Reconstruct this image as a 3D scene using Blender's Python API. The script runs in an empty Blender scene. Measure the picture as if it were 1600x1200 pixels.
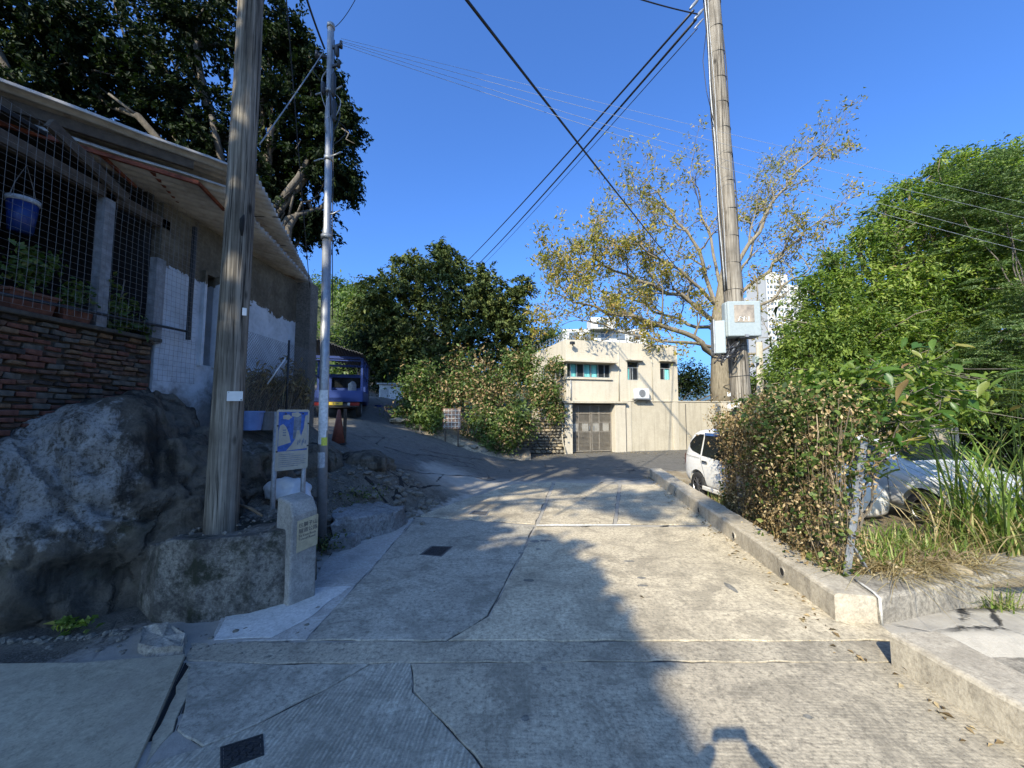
import bpy, bmesh, math, random
import numpy as np
from mathutils import Vector, Matrix, noise as mnoise

# ------------------------------------------------------------------ camera, sky, sun, exposure
SC = bpy.context.scene
COL = SC.collection
R = math.radians
FPX, CX, CY, CAMH, PITCH = 601.0, 800.0, 600.0, 2.0, R(4.1)
cam_d = bpy.data.cameras.new('camera'); cam = bpy.data.objects.new('camera', cam_d); COL.objects.link(cam)
cam.location = (0, 0, CAMH); cam.rotation_euler = (R(90) + PITCH, 0, 0)
cam_d.sensor_width = 36.0; cam_d.lens = FPX / 1600 * 36.0; cam_d.clip_start = 0.05; cam_d.clip_end = 3000
SC.camera = cam
SUN_AZ, SUN_EL = 27.7, 34.3            # light travels towards azimuth 27.7 deg right of the view, 34.3 deg down
LX, LY = math.sin(R(SUN_AZ)), math.cos(R(SUN_AZ))
world = bpy.data.worlds.new('World'); SC.world = world; world.use_nodes = True
wn = world.node_tree.nodes; wl = world.node_tree.links
sky = wn.new('ShaderNodeTexSky'); sky.sky_type = 'NISHITA'; sky.sun_disc = False
sky.sun_elevation = R(SUN_EL); sky.sun_rotation = R(180 + SUN_AZ)
sky.altitude = 50; sky.air_density = 1.0; sky.dust_density = 3.6; sky.ozone_density = 6.0
hs = wn.new('ShaderNodeMix'); hs.data_type = 'RGBA'; hs.blend_type = 'MULTIPLY'; hs.inputs['Factor'].default_value = 1.0
wl.new(sky.outputs[0], hs.inputs[6]); hs.inputs[7].default_value = (.50, .77, 1.12, 1)          # clear deep-blue winter sky
wl.new(hs.outputs[2], wn['Background'].inputs['Color'])
wn['Background'].inputs['Strength'].default_value = 0.15
sun_d = bpy.data.lights.new('sun', 'SUN'); sun = bpy.data.objects.new('sun', sun_d); COL.objects.link(sun)
sun_d.energy = 4.8; sun_d.angle = R(0.53); sun_d.color = (1.0, 0.91, 0.72)
sun.rotation_euler = Vector((LX * math.cos(R(SUN_EL)), LY * math.cos(R(SUN_EL)), -math.sin(R(SUN_EL)))).to_track_quat('-Z', 'Y').to_euler()
sun.location = (-20, -30, 40)
SC.view_settings.view_transform = 'Standard'; SC.view_settings.look = 'None'
SC.view_settings.exposure = 1.02; SC.view_settings.gamma = 1.0; SC.view_settings.use_curve_mapping = False
SC.render.engine = 'CYCLES'
SC.cycles.use_denoising = True
SC.cycles.max_bounces = 6; SC.cycles.transparent_max_bounces = 8
SC.cycles.diffuse_bounces = 3; SC.cycles.glossy_bounces = 3; SC.cycles.transmission_bounces = 4

rng = np.random.default_rng(7)
random.seed(7)

# ------------------------------------------------------------------ helpers
def at(px, py, Y):
    """world point seen at a pixel of the 1600x1200 photograph, at forward distance Y"""
    u = (px - CX) / FPX; v = (CY - py) / FPX
    dy = math.cos(PITCH) - v * math.sin(PITCH); dz = math.sin(PITCH) + v * math.cos(PITCH)
    t = Y / dy
    return Vector((u * t, Y, CAMH + dz * t))
def gnd(px, py, z=0.0):
    u = (px - CX) / FPX; v = (CY - py) / FPX
    dy = math.cos(PITCH) - v * math.sin(PITCH); dz = math.sin(PITCH) + v * math.cos(PITCH)
    t = (z - CAMH) / dz
    return Vector((u * t, dy * t, z))
def tag(o, label=None, cat=None, group=None, kind=None):
    if label: o['label'] = label
    if cat: o['category'] = cat
    if group: o['group'] = group
    if kind: o['kind'] = kind
    return o
def thing(name, label, cat, loc=(0, 0, 0), rotz=0.0, group=None):
    o = bpy.data.objects.new(name, None); COL.objects.link(o)
    o.location = loc; o.rotation_euler = (0, 0, rotz); o.empty_display_size = 0.2
    return tag(o, label, cat, group)
def link(name, me, mat, parent=None, world_coords=True):
    o = bpy.data.objects.new(name, me); COL.objects.link(o)
    if mat is not None:
        if me.materials: me.materials[0] = mat
        else: me.materials.append(mat)
    if parent is not None:
        o.parent = parent
        if world_coords:
            p = parent; M_ = Matrix.Identity(4)
            while p is not None:
                M_ = Matrix.Translation(p.location) @ p.rotation_euler.to_matrix().to_4x4() @ M_
                p = p.parent
            o.matrix_parent_inverse = M_.inverted() if parent.parent is None else Matrix.Identity(4)
    return o
class MB:
    def __init__(s): s.v = []; s.f = []
    def add(s, vs, fs):
        b = len(s.v); s.v.extend([tuple(p) for p in vs]); s.f.extend([tuple(i + b for i in f) for f in fs]); return s
    def box(s, c, sz, rz=0.0, mat=None):
        hx, hy, hz = sz[0] / 2, sz[1] / 2, sz[2] / 2
        pts = [Vector((x, y, z)) for x in (-hx, hx) for y in (-hy, hy) for z in (-hz, hz)]
        m = mat if mat is not None else Matrix.Rotation(rz, 3, 'Z')
        pts = [m @ p + Vector(c) for p in pts]
        return s.add(pts, [(0, 1, 3, 2), (4, 6, 7, 5), (0, 4, 5, 1), (2, 3, 7, 6), (0, 2, 6, 4), (1, 5, 7, 3)])
    def bar(s, a, b, w, h, up=(0, 0, 1)):
        a, b = Vector(a), Vector(b); d = (b - a); L = d.length; d.normalize()
        u = Vector(up)
        if abs(d.dot(u)) > .98: u = Vector((1, 0, 0))
        x = d.cross(u).normalized(); y = x.cross(d)
        m = Matrix((x, d, y)).transposed()
        return s.box((a + b) / 2, (w, L, h), mat=m)
    def tube(s, pts, rad, n=8, caps=True):
        pts = [Vector(p) for p in pts]
        if not hasattr(rad, '__len__'): rad = [rad] * len(pts)
        b = len(s.v); prev = None
        for i, p in enumerate(pts):
            d = (pts[min(i + 1, len(pts) - 1)] - pts[max(i - 1, 0)])
            if d.length < 1e-9: d = Vector((0, 0, 1))
            d.normalize()
            if prev is None:
                u = Vector((0, 0, 1)) if abs(d.z) < .9 else Vector((1, 0, 0))
            else: u = prev
            x = (u - d * u.dot(d)).normalized(); y = d.cross(x); prev = x
            for k in range(n):
                a = 2 * math.pi * k / n
                s.v.append(tuple(p + (x * math.cos(a) + y * math.sin(a)) * rad[i]))
        for i in range(len(pts) - 1):
            for k in range(n):
                a = b + i * n + k; c = b + i * n + (k + 1) % n
                s.f.append((a, c, c + n, a + n))
        if caps:
            s.f.append(tuple(b + k for k in reversed(range(n))))
            s.f.append(tuple(b + (len(pts) - 1) * n + k for k in range(n)))
        return s
    def prism(s, poly, z0, z1):
        n = len(poly)
        ar = sum(poly[i][0] * poly[(i + 1) % n][1] - poly[(i + 1) % n][0] * poly[i][1] for i in range(n))
        if ar < 0: poly = poly[::-1]
        vs = [(p[0], p[1], z0) for p in poly] + [(p[0], p[1], z1) for p in poly]
        fs = [tuple(reversed(range(n))), tuple(range(n, 2 * n))] + [(i, (i + 1) % n, n + (i + 1) % n, n + i) for i in range(n)]
        return s.add(vs, fs)
    def mesh(s, name, smooth=False):
        me = bpy.data.meshes.new(name); me.from_pydata(s.v, [], s.f); me.validate(); me.update()
        if smooth: me.polygons.foreach_set('use_smooth', [True] * len(me.polygons))
        return me
    def build(s, name, mat, parent=None, smooth=False, bevel=0, world_coords=True, seg=2):
        o = link(name, s.mesh(name, smooth), mat, parent, world_coords)
        if bevel:
            m = o.modifiers.new('bevel', 'BEVEL'); m.width = bevel; m.segments = seg; m.limit_method = 'ANGLE'; m.angle_limit = R(40)
        return o
def copy_tree(o, parent=None):
    c = o.copy(); COL.objects.link(c); c.parent = parent
    for ch in list(o.children): copy_tree(ch, c)
    return c
def fbm(p, sc=1.0, oct=4, seed=0.0):
    return mnoise.fractal(Vector(p) * sc + Vector((seed, seed * 1.7, -seed)), 1.0, 2.0, oct, noise_basis='PERLIN_ORIGINAL')

# ------------------------------------------------------------------ materials
class NT:
    def __init__(s, name):
        s.m = bpy.data.materials.new(name); s.m.use_nodes = True; s.t = s.m.node_tree; s.N = s.t.nodes; s.L = s.t.links
        s.bsdf = s.N['Principled BSDF']; s.out = s.N['Material Output']; s._p = None
    def n(s, typ, **kw):
        nd = s.N.new(typ)
        for k, v in kw.items(): setattr(nd, k, v)
        return nd
    def put(s, sock, v):
        if isinstance(v, bpy.types.NodeSocket): s.L.new(v, sock)
        else: sock.default_value = (*v, 1) if isinstance(v, (tuple, list)) and len(v) == 3 and sock.type == 'RGBA' else v
    def pos(s):
        if s._p is None: s._p = s.n('ShaderNodeNewGeometry').outputs['Position']
        return s._p
    def obj(s): return s.n('ShaderNodeTexCoord').outputs['Object']
    def map(s, vec, scale=(1, 1, 1), rot=(0, 0, 0), loc=(0, 0, 0)):
        m = s.n('ShaderNodeMapping'); s.L.new(vec, m.inputs['Vector'])
        m.inputs['Scale'].default_value = scale; m.inputs['Rotation'].default_value = rot; m.inputs['Location'].default_value = loc
        return m.outputs[0]
    def noise(s, vec, scale=5, detail=4, rough=.55, dist=0.0):
        t = s.n('ShaderNodeTexNoise'); s.L.new(vec, t.inputs['Vector'])
        t.inputs['Scale'].default_value = scale; t.inputs['Detail'].default_value = detail
        t.inputs['Roughness'].default_value = rough; t.inputs['Distortion'].default_value = dist
        return t.outputs['Fac']
    def voro(s, vec, scale=5, feature='F1', out='Distance', rnd=1.0):
        t = s.n('ShaderNodeTexVoronoi', feature=feature); s.L.new(vec, t.inputs['Vector'])
        t.inputs['Scale'].default_value = scale; t.inputs['Randomness'].default_value = rnd
        return t.outputs[out]
    def ramp(s, fac, stops, interp='LINEAR'):
        r = s.n('ShaderNodeValToRGB'); s.L.new(fac, r.inputs['Fac']); cr = r.color_ramp; cr.interpolation = interp
        while len(cr.elements) < len(stops): cr.elements.new(0.5)
        for e, (p, c) in zip(cr.elements, stops):
            e.position = p; e.color = (c, c, c, 1) if not isinstance(c, (tuple, list)) else (*c, 1)
        return r.outputs['Color']
    def mix(s, fac, a, b, blend='MIX'):
        m = s.n('ShaderNodeMix', data_type='RGBA', blend_type=blend)
        s.put(m.inputs['Factor'], fac); s.put(m.inputs['A'] if False else m.inputs[6], a); s.put(m.inputs[7], b)
        return m.outputs[2]
    def math(s, op, a, b=None, c=None):
        m = s.n('ShaderNodeMath', operation=op); s.put(m.inputs[0], a)
        if b is not None: s.put(m.inputs[1], b)
        if c is not None: s.put(m.inputs[2], c)
        return m.outputs[0]
    def sep(s, vec):
        x = s.n('ShaderNodeSeparateXYZ'); s.L.new(vec, x.inputs[0]); return x.outputs
    def attr(s, name): return s.n('ShaderNodeAttribute', attribute_name=name).outputs['Fac']
    def bump(s, h, strength=.3, dist=.02, normal=None):
        b = s.n('ShaderNodeBump'); s.L.new(h, b.inputs['Height']); b.inputs['Strength'].default_value = strength; b.inputs['Distance'].default_value = dist
        if normal is not None: s.L.new(normal, b.inputs['Normal'])
        return b.outputs[0]
    def done(s, col=None, rough=None, metal=None, normal=None, spec=None):
        I = s.bsdf.inputs
        if col is not None: s.put(I['Base Color'], col)
        if rough is not None: s.put(I['Roughness'], rough)
        if metal is not None: s.put(I['Metallic'], metal)
        if normal is not None: s.L.new(normal, I['Normal'])
        if spec is not None: I['Specular IOR Level'].default_value = spec
        return s.m

def flat(name, col, rough=.6, metal=0.0, var=.12, scale=9, bump=.0, spec=.4):
    t = NT(name); p = t.obj()
    n = t.noise(p, scale, 5, .6)
    dark = tuple(c * (1 - var * 1.8) for c in col); light = tuple(min(1, c * (1 + var)) for c in col)
    c = t.ramp(n, [(.25, dark), (.75, light)])
    nm = t.bump(t.noise(p, scale * 6, 4, .6), bump, .01) if bump else None
    return t.done(c, rough, metal, nm, spec)

def concrete(name, c1, c2, rib=None, speck=.5, stain=.5, scale=1.0, bumpk=.35, warm=None, moss=0.0, ribk=.5, streak=0.0, gain=0, grit=1.0):
    """c1 dark, c2 light; rib = (angle, frequency) for brushed lines"""
    t = NT(name); p = t.pos()
    if gain: c1 = (c1[0] * gain * 1.14, c1[1] * gain * 1.05, c1[2] * gain * .86); c2 = (c2[0] * gain * 1.14, c2[1] * gain * 1.05, c2[2] * gain * .86)
    big = t.noise(p, .7 * scale, 6, .62, .3); med = t.noise(p, 4.5 * scale, 6, .65); fine = t.noise(p, 60 * scale, 4, .7)
    f = t.math('ADD', t.math('MULTIPLY', big, .55), t.math('MULTIPLY', med, .45))
    col = t.ramp(f, [(.3, c1), (.5, tuple((a + b) / 2 for a, b in zip(c1, c2))), (.68, c2)])
    col = t.mix(t.ramp(fine, [(.35, .0), (.75, .55)]), col, tuple(x * 1.35 for x in c2))
    gr = t.noise(p, 24 * scale, 5, .78)
    col = t.mix(t.ramp(gr, [(.36, .75 * grit), (.5, 0.0)]), col, tuple(x * .5 for x in c1))
    col = t.mix(t.ramp(gr, [(.52, 0.0), (.68, .6 * grit)]), col, tuple(min(.85, x * 1.45) for x in c2))
    blo = t.noise(p, 1.9 * scale, 8, .72, 1.2)
    col = t.mix(t.ramp(blo, [(.40, .5 * grit), (.5, 0.0)]), col, tuple(x * .62 for x in c1))
    sp = t.voro(p, 34 * scale, 'F1')
    col = t.mix(t.math('MULTIPLY', t.ramp(sp, [(.05, 1.0), (.16, 0.0)]), speck * .6), col, tuple(x * .35 for x in c1))
    st = t.noise(p, 1.6 * scale, 7, .7, .8)
    col = t.mix(t.math('MULTIPLY', t.ramp(st, [(.52, 0.0), (.66, 1.0)]), stain), col, tuple(x * .55 for x in c1))
    hg = t.noise(p, .33 * scale, 5, .6, 1.5)
    col = t.mix(t.ramp(hg, [(.36, .42 * grit), (.48, 0.0)]), col, tuple(x * .6 for x in c1)); col = t.mix(t.ramp(hg, [(.55, 0.0), (.68, .35 * grit)]), col, tuple(min(.8, x * 1.25) for x in c2))
    sm = t.noise(t.map(p, (.9, 5.0, 1)), 1.3, 6, .7, .6)
    col = t.mix(t.ramp(sm, [(.55, 0.0), (.70, .45 * grit)]), col, tuple(x * .7 for x in c1))
    if warm:
        col = t.mix(t.math('MULTIPLY', t.ramp(t.noise(p, 2.3 * scale, 5, .6), [(.5, 0.0), (.7, 1.0)]), .5), col, warm)
    if streak:
        sv = t.map(p, (7, 7, .35))
        col = t.mix(t.math('MULTIPLY', t.ramp(t.noise(sv, 1.0, 5, .6), [(.5, 0.0), (.72, 1.0)]), streak), col, tuple(x * .45 for x in c1))
    if moss:
        col = t.mix(t.math('MULTIPLY', t.ramp(t.noise(p, 3.1, 6, .7), [(.5, 0.0), (.62, 1.0)]), moss), col, (.02, .022, .012))
    h = t.math('ADD', t.math('MULTIPLY', fine, .5), t.math('MULTIPLY', med, .9))
    nm = t.bump(h, bumpk, .012)
    if rib:
        v = t.map(p, (1, 1, 1), (0, 0, R(rib[0])))
        w = t.n('ShaderNodeTexWave', wave_type='BANDS', bands_direction='X'); t.L.new(v, w.inputs[0])
        w.inputs['Scale'].default_value = rib[1]; w.inputs['Distortion'].default_value = 2.2; w.inputs['Detail'].default_value = 3; w.inputs['Detail Scale'].default_value = 1.6
        streaks = t.noise(t.map(p, (48, 1.2, 1), (0, 0, R(rib[0]))), 1.0, 3, .6)
        wk = t.math('MULTIPLY', w.outputs['Fac'], t.ramp(t.noise(p, 3, 4, .6), [(.35, .15), (.6, 1.0)]))
        nm = t.bump(t.math('ADD', wk, streaks), ribk, .006, nm)
        if ribk > .5: col = t.mix(t.math('MULTIPLY', wk, .6), col, tuple(x * .55 for x in c1))
        col = t.mix(t.math('MULTIPLY', t.ramp(streaks, [(.4, 1.0), (.55, 0.0)]), min(.35, ribk * .7)), col, tuple(x * .6 for x in c1))
    return t.done(col, .88, 0, nm, .25)

def leafmat(name, stops, trans=.35, rough=.5, spec=.35):
    t = NT(name)
    col = t.ramp(t.attr('rnd'), stops)
    t.done(col, rough, 0, None, spec)
    tr = t.n('ShaderNodeBsdfTranslucent'); t.L.new(t.mix(1.0, col, (1.1, 1.25, .55), 'MULTIPLY'), tr.inputs['Color'])
    mx = t.n('ShaderNodeMixShader'); mx.inputs[0].default_value = trans
    t.L.new(t.bsdf.outputs[0], mx.inputs[1]); t.L.new(tr.outputs[0], mx.inputs[2]); t.L.new(mx.outputs[0], t.out.inputs['Surface'])
    return t.m

def barkmat(name, c1, c2, stretch=6, bump=.6):
    t = NT(name); p = t.obj()
    v = t.map(p, (stretch, stretch, 1))
    n = t.noise(v, 2.2, 7, .7, .5)
    col = t.ramp(n, [(.3, c1), (.7, c2)])
    return t.done(col, .9, 0, t.bump(n, bump, .03), .2)

def polemat(name, dark, mid, light):
    t = NT(name); p = t.obj()
    v = t.map(p, (26, 26, .8)); v2 = t.map(p, (60, 60, 1.2))
    n = t.noise(v, 1.0, 6, .65, .4); n2 = t.noise(v2, 1.0, 4, .6); big = t.noise(p, 1.6, 4, .6)
    col = t.ramp(n, [(.28, dark), (.45, mid), (.7, light)])
    col = t.mix(t.ramp(n2, [(.36, .9), (.46, 0.0)]), col, tuple(c * .25 for c in dark))
    col = t.mix(t.math('MULTIPLY', t.ramp(big, [(.45, 0.0), (.7, 1.0)]), .55), col, tuple(c * .8 for c in dark))
    kn = t.voro(t.map(p, (2.5, 2.5, 1.1)), 1.3)
    col = t.mix(t.ramp(kn, [(.06, .9), (.12, 0.0)]), col, tuple(c * .3 for c in dark))
    h = t.math('ADD', n, n2)
    return t.done(col, .85, 0, t.bump(h, .7, .012), .2)

MAT = {}
MAT['pole_left'] = polemat('weathered pole timber', (.045, .039, .031), (.13, .114, .09), (.30, .27, .22))
MAT['pole_right'] = polemat('pale pole timber', (.06, .05, .04), (.17, .148, .118), (.33, .295, .245))
MAT['road'] = concrete('worn road concrete', (.13, .125, .115), (.25, .235, .21), speck=.6, stain=.55, gain=1.5)
MAT['slab_main'] = concrete('aged slab concrete', (.15, .142, .128), (.29, .27, .235), rib=(90, 13), speck=.7, stain=.4, ribk=.10, gain=1.55)
MAT['slab_ribbed'] = concrete('brushed slab concrete', (.15, .15, .145), (.26, .258, .25), rib=(6, 11), speck=.4, stain=.35, ribk=.9, gain=1.5)
MAT['slab_dark'] = concrete('dark brushed slab concrete', (.12, .116, .11), (.225, .212, .19), rib=(92, 12), speck=.8, stain=.5, ribk=.16, gain=1.55)
MAT['slab_patch'] = concrete('smooth patch cement', (.13, .13, .128), (.215, .214, .21), speck=.5, stain=.6, gain=1.5)
MAT['slab_light'] = concrete('light patch cement', (.26, .245, .215), (.40, .38, .34), speck=.3, stain=.25, grit=.6)
MAT['slab_white'] = concrete('new white cement', (.36, .35, .32), (.54, .525, .485), speck=.2, stain=.12, bumpk=.5, grit=.5)
MAT['slab_left'] = concrete('yellowish slab concrete', (.18, .172, .15), (.28, .268, .235), speck=.6, stain=.3, warm=(.26, .225, .17), gain=1.15, grit=.6)
MAT['gutter'] = concrete('rough gutter cement', (.13, .135, .14), (.27, .28, .29), speck=.6, stain=.4, bumpk=.9, gain=1.2)
MAT['kerb'] = concrete('kerb concrete', (.27, .235, .18), (.44, .39, .305), speck=.6, stain=.3, bumpk=.6, streak=.3, grit=.6)
MAT['kerb_wall'] = concrete('low wall concrete', (.16, .145, .12), (.36, .325, .265), speck=.5, stain=.45, bumpk=.6, streak=.5)
MAT['plinth'] = concrete('stained plinth concrete', (.045, .042, .036), (.22, .20, .165), speck=.5, stain=.9, bumpk=1.2, moss=.95, streak=.5)
MAT['marker'] = concrete('marker stone', (.19, .18, .16), (.31, .295, .265), speck=.5, stain=.45, bumpk=.7, scale=1.5, grit=.6)
MAT['cream'] = concrete('cream painted render', (.36, .32, .25), (.44, .395, .315), speck=.05, stain=.10, bumpk=.15, scale=.6, streak=.28, grit=.10)
MAT['cream_wall'] = concrete('cream wall render', (.30, .265, .20), (.41, .365, .285), speck=.05, stain=.15, bumpk=.2, scale=.6, streak=.40, grit=.14)
MAT['iron'] = flat('cast iron', (.035, .036, .038), .6, .4, .3, 40, .6)
MAT['iron_frame'] = flat('iron frame', (.10, .10, .10), .7, .2, .3, 30, .4)
MAT['white_line'] = flat('white road paint', (.62, .61, .57), .8, 0, .25, 30)
MAT['black'] = flat('black rubber', (.012, .012, .013), .6)
MAT['hole'] = flat('shade and crack black', (.01, .01, .01), .95)  # near-black stands in for shade in gaps and pipes; also cracks, knot scar
MAT['galv'] = flat('galvanised steel', (.30, .31, .32), .5, .6, .15, 12, .05)
MAT['steel_dull'] = flat('dull grey steel', (.30, .31, .32), .55, .6, .2, 20, .1)
MAT['rust'] = flat('rusty red steel', (.20, .055, .028), .8, .1, .45, 14, .3)
MAT['dark_metal'] = flat('dark metal', (.04, .042, .045), .5, .5)
MAT['white_plate'] = flat('white enamel plate', (.52, .54, .55), .5, 0, .08)
MAT['cable'] = flat('black cable', (.012, .012, .014), .5)
MAT['cable_pale'] = flat('pale cable', (.30, .32, .36), .4)
MAT['grey_box'] = flat('grey meter box', (.27, .31, .32), .5, 0, .08, 30)
MAT['glass_dark'] = flat('dark glass', (.012, .014, .016), .06, 0, .05, 3, 0, .6)
MAT['sack'] = flat('white sack', (.5, .52, .54), .5, 0, .08, 6, .5)

# ------------------------------------------------------------------ terrain
def smooth(t): t = max(0.0, min(1.0, t)); return t * t * (3 - 2 * t)
_ctrl = []
for (px, py, Y) in [(580, 722, 8.0), (620, 762, 7.2), (590, 776, 7.0), (560, 742, 7.2), (530, 697, 9.8), (560, 655, 14), (500, 655, 13.5), (620, 662, 15.2), (700, 690, 15.2), (760, 709, 15.4),
                    (650, 735, 9.6), (700, 730, 11.5), (650, 700, 12.3), (560, 690, 11.2), (720, 712, 13.6), (600, 680, 12.8), (470, 700, 8.2), (430, 700, 7.0), (440, 760, 5.9), (480, 770, 6.3)]:
    _ctrl.append(tuple(at(px, py, Y)))
_ctrl += [(-4.3, 6.4, 1.55), (-4.6, 8.4, 1.7), (-7, 8, 2.0), (-9, 12, 2.3), (-6.5, 17, 2.3), (-4, 20, 2.2), (-1.5, 19.5, .9), (.8, 19, 0), (-3.5, 5.0, .75), (-9, 5, 1.6), (-12, 20, 3), (-8, 26, 4), (0, 26, .5), (-3.2, 5.6, .6)]
_ctrl += [(x, y, 0) for x in (1, 3.5) for y in (4, 8, 12, 16, 20)] + [(-1.5, 7.5, .05), (-.6, 10, .08), (0, 13, .05), (-2.4, 6.2, .15), (-2.0, 4, 0)]
_C = np.array(_ctrl); _n = len(_C)
_A = np.ones((_n + 1, _n + 1)); _A[:_n, :_n] = np.sqrt(((_C[:, None, :2] - _C[None, :, :2]) ** 2).sum(-1) + .04); _A[_n, _n] = 0
_w = np.linalg.solve(_A, np.append(_C[:, 2], 0))
_XB = [(-20, -40), (4.0, -40), (4.45, -3.6), (5.0, -3.0), (5.9, -2.72), (6.6, -2.25), (7.5, -1.7), (9, -.8), (11, -.15), (16, .5), (18, 1.6), (21, 3), (60, 20)]
def terrain(X, Y):
    xb = np.interp(Y, [a for a, b in _XB], [b for a, b in _XB])
    m = (xb - X) / (.35 if Y < 6.6 else .9 + .25 * (Y - 6.6) if Y < 9 else 1.5)
    if m <= 0: return 0.0
    d = np.sqrt((_C[:, 0] - X) ** 2 + (_C[:, 1] - Y) ** 2 + .04)
    return float(max(0.0, (d * _w[:_n]).sum() + _w[_n])) * smooth(m)
KA, KB = Vector((3.10, 3.84)), Vector((4.23, 12.0))            # kerb line (road side)
def kerb_x(Y): return KA.x + (Y - KA.y) * (KB.x - KA.x) / (KB.y - KA.y)
def lot(X, Y):
    if Y > 13.6: return -.03
    base = .18 - .30 * smooth((Y - 5.8) / 4.2)
    return base * (1 - smooth((Y - 12.2) / 1.4)) + .03 * fbm((X, Y, 0), .9) - .03 * smooth((Y - 12.2) / 1.4)
def grid(name, xs, ys, fn, mat, rough=0.0):
    vs = [(x, y, fn(x, y)) for y in ys for x in xs]; nx = len(xs)
    fs = [(j * nx + i, j * nx + i + 1, (j + 1) * nx + i + 1, (j + 1) * nx + i) for j in range(len(ys) - 1) for i in range(nx - 1)]
    me = bpy.data.meshes.new(name); me.from_pydata(vs, [], fs); me.polygons.foreach_set('use_smooth', [True] * len(fs)); me.update()
    o = link(name, me, mat); tag(o, kind='structure'); return o
def road_z(x, y):
    z = terrain(x, y)
    r = 0.0
    if z > .03: r = .05 * fbm((x, y, 3), .9, 4) * min(1, z * 3)
    if y < 4.6 and x < -1.6:                      # rough gutter at the foot of the boulder
        r += .03 * fbm((x, y, 1), 3.0, 4) * smooth((-1.6 - x) / .6)
    if 4.2 < y < 13.4 and x > kerb_x(y) + .2: r -= .5 * smooth((x - kerb_x(y) - .2) / .25) * smooth((13.4 - y) / .6)
    if 0.4 < y < 3.6 and x > 3.3: r -= .12 * smooth((x - 3.3) / .5)
    return z + r - .014
xs = list(np.concatenate([np.arange(-14, -6, .4), np.arange(-6, 1, .1), np.arange(1, 6, .25), np.arange(6, 32, 1.0)]))
ys = list(np.concatenate([np.arange(-6, 2, .5), np.arange(2, 12, .1), np.arange(12, 20, .2), np.arange(20, 27, .5)]))

# the road surface: grey concrete in front, tarmac-dark and cracked further up and on the right branch
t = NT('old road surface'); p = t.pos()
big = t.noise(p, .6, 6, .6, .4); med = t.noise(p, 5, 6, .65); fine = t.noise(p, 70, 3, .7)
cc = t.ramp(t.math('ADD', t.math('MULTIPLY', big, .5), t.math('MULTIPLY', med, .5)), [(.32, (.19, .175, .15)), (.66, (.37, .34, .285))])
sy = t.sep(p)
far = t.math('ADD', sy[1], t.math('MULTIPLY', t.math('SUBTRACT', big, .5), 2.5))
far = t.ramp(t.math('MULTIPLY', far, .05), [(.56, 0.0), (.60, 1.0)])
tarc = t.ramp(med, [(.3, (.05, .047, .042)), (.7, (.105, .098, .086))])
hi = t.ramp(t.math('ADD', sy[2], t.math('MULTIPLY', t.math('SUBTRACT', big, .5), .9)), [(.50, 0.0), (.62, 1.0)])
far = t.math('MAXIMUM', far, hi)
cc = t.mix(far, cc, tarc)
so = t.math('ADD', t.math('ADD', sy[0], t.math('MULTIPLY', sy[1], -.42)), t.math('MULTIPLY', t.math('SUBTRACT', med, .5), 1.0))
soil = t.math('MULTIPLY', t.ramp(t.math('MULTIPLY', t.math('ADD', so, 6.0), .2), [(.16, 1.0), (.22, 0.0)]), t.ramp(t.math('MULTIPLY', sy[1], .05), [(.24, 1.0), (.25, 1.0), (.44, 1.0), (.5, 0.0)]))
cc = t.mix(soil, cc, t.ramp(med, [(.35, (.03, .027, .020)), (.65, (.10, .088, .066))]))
cc = t.mix(t.ramp(fine, [(.4, 0.0), (.8, .5)]), cc, (.34, .32, .28))
cr = t.voro(t.map(p, (1, 1, .6)), .75, 'DISTANCE_TO_EDGE')
wob = t.noise(p, 4, 4, .7)
crk = t.math('MULTIPLY', t.ramp(t.math('ADD', cr, t.math('MULTIPLY', t.math('SUBTRACT', wob, .5), .12)), [(.0, 1.0), (.018, 0.0)]), t.ramp(t.noise(p, .8, 3), [(.48, 0.0), (.56, 1.0)]))
cc = t.mix(crk, cc, (.03, .03, .03))
hh = t.math('SUBTRACT', t.math('ADD', t.math('MULTIPLY', med, .8), t.math('MULTIPLY', fine, .4)), t.math('MULTIPLY', crk, 2.0))
MAT['road_surface'] = t.done(cc, .9, 0, t.bump(hh, .5, .02), .22)
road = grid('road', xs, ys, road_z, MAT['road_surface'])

# dirt lot beyond the kerb
t = NT('dry dirt'); p = t.pos()
n1 = t.noise(p, 2.0, 6, .65); n2 = t.noise(p, 30, 5, .7)
cc = t.ramp(n1, [(.3, (.12, .095, .065)), (.5, (.22, .18, .125)), (.7, (.30, .27, .21))])
cc = t.mix(t.ramp(n2, [(.5, 0.0), (.7, .8)]), cc, (.36, .28, .15))
MAT['dirt'] = t.done(cc, .95, 0, t.bump(t.math('ADD', n1, n2), .8, .03), .1)
lx = list(np.arange(0, 26, .3)); ly = list(np.arange(3.9, 14.0, .25))
vs = []; nx = len(lx)
for y in ly:
    for x in lx: vs.append((kerb_x(y) + .25 + x, y + (.1 + x * .27 if y < 4.0 else 0), lot(kerb_x(y) + .25 + x, y)))
fs = [(j * nx + i, j * nx + i + 1, (j + 1) * nx + i + 1, (j + 1) * nx + i) for j in range(len(ly) - 1) for i in range(nx - 1)]
me = bpy.data.meshes.new('dirt_lot'); me.from_pydata(vs, [], fs); me.polygons.foreach_set('use_smooth', [True] * len(fs)); me.update()
dirt = link('dirt_lot', me, MAT['dirt']); tag(dirt, kind='structure')
MAT['earth'] = flat('earth', (.07, .075, .04), .95, 0, .4, .3)
g = MB().add([(-900, -900, -.9), (900, -900, -.9), (900, 1800, -.9), (-900, 1800, -.9)], [(0, 1, 2, 3)]).build('ground', MAT['earth']); tag(g, kind='structure')

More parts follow.
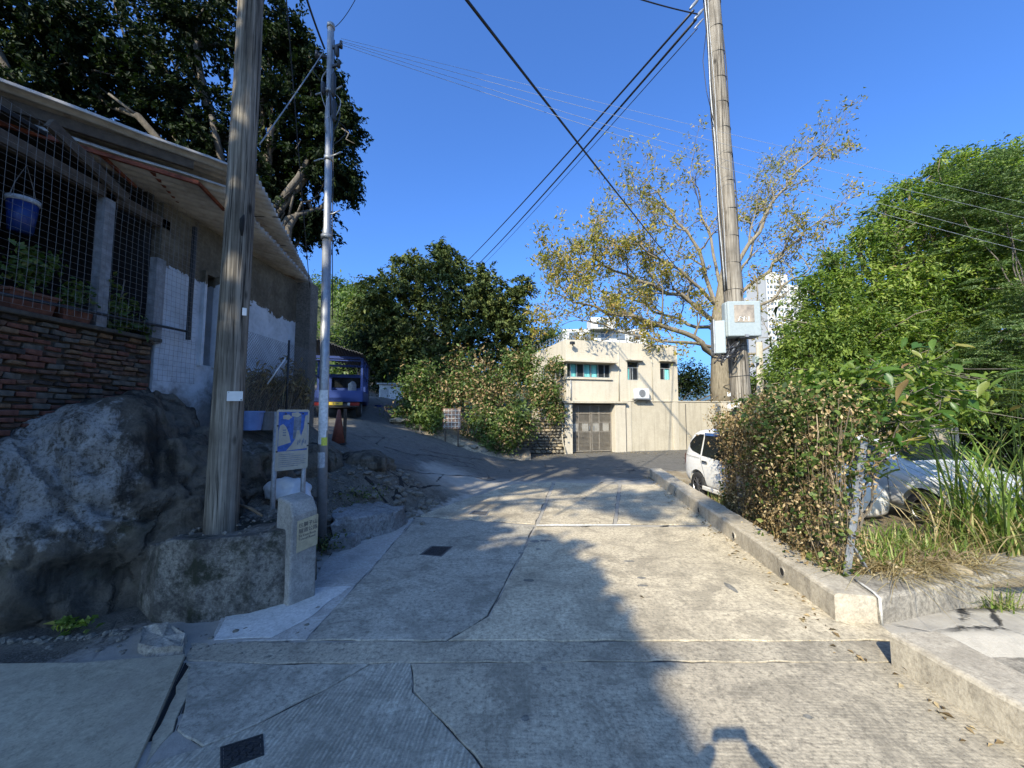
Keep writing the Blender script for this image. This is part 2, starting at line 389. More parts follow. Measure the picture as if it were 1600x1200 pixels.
# ------------------------------------------------------------------ concrete slabs of the road (flat part)
def rough_poly(pts, step=.09, amp=.012, shrink=.006, seed=0):
    out = []; n = len(pts); c = sum((Vector(q) for q in pts), Vector((0, 0))) / n
    for i in range(n):
        a, b = Vector(pts[i]), Vector(pts[(i + 1) % n]); L = (b - a).length; k = max(1, int(L / step)); d = (b - a).normalized(); nn = Vector((-d.y, d.x))
        for j in range(k):
            q = a + (b - a) * j / k
            w = amp * (fbm((q.x, q.y, seed), 2.5, 3) * 1.6 + fbm((q.x, q.y, seed + 9), 14, 2) * .7)
            out.append(q + nn * w)
    # inset
    m = len(out); ar = sum(out[i].x * out[(i + 1) % m].y - out[(i + 1) % m].x * out[i].y for i in range(m)); s = 1 if ar > 0 else -1
    res = []
    for i in range(m):
        d = (out[(i + 1) % m] - out[i - 1]).normalized(); res.append(out[i] + Vector((-d.y, d.x)) * s * shrink)
    return res
MAT['joint'] = flat('dirt filled joint', (.06, .055, .047), .95, 0, .4, 20)
def W(px, py): q = gnd(px, py); return (q.x, q.y)
def slab(pts, mat, top=0.0, amp=.012, shrink=.006, seed=0, name='slab', thick=.03):
    pl = [p_ if isinstance(p_[0], float) else W(*p_) for p_ in pts]
    poly = rough_poly(pl, amp=amp, shrink=shrink, seed=seed)
    MB().prism(pl, -.0136, -.0126 + .00012 * seed).build('joint_bed', MAT['joint'], road) if thick > .01 else None
    mb = MB(); mb.prism([tuple(q) for q in poly], top - thick, top)
    return mb.build(name, MAT[mat], road, bevel=.004, seg=1)
slab([(838, 823), (1185, 823), (1405, 1000), (975, 1000), (700, 1000), (765, 962), (800, 895)], 'slab_main', 0.0, 0.0125, 0.0042, 1)
slab([(835, 822), (650, 808), (600, 868), (548, 925), (480, 999), (698, 1000), (763, 961), (798, 894)], 'slab_patch', .001, 0.0175, 0.0042, 2)
slab([(648, 808), (585, 812), (525, 850), (492, 905), (470, 935), (440, 930), (350, 955), (335, 1001), (478, 999), (546, 925), (598, 868)], 'slab_light', -.002, 0.0175, 0.0036, 3)
slab([(452, 922), (548, 916), (490, 962), (425, 996), (338, 1000), (352, 962)], 'slab_white', .006, .02, .0, 4, thick=.006)
slab([(300, 1002), (700, 1001), (975, 1001), (1398, 1001), (1400, 1033), (975, 1032), (640, 1034), (430, 1036), (292, 1031)], 'slab_dark', -.002, 0.015, 0.0042, 5)
slab([(292, 1034), (440, 1038), (578, 1036), (508, 1076), (400, 1130), (318, 1165), (275, 1140), (290, 1090)], 'slab_patch', .001, 0.0175, 0.0036, 6)
slab([(510, 1077), (580, 1036), (640, 1036), (646, 1080), (702, 1140), (737, 1180), (790, 1260), (-.1, -.9), (-2.0, -.9), (225, 1196), (318, 1166), (400, 1131)], 'slab_ribbed', .0, 0.0125, 0.0036, 7)
slab([(642, 1036), (975, 1034), (1400, 1035), (3.2, 2.3), (3.4, -4.0), (-.1, -4.0), (-.1, -.9), (791, 1259), (739, 1180), (704, 1140), (648, 1080)], 'slab_dark', .0, 0.01, 0.0036, 8)
slab([(-9.0, 3.22), (-3.4, 3.20), (292, 1024), (214, 1202), (-2.1, -.8), (-2.4, -4.0), (-9.0, -4.0)], 'slab_left', .02, .006, .012, 9, thick=.05)
slab([(298, 1034), (289, 1090), (273, 1140), (224, 1196), (240, 1150)], 'slab_left', .0, 0.015, 0.0042, 10)
slab([(842, 819), (958, 819), (966, 757), (868, 753)], 'slab_main', -.002, 0.01, 0.0042, 11)
slab([(964, 819), (1180, 819), (1022, 757), (971, 757)], 'slab_main', .0, 0.01, 0.0042, 12)
slab([(655, 806), (836, 819), (863, 753), (800, 757), (705, 786)], 'slab_main', -.001, 0.02, 0.0042, 13)
gp0 = [W(294, 1022), W(302, 1030), W(226, 1204), W(211, 1204)]
MB().prism([tuple(Vector(q)) for q in gp0], -.0135, -.0115).build('gap', MAT['hole'], road)  # dark strip stands in for the shade down this slab gap
# white painted line on the joint
wl_ = [W(838, 821.6), W(985, 821), W(985, 819.4), W(838, 820)]
ln = MB().prism([tuple(q) for q in rough_poly(wl_, .12, .008, 0, 4)], .001, .005).build('painted_line', MAT['white_line'], road)
# grey repair spots left on the concrete
def spot(px, py, rx, ry, seed):
    c = gnd(px, py); pts = []
    for k in range(18):
        a = 2 * math.pi * k / 18; rr = 1 + .35 * fbm((math.cos(a), math.sin(a), seed), 1.3, 3)
        pts.append((c.x + rx * rr * math.cos(a), c.y + ry * rr * math.sin(a)))
    return pts
MAT['spot'] = concrete('oil spot', (.12, .115, .10), (.21, .20, .175), speck=.4, stain=.3)
for i, (px, py, rx, ry) in enumerate([(836, 846, .08, .05), (852, 845, .08, .05), (841, 858, .04, .03), (814, 864, .04, .04), (826, 907, .06, .04), (983, 877, .08, .03), (1002, 903, .05, .03), (1004, 915, .06, .025), (1140, 917, .035, .14), (850, 1045, .025, .02), (820, 1123, .03, .025), (1262, 1120, .03, .02)]):
    MB().prism(spot(px, py, rx, ry, i * 3.1), .0012, .0030).build('stain', MAT['spot'], road)

# cracks draped over the slope as narrow dark grooves
def crack(pts, w=.02, seed=0):
    P = []
    for (px, py, Y) in pts:
        q = at(px, py, Y); P.append(Vector((q.x, q.y)))
    mb = MB(); prev = None; tot = []
    for i in range(len(P) - 1):
        k = max(2, int((P[i + 1] - P[i]).length / .06))
        for j in range(k): tot.append(P[i].lerp(P[i + 1], j / k))
    vs = []
    for i, q in enumerate(tot):
        d = (tot[min(i + 1, len(tot) - 1)] - tot[max(i - 1, 0)]).normalized(); nn = Vector((-d.y, d.x))
        q = q + nn * .06 * fbm((q.x, q.y, seed), 2.2, 4)
        ww = w * (.5 + .8 * abs(fbm((q.x, q.y, seed + 5), 5, 2)) * 2) * .5
        for sgn in (-1, 1):
            e = q + nn * ww * sgn; vs.append((e.x, e.y, road_z(e.x, e.y) + .007))
    mb.add(vs, [(2 * i, 2 * i + 1, 2 * i + 3, 2 * i + 2) for i in range(len(tot) - 1)])
    return mb.build('crack', MAT['hole'], road)
crack([(560, 720, 8.6), (620, 735, 8.9), (680, 735, 10.2), (740, 738, 11.3), (790, 748, 11.2)], .035, 1)
crack([(600, 700, 11.5), (650, 712, 11.6), (700, 716, 12.6), (745, 728, 12.6)], .05, 2)
crack([(590, 742, 8.0), (640, 752, 8.2), (690, 745, 9.4)], .04, 3)
crack([(570, 768, 7.3), (610, 778, 7.3), (632, 790, 7.5), (650, 805, 7.5)], .05, 4)
crack([(655, 700, 12.4), (700, 706, 13.2), (760, 716, 14.2)], .04, 5)
crack([(620, 745, 8.5), (628, 760, 7.9), (612, 775, 7.4)], .06, 6)

# iron covers let into the road
def cover(pts, label, plate, border, name='manhole_cover'):
    pl = [Vector(W(*q)) for q in pts]; c = sum(pl, Vector((0, 0))) / 4
    o = thing(name, label, 'manhole', (c.x, c.y, 0), group='iron covers let into the road')
    mb = MB(); n = 4
    outer = pl; inner = [c + (q - c) * .86 for q in pl]
    vs = [(q.x, q.y, .004) for q in outer] + [(q.x, q.y, .004) for q in inner] + [(q.x, q.y, -.01) for q in outer] + [(q.x, q.y, -.01) for q in inner]
    fs = []
    for i in range(4):
        j = (i + 1) % 4; fs += [(i, j, 4 + j, 4 + i), (i, 8 + i, 8 + j, j), (4 + i, 4 + j, 12 + j, 12 + i)]
    mb.add(vs, fs).build('frame', MAT[border], o)
    pi_ = [c + (q - c) * .84 for q in pl]
    MB().prism([tuple(q) for q in pi_], -.012, .003).build('plate', MAT[plate], o, bevel=.002, seg=1)
    st = MB(); e1 = pi_[1] - pi_[0]; e2 = pi_[3] - pi_[0]
    for i in range(5):
        for j in range(4):
            q = pi_[0] + e1 * (.12 + .19 * i) + e2 * (.16 + .225 * j)
            st.box((q.x, q.y, .005), (.045, .02, .004), (i + j) % 2 * 1.2)
    tag(st.build('tread_pattern', MAT[plate], o), kind='stuff')
cover([(655, 867), (674, 853), (708, 854), (690, 870)], 'dark iron manhole cover in the shaded middle of the road', 'iron', 'iron_frame')
cover([(731, 804), (739, 798), (765, 799), (760, 806)], 'small pale worn cover in the sunny part of road', 'iron_frame', 'steel_dull')
cover([(344, 1168), (411, 1147), (413, 1180), (344, 1206)], 'black iron plate in the brushed concrete nearest the viewer', 'iron', 'iron')

# ------------------------------------------------------------------ kerbs and low walls on the right
def kerb_run(name, a, b, w, h, label, z0=-.3, mat='kerb', n=60, closed=True, taper=0):
    o_dir = (Vector(b) - Vector(a)); L = o_dir.length; d = o_dir.normalized(); nn = Vector((d.y, -d.x)) * (1 if w > 0 else -1); w = abs(w)
    mb = MB(); prof = [(0, z0), (0, h - .03), (.012, h - .01), (.035, h), (w - .03, h), (w - .008, h - .012), (w, h - .03), (w, z0)]
    m = len(prof); vs = []; k = max(2, int(L / .12))
    for i in range(k + 1):
        q = Vector(a) + d * (L * i / k)
        for (o_, z) in prof:
            e = q + nn * o_
            wob = .010 * fbm((e.x * 1.0, e.y * 1.0, z), 3.0, 4) + .005 * fbm((e.x, e.y, z), 17, 2)
            vs.append((e.x + nn.x * wob, e.y + nn.y * wob, z + (wob * .8 if z > 0 else 0)))
    fs = [(i * m + j, i * m + j + 1, (i + 1) * m + j + 1, (i + 1) * m + j) for i in range(k) for j in range(m - 1)]
    fs += [tuple(reversed(range(m))), tuple(k * m + j for j in range(m))]
    mb.add(vs, fs)
    ob = mb.build(name, MAT[mat]); tag(ob, label, 'kerb')
    me = ob.data; bm = bmesh.new(); bm.from_mesh(me); bmesh.ops.recalc_face_normals(bm, faces=bm.faces); bm.to_mesh(me); bm.free()
    return ob
kerb_long = kerb_run('kerb', KA, KB, .37, .255, 'long raised concrete kerb with drain holes beside the vine hedge')
for (Y, r) in [(4.72, .045), (6.05, .045), (7.6, .045), (9.2, .04)]:
    x = kerb_x(Y); dd = (KB - KA).normalized(); nn = Vector((-dd.y, dd.x, 0))
    c = Vector((x, Y, .10)) + nn * .004
    mb = MB(); n = 14; up = Vector((0, 0, 1)); al = Vector((dd.x, dd.y, 0))
    for rr, off in ((r * 1.25, -.02), (r * 1.25, .012), (r, .012), (r, -.001)):
        for k in range(n):
            a = 2 * math.pi * k / n; e = c + (al * math.cos(a) + up * math.sin(a)) * rr + nn * off; mb.v.append(tuple(e))
    for j in range(3):
        for k in range(n): mb.f.append((j * n + k, j * n + (k + 1) % n, (j + 1) * n + (k + 1) % n, (j + 1) * n + k))
    pp = mb.build('drain_pipe', MAT['kerb_wall'], kerb_long)
    mb = MB(); mb.add([tuple(c + (al * math.cos(2 * math.pi * k / n) + up * math.sin(2 * math.pi * k / n)) * r * .99 + nn * .009) for k in range(n)], [tuple(range(n))])
    mb.build('pipe_shade_disc', MAT['hole'], pp)  # black disc stands in for the shade inside the pipe
kerb_near = kerb_run('kerb', (3.32, -4.0), (3.0, 3.19), .43, .25, 'pitted concrete kerb in the near right corner beyond the drain gap')
low_wall = kerb_run('low_wall', (3.475, 3.79), (7.5, 4.90), -.42, .245, 'low concrete wall running right from the kerb corner under the grass', z0=-.5, mat='kerb_wall')
low_wall['category'] = 'wall'
# white mortar bead at the joint between kerb and low wall
mbt = MB(); pts = [(3.50, 3.80, -.02), (3.485, 3.79, .12), (3.48, 3.785, .235), (3.49, 3.86, .258), (3.53, 4.01, .258), (3.56, 4.14, .258)]
mbt.tube([(x + .008 * fbm((x, y, z), 9), y - .01, z + .002) for x, y, z in pts], [.012, .014, .012, .010, .012, .009], 6).build('mortar_bead', MAT['slab_white'], low_wall, smooth=True)
# concrete apron of the drain in the gap
mb = MB(); ax = np.linspace(3.3, 8, 30); ay = np.linspace(0, 1, 10)
vs = []
for j in ay:
    for x in ax:
        y = (2.2 + .05 * (x - 3.3)) * (1 - j) + (3.80 + (x - 3.475) * .276) * j
        vs.append((x, y, -.10 + .02 * fbm((x, y, 2), 2.0) - .05 * smooth((x - 3.4) / .8) * j))
mb.add(vs, [(j * 30 + i, j * 30 + i + 1, (j + 1) * 30 + i + 1, (j + 1) * 30 + i) for j in range(9) for i in range(29)])
ap = mb.build('drain_apron', MAT['kerb_wall'], smooth=True); tag(ap, kind='structure')

# ------------------------------------------------------------------ boulder, rock bank, plinth
def rockmat(name, dark, mid, lichen, lic_c, lic_r, thr=.5):
    t = NT(name); p = t.pos()
    n1 = t.noise(p, 1.1, 7, .65, .3); n2 = t.noise(p, 7, 6, .7); n3 = t.noise(p, 30, 6, .82)
    col = t.ramp(t.math('ADD', t.math('ADD', t.math('MULTIPLY', n1, .35), t.math('MULTIPLY', n2, .35)), t.math('MULTIPLY', n3, .3)), [(.34, dark), (.52, mid), (.68, tuple(c * 1.5 for c in mid))])
    d = t.n('ShaderNodeVectorMath', operation='DISTANCE'); t.L.new(p, d.inputs[0]); d.inputs[1].default_value = lic_c
    core = t.ramp(t.math('DIVIDE', d.outputs['Value'], lic_r), [(.0, 1.0), (.45, .85), (1.0, 0.0)])
    s1 = t.noise(t.map(p, (1, 1, .55), (0, R(35), 0)), 2.1, 7, .68, .5)
    a = t.math('ADD', t.math('MULTIPLY', s1, .62), t.math('MULTIPLY', core, .44))
    a = t.math('ADD', a, t.math('MULTIPLY', t.math('SUBTRACT', n2, .5), .35))
    mask = t.ramp(a, [(thr + .02, 0.0), (thr + .09, 1.0)])
    hol = t.math('ADD', t.ramp(n3, [(.38, .8), (.5, 0.0)]), t.math('MULTIPLY', t.ramp(t.noise(t.map(p, (2.2, 2.2, .7), (0, R(40), 0)), 4.0, 6, .75), [(.40, .8), (.48, 0.0)]), .9))
    hol = t.math('MINIMUM', hol, 1.0)
    mask = t.math('MULTIPLY', mask, t.math('SUBTRACT', 1.0, hol))
    lc = t.ramp(t.math('ADD', t.math('MULTIPLY', n2, .5), t.math('MULTIPLY', n3, .5)), [(.36, tuple(c * .7 for c in lichen)), (.7, lichen)])
    ck = t.voro(t.map(p, (1, 1, .8), (R(20), R(30), 0)), 0.8, 'DISTANCE_TO_EDGE'); wb = t.noise(p, 3.0, 5, .7)
    ckm = t.ramp(t.math('ADD', ck, t.math('MULTIPLY', t.math('SUBTRACT', wb, .5), .22)), [(.0, 1.0), (.022, 0.0)])
    drip = t.ramp(t.noise(t.map(p, (3.2, 3.2, .28)), 1.0, 5, .65), [(.50, 0.0), (.62, .75)])
    col = t.mix(drip, col, tuple(c * .45 for c in dark))
    col = t.mix(t.math('MULTIPLY', mask, t.math('SUBTRACT', 1.0, t.math('MULTIPLY', drip, .7))), col, lc)
    col = t.mix(t.math('MULTIPLY', ckm, .55), col, tuple(c * .3 for c in dark))
    mo = t.ramp(t.noise(p, 2.2, 5, .6), [(.58, 0.0), (.68, .6)])
    col = t.mix(t.math('MULTIPLY', mo, t.math('SUBTRACT', 1.0, mask)), col, (.03, .034, .012))
    h = t.math('SUBTRACT', t.math('ADD', t.math('MULTIPLY', n2, 1.1), t.math('MULTIPLY', n3, .6)), t.math('MULTIPLY', ckm, .8))
    return t.done(col, .92, 0, t.bump(h, 1.0, .045), .2)
MAT['boulder'] = rockmat('lichened granite', (.030, .027, .022), (.125, .108, .083), (.40, .385, .35), (-4.75, 3.75, 1.45), 1.5, .58)
MAT['rock'] = rockmat('dark granite', (.035, .032, .027), (.13, .115, .09), (.26, .26, .25), (-4, 6, 1.5), 1.0, .68)
MAT['stone'] = flat('grey stone', (.17, .155, .125), .9, 0, .3, 14, .8)
MAT['stone_warm'] = flat('buff stone', (.33, .27, .18), .9, 0, .35, 9, .8)
def rock_mesh(name, c, r, seed, sub=4, power=2.6, amp=.18, freq=1.0, fine=.04, crag=0.0):
    bm = bmesh.new(); bmesh.ops.create_icosphere(bm, subdivisions=sub, radius=1)
    for v in bm.verts:
        d = v.co.normalized(); k = (abs(d.x) ** power + abs(d.y) ** power + abs(d.z) ** power) ** (-1 / power)
        q = Vector((d.x * k * r[0], d.y * k * r[1], d.z * k * r[2]))
        w = 1 + amp * fbm(q, freq, 4, seed) * 1.6 + fine * fbm(q, freq * 5, 4, seed + 4)
        if crag:
            dd = mnoise.voronoi(q * .85 + Vector((seed, .6 * fbm(q, 1.5, 3), .5 * fbm(q, 1.2, 3, 7))))[0]
            w -= crag * math.exp(-(dd[1] - dd[0]) * 16) + crag * .55 * (dd[0] - .4)
            rg = 1 - abs(fbm(q, 1.8, 4, seed + 9)) * 2.2; w += crag * .5 * (rg - .5)
            d3 = mnoise.voronoi(q * 3.2 + Vector((0, seed, .4 * fbm(q, 4, 2))))[0]; w -= crag * .22 * math.exp(-(d3[1] - d3[0]) * 14)
        v.co = q * w + Vector(c)
    me = bpy.data.meshes.new(name); bm.to_mesh(me); bm.free()
    me.polygons.foreach_set('use_smooth', [True] * len(me.polygons)); return me
b = link('boulder', rock_mesh('boulder', (-5.62, 4.98, .1), (2.25, 1.55, 1.98), 3.3, 7, 2.7, .12, .6, .03, .042), MAT['boulder'])
tag(b, 'huge dark boulder with pale lichen patches under the brick wall', 'boulder')
b = link('boulder', rock_mesh('boulder', (-4.15, 6.0, .75), (.85, .9, .85), 8.1, 5, 2.6, .22, .9, .06, .12), MAT['rock'])
tag(b, 'dark shaded rock bank behind the wooden pole below the buckets', 'rock')
b = link('boulder', rock_mesh('boulder', (-3.02, 8.05, .86), (.62, .55, .34), 5.5, 5, 2.3, .2, 1.4, .05, .08), MAT['rock'])
tag(b, 'low rounded rock at the road edge below the traffic cone', 'rock')
b = link('boulder', rock_mesh('boulder', (-3.9, 7.3, .9), (.6, .7, .55), 12.5, 4, 2.3, .25, 1.4, .05), MAT['rock'])
tag(b, 'dark rock on the bank left of the steel pole', 'rock')
# plinth carrying the wooden pole: rounded concrete block
pl = [W(214, 955), W(262, 962), W(330, 950), W(400, 915), W(432, 885)]
pl = [Vector(q) for q in pl]
base = [(-3.62, 3.98), (-3.45, 3.86), (-3.05, 3.84), (-2.62, 3.98), (-2.36, 4.20), (-2.36, 4.75), (-2.9, 5.1), (-3.9, 5.0), (-4.1, 4.3)]
mb = MB(); n = len(base); lev = [(-.1, 1.03), (.15, 1.02), (.4, 1.0), (.62, .985), (.715, .975), (.745, .955)]
cx_, cy_ = -3.2, 4.5; ring = []
dense = []
for i in range(n):
    a, c = Vector(base[i]), Vector(base[(i + 1) % n])
    for j in range(6): dense.append(a.lerp(c, j / 6))
n = len(dense)
for (z, k) in lev:
    for q in dense:
        w = .03 * fbm((q.x, q.y, z), 2.2, 4) + .012 * fbm((q.x, q.y, z), 12, 3)
        x = cx_ + (q.x - cx_) * (k + w); y = cy_ + (q.y - cy_) * (k + w)
        zz = z - (.16 * smooth((-3.3 - q.x) / .5) if z > .5 else 0)
        mb.v.append((x, y, zz))
for j in range(len(lev) - 1):
    for i in range(n): mb.f.append((j * n + i, j * n + (i + 1) % n, (j + 1) * n + (i + 1) % n, (j + 1) * n + i))
mb.f.append(tuple((len(lev) - 1) * n + i for i in range(n)))
o = mb.build('pole_plinth', MAT['plinth'], smooth=False); tag(o, 'mossy rounded concrete plinth holding the left wooden pole', 'plinth')

# ------------------------------------------------------------------ wooden pole, left
def wood_pole(name, base_, top_, r0, r1, mat, label, seed, knots=()):
    o = thing(name, label, 'utility pole', base_)
    a, c = Vector(base_), Vector(top_); mb = MB(); n = 20; k = 60; vs = []
    d = (c - a).normalized(); x = d.cross(Vector((0, 1, 0))).normalized(); y = d.cross(x)
    for i in range(k + 1):
        t_ = i / k; q = a.lerp(c, t_); r = r0 + (r1 - r0) * t_
        bend = .012 * math.sin(t_ * 5 + seed)
        for j in range(n):
            an = 2 * math.pi * j / n
            rr = r * (1 + .035 * fbm((math.cos(an) * 1.4, math.sin(an) * 1.4, t_ * 6), 1.0, 3, seed))
            e = q + (x * math.cos(an) + y * math.sin(an)) * rr + x * bend; vs.append(tuple(e))
    mb.add(vs, [(i * n + j, i * n + (j + 1) % n, (i + 1) * n + (j + 1) % n, (i + 1) * n + j) for i in range(k) for j in range(n)] + [tuple(k * n + j for j in range(n))])
    mb.build('shaft', MAT[mat], o, smooth=True)
    return o
pb = at(347, 818, 4.33); pt = at(391, 0, 4.33); pt2 = pb + (pt - pb) * 1.35
PL_AXIS = (pb, (pt - pb).normalized())
wp = wood_pole('utility_pole', (pb.x, pb.y, pb.z - .2), tuple(pt2), .158, .118, 'pole_left', 'thick weathered wooden utility pole standing on mossy plinth', 2.0)
def plate_on(parent, px, py, Y, w, h, name='number_plate', mat='white_plate', rz=0.0, tilt=0.0, th=.004):
    q = at(px, py, Y); return MB().box(q, (w, th, h), rz).build(name, MAT[mat], parent)
pn = plate_on(wp, 367, 619, 4.33 - .142, .165, .105, rz=.06)
plate_on(wp, 382, 487, 4.33 - .118, .04, .085, rz=.65)
for dx, dz in ((-.07, .04), (.07, -.04)):
    q = at(367, 619, 4.33 - .145); MB().box((q.x + dx, q.y, q.z + dz), (.012, .006, .012)).build('nail', MAT['dark_metal'], wp)
q = at(378, 350, 4.33 - .108)
mbk = MB(); mbk.tube([q + Vector((-.008, .02, -.13)), q + Vector((0, .0, -.05)), q + Vector((0, .0, .05)), q + Vector((.003, .02, .12))], [.008, .022, .024, .006], 8).build('knot_scar', MAT['hole'], wp, smooth=True)

# ------------------------------------------------------------------ galvanised pole with stickers and cable clutter
gb = at(502, 853, 5.78); gt = at(517, 42, 5.78)
gb.z = -.05
gp = thing('steel_pole', 'slim galvanised steel pole plastered with stickers beside the info sign', 'utility pole', gb)
gd = (gt - gb)
def gax(s): return gb + gd * s
MB().tube([gax(0), gax(.58)], [.068, .065], 18).build('lower_tube', MAT['galv'], gp, smooth=True)
MB().tube([gax(.575), gax(.582), gax(.595), gax(1.0)], [.065, .070, .054, .050], 18).build('upper_tube', MAT['galv'], gp, smooth=True)
MB().tube([gax(.997), gax(1.005)], [.062, .058], 18).build('cap', MAT['steel_dull'], gp, smooth=True)
for s_ in (.575, .73, .865):
    MB().tube([gax(s_ - .004), gax(s_ + .004)], [.086 if s_ < .6 else .066] * 2, 18).build('band', MAT['steel_dull'], gp, smooth=True)
for s_, sg in ((.735, 1), (.728, -1), (.868, 1), (.862, -1), (.62, 1)):
    a = gax(s_); MB().tube([a + Vector((.05 * sg, -.01, 0)), a + Vector((.10 * sg, -.02, 0)), a + Vector((.21 * sg, -.03, .05 * sg))], .011, 8).build('climbing_step', MAT['galv'], gp, smooth=True)
def wrap(name, mat, z0, z1, a0, a1, r, off=.0015):
    mb = MB(); n = 10
    for zz in (z0, z1):
        s_ = (zz - gb.z) / gd.z; c = gax(s_)
        for i in range(n + 1):
            a = R(a0 + (a1 - a0) * i / n); mb.v.append((c.x + (r + off) * math.cos(a), c.y + (r + off) * math.sin(a), zz))
    mb.f = [(i, i + 1, n + 2 + i, n + 1 + i) for i in range(n)]
    return mb.build(name, MAT[mat], gp, smooth=True)
MAT['paper'] = flat('weathered paper', (.62, .63, .62), .8, 0, .22, 24)
MAT['paper_y'] = flat('yellow sticker', (.55, .56, .08), .7, 0, .2, 40)
MAT['paper_g'] = flat('grey paper', (.36, .38, .40), .8, 0, .25, 30)
wrap('sticker', 'paper', 1.72, 2.32, 190, 350, .0675)
wrap('sticker', 'paper_g', 2.42, 2.66, 262, 345, .0665)
wrap('sticker', 'paper', 1.52, 1.72, 200, 330, .068, .002)
wrap('sticker', 'paper_y', 1.50, 1.62, 275, 345, .068, .004)
wrap('sticker', 'paper_g', 1.18, 1.40, 195, 320, .0685)
wrap('sticker', 'paper', 1.62, 1.70, 250, 300, .068, .004)
# cable clutter near the top
for i in range(9):
    s_ = .80 + .17 * random.random(); a = gax(s_); an = random.uniform(0, 6.28); L = random.uniform(.25, .75); w_ = random.uniform(.06, .17)
    o0 = Vector((math.cos(an), math.sin(an), 0)) * .06; pts = []
    for k in range(9):
        u = k / 8; pts.append(a + o0 * (1 + 2.2 * math.sin(u * math.pi) * w_ / .1) + Vector((.03 * math.sin(3 * u + i), 0, -L * u + .1 * math.sin(u * 3.1))))
    MB().tube(pts, random.choice([.006, .008, .010]), 6).build('slack_cable', MAT[random.choice(['cable', 'cable_pale', 'steel_dull'])], gp, smooth=True)
for (s_, dx, L) in ((.90, .085, .42), (.845, .10, .38), (.88, -.08, .22), (.955, .13, .2)):
    a = gax(s_) + Vector((dx, -.05, 0)); MB().tube([a, a + Vector((0, 0, -L * .15)), a + Vector((.005, 0, -L * .85)), a + Vector((0, 0, -L))], [.012, .035, .035, .012], 10).build('splice_case', MAT[random.choice(['steel_dull', 'dark_metal'])], gp, smooth=True)
for (s_, ang) in ((.955, .2), (.935, 2.8), (.915, -.6)):
    a = gax(s_); d = Vector((math.cos(ang), -.3, 0)); MB().bar(a, a + d * .22, .03, .04).build('bracket', MAT['dark_metal'], gp)
    MB().tube([a + d * .2 + Vector((0, 0, -.05)), a + d * .2 + Vector((0, 0, .06))], [.028, .022], 10).build('insulator', MAT['dark_metal'], gp, smooth=True)
MB().tube([gax(.97) + Vector((.07, -.02, 0)), gax(.8) + Vector((.085, -.02, 0)), gax(.6) + Vector((.09, -.02, 0)), gax(.42) + Vector((.095, .03, 0))], .007, 6).build('down_cable', MAT['cable'], gp, smooth=True)

# ------------------------------------------------------------------ information sign on two posts
sb = at(436, 800, 5.05); z_s = terrain(sb.x, sb.y)
sgn = thing('information_sign', 'blue and white information board on two steel posts beside marker stone', 'sign', (sb.x, sb.y, z_s))
cL = at(434, 640, 5.05); cR = at(483, 638, 5.35); top_z = at(458, 640, 5.2).z
dS = Vector((cR.x - cL.x, cR.y - cL.y, 0)); wS = dS.length; dS.normalize(); nS = Vector((dS.y, -dS.x, 0))
h_s = .80; bot_z = top_z - h_s
def sp(u, z, off=0.0): q = Vector((cL.x, cL.y, 0)) + dS * (u * wS) + nS * off; return Vector((q.x, q.y, z))
# panel with rounded corners
def rrect(u0, u1, z0, z1, r, n=5):
    pts = []
    for (cu, cz, a0) in ((u1 - r / wS, z1 - r, 0), (u0 + r / wS, z1 - r, 90), (u0 + r / wS, z0 + r, 180), (u1 - r / wS, z0 + r, 270)):
        for k in range(n + 1):
            a = R(a0 + 90 * k / n); pts.append((cu + r / wS * math.cos(a), cz + r * math.sin(a)))
    return pts
def sheet(pts, off, th, name, mat, parent):
    mb = MB(); n = len(pts)
    vs = [sp(u, z, off) for u, z in pts] + [sp(u, z, off - th) for u, z in pts]
    mb.add(vs, [tuple(reversed(range(n))), tuple(range(n, 2 * n))] + [(i, (i + 1) % n, n + (i + 1) % n, n + i) for i in range(n)])
    o = mb.build(name, MAT[mat], parent)
    bm = bmesh.new(); bm.from_mesh(o.data); bmesh.ops.recalc_face_normals(bm, faces=bm.faces); bm.to_mesh(o.data); bm.free(); return o
MAT['sign_white'] = flat('faded sign white', (.36, .33, .26), .6, 0, .12, 18)
MAT['sign_blue'] = flat('faded sign blue', (.035, .10, .33), .55, 0, .3, 16)
MAT['sign_grey'] = flat('worn sign blue grey', (.14, .17, .22), .6, 0, .35, 22)
MAT['ink'] = flat('dark ink', (.05, .05, .06), .7)
panel = sheet(rrect(-.02, 1.02, bot_z, top_z, .03), .0, .006, 'panel', 'sign_white', sgn)
zm = bot_z + .30 * h_s
sheet([(.04, zm + .01), (.97, zm + .01), (.97, top_z - .03), (.04, top_z - .03)], .002, .0015, 'picture', 'sign_blue', panel)
zz = lambda k: zm + (top_z - zm) * k
sheet([(.50, zz(.30)), (.72, zz(.30)), (.76, zz(.86)), (.52, zz(.86))], .003, .0008, 'picture', 'sign_grey', panel)
sheet([(.05, zz(.14)), (.44, zz(.22)), (.36, zz(.45)), (.27, zz(.60)), (.18, zz(.66)), (.09, zz(.62)), (.05, zz(.5))], .004, .0008, 'picture', 'sign_white', panel)
sheet([(.30, zz(.03)), (.96, zz(.06)), (.96, zz(.88)), (.88, zz(.85)), (.84, zz(.55)), (.76, zz(.36)), (.70, zz(.50)), (.62, zz(.50)), (.58, zz(.30)), (.46, zz(.16))], .005, .0008, 'picture', 'sign_white', panel)
for cu, cz, ru in ((.30, .82, .14), (.58, .88, .15)):
    sheet([(cu + ru * math.cos(a) * (1 + .12 * math.cos(5 * a)), zz(cz) + .032 * math.sin(a) * (1 + .15 * math.cos(5 * a))) for a in np.linspace(0, 6.28, 25)[:-1]], .004, .0008, 'cloud', 'sign_white', panel)
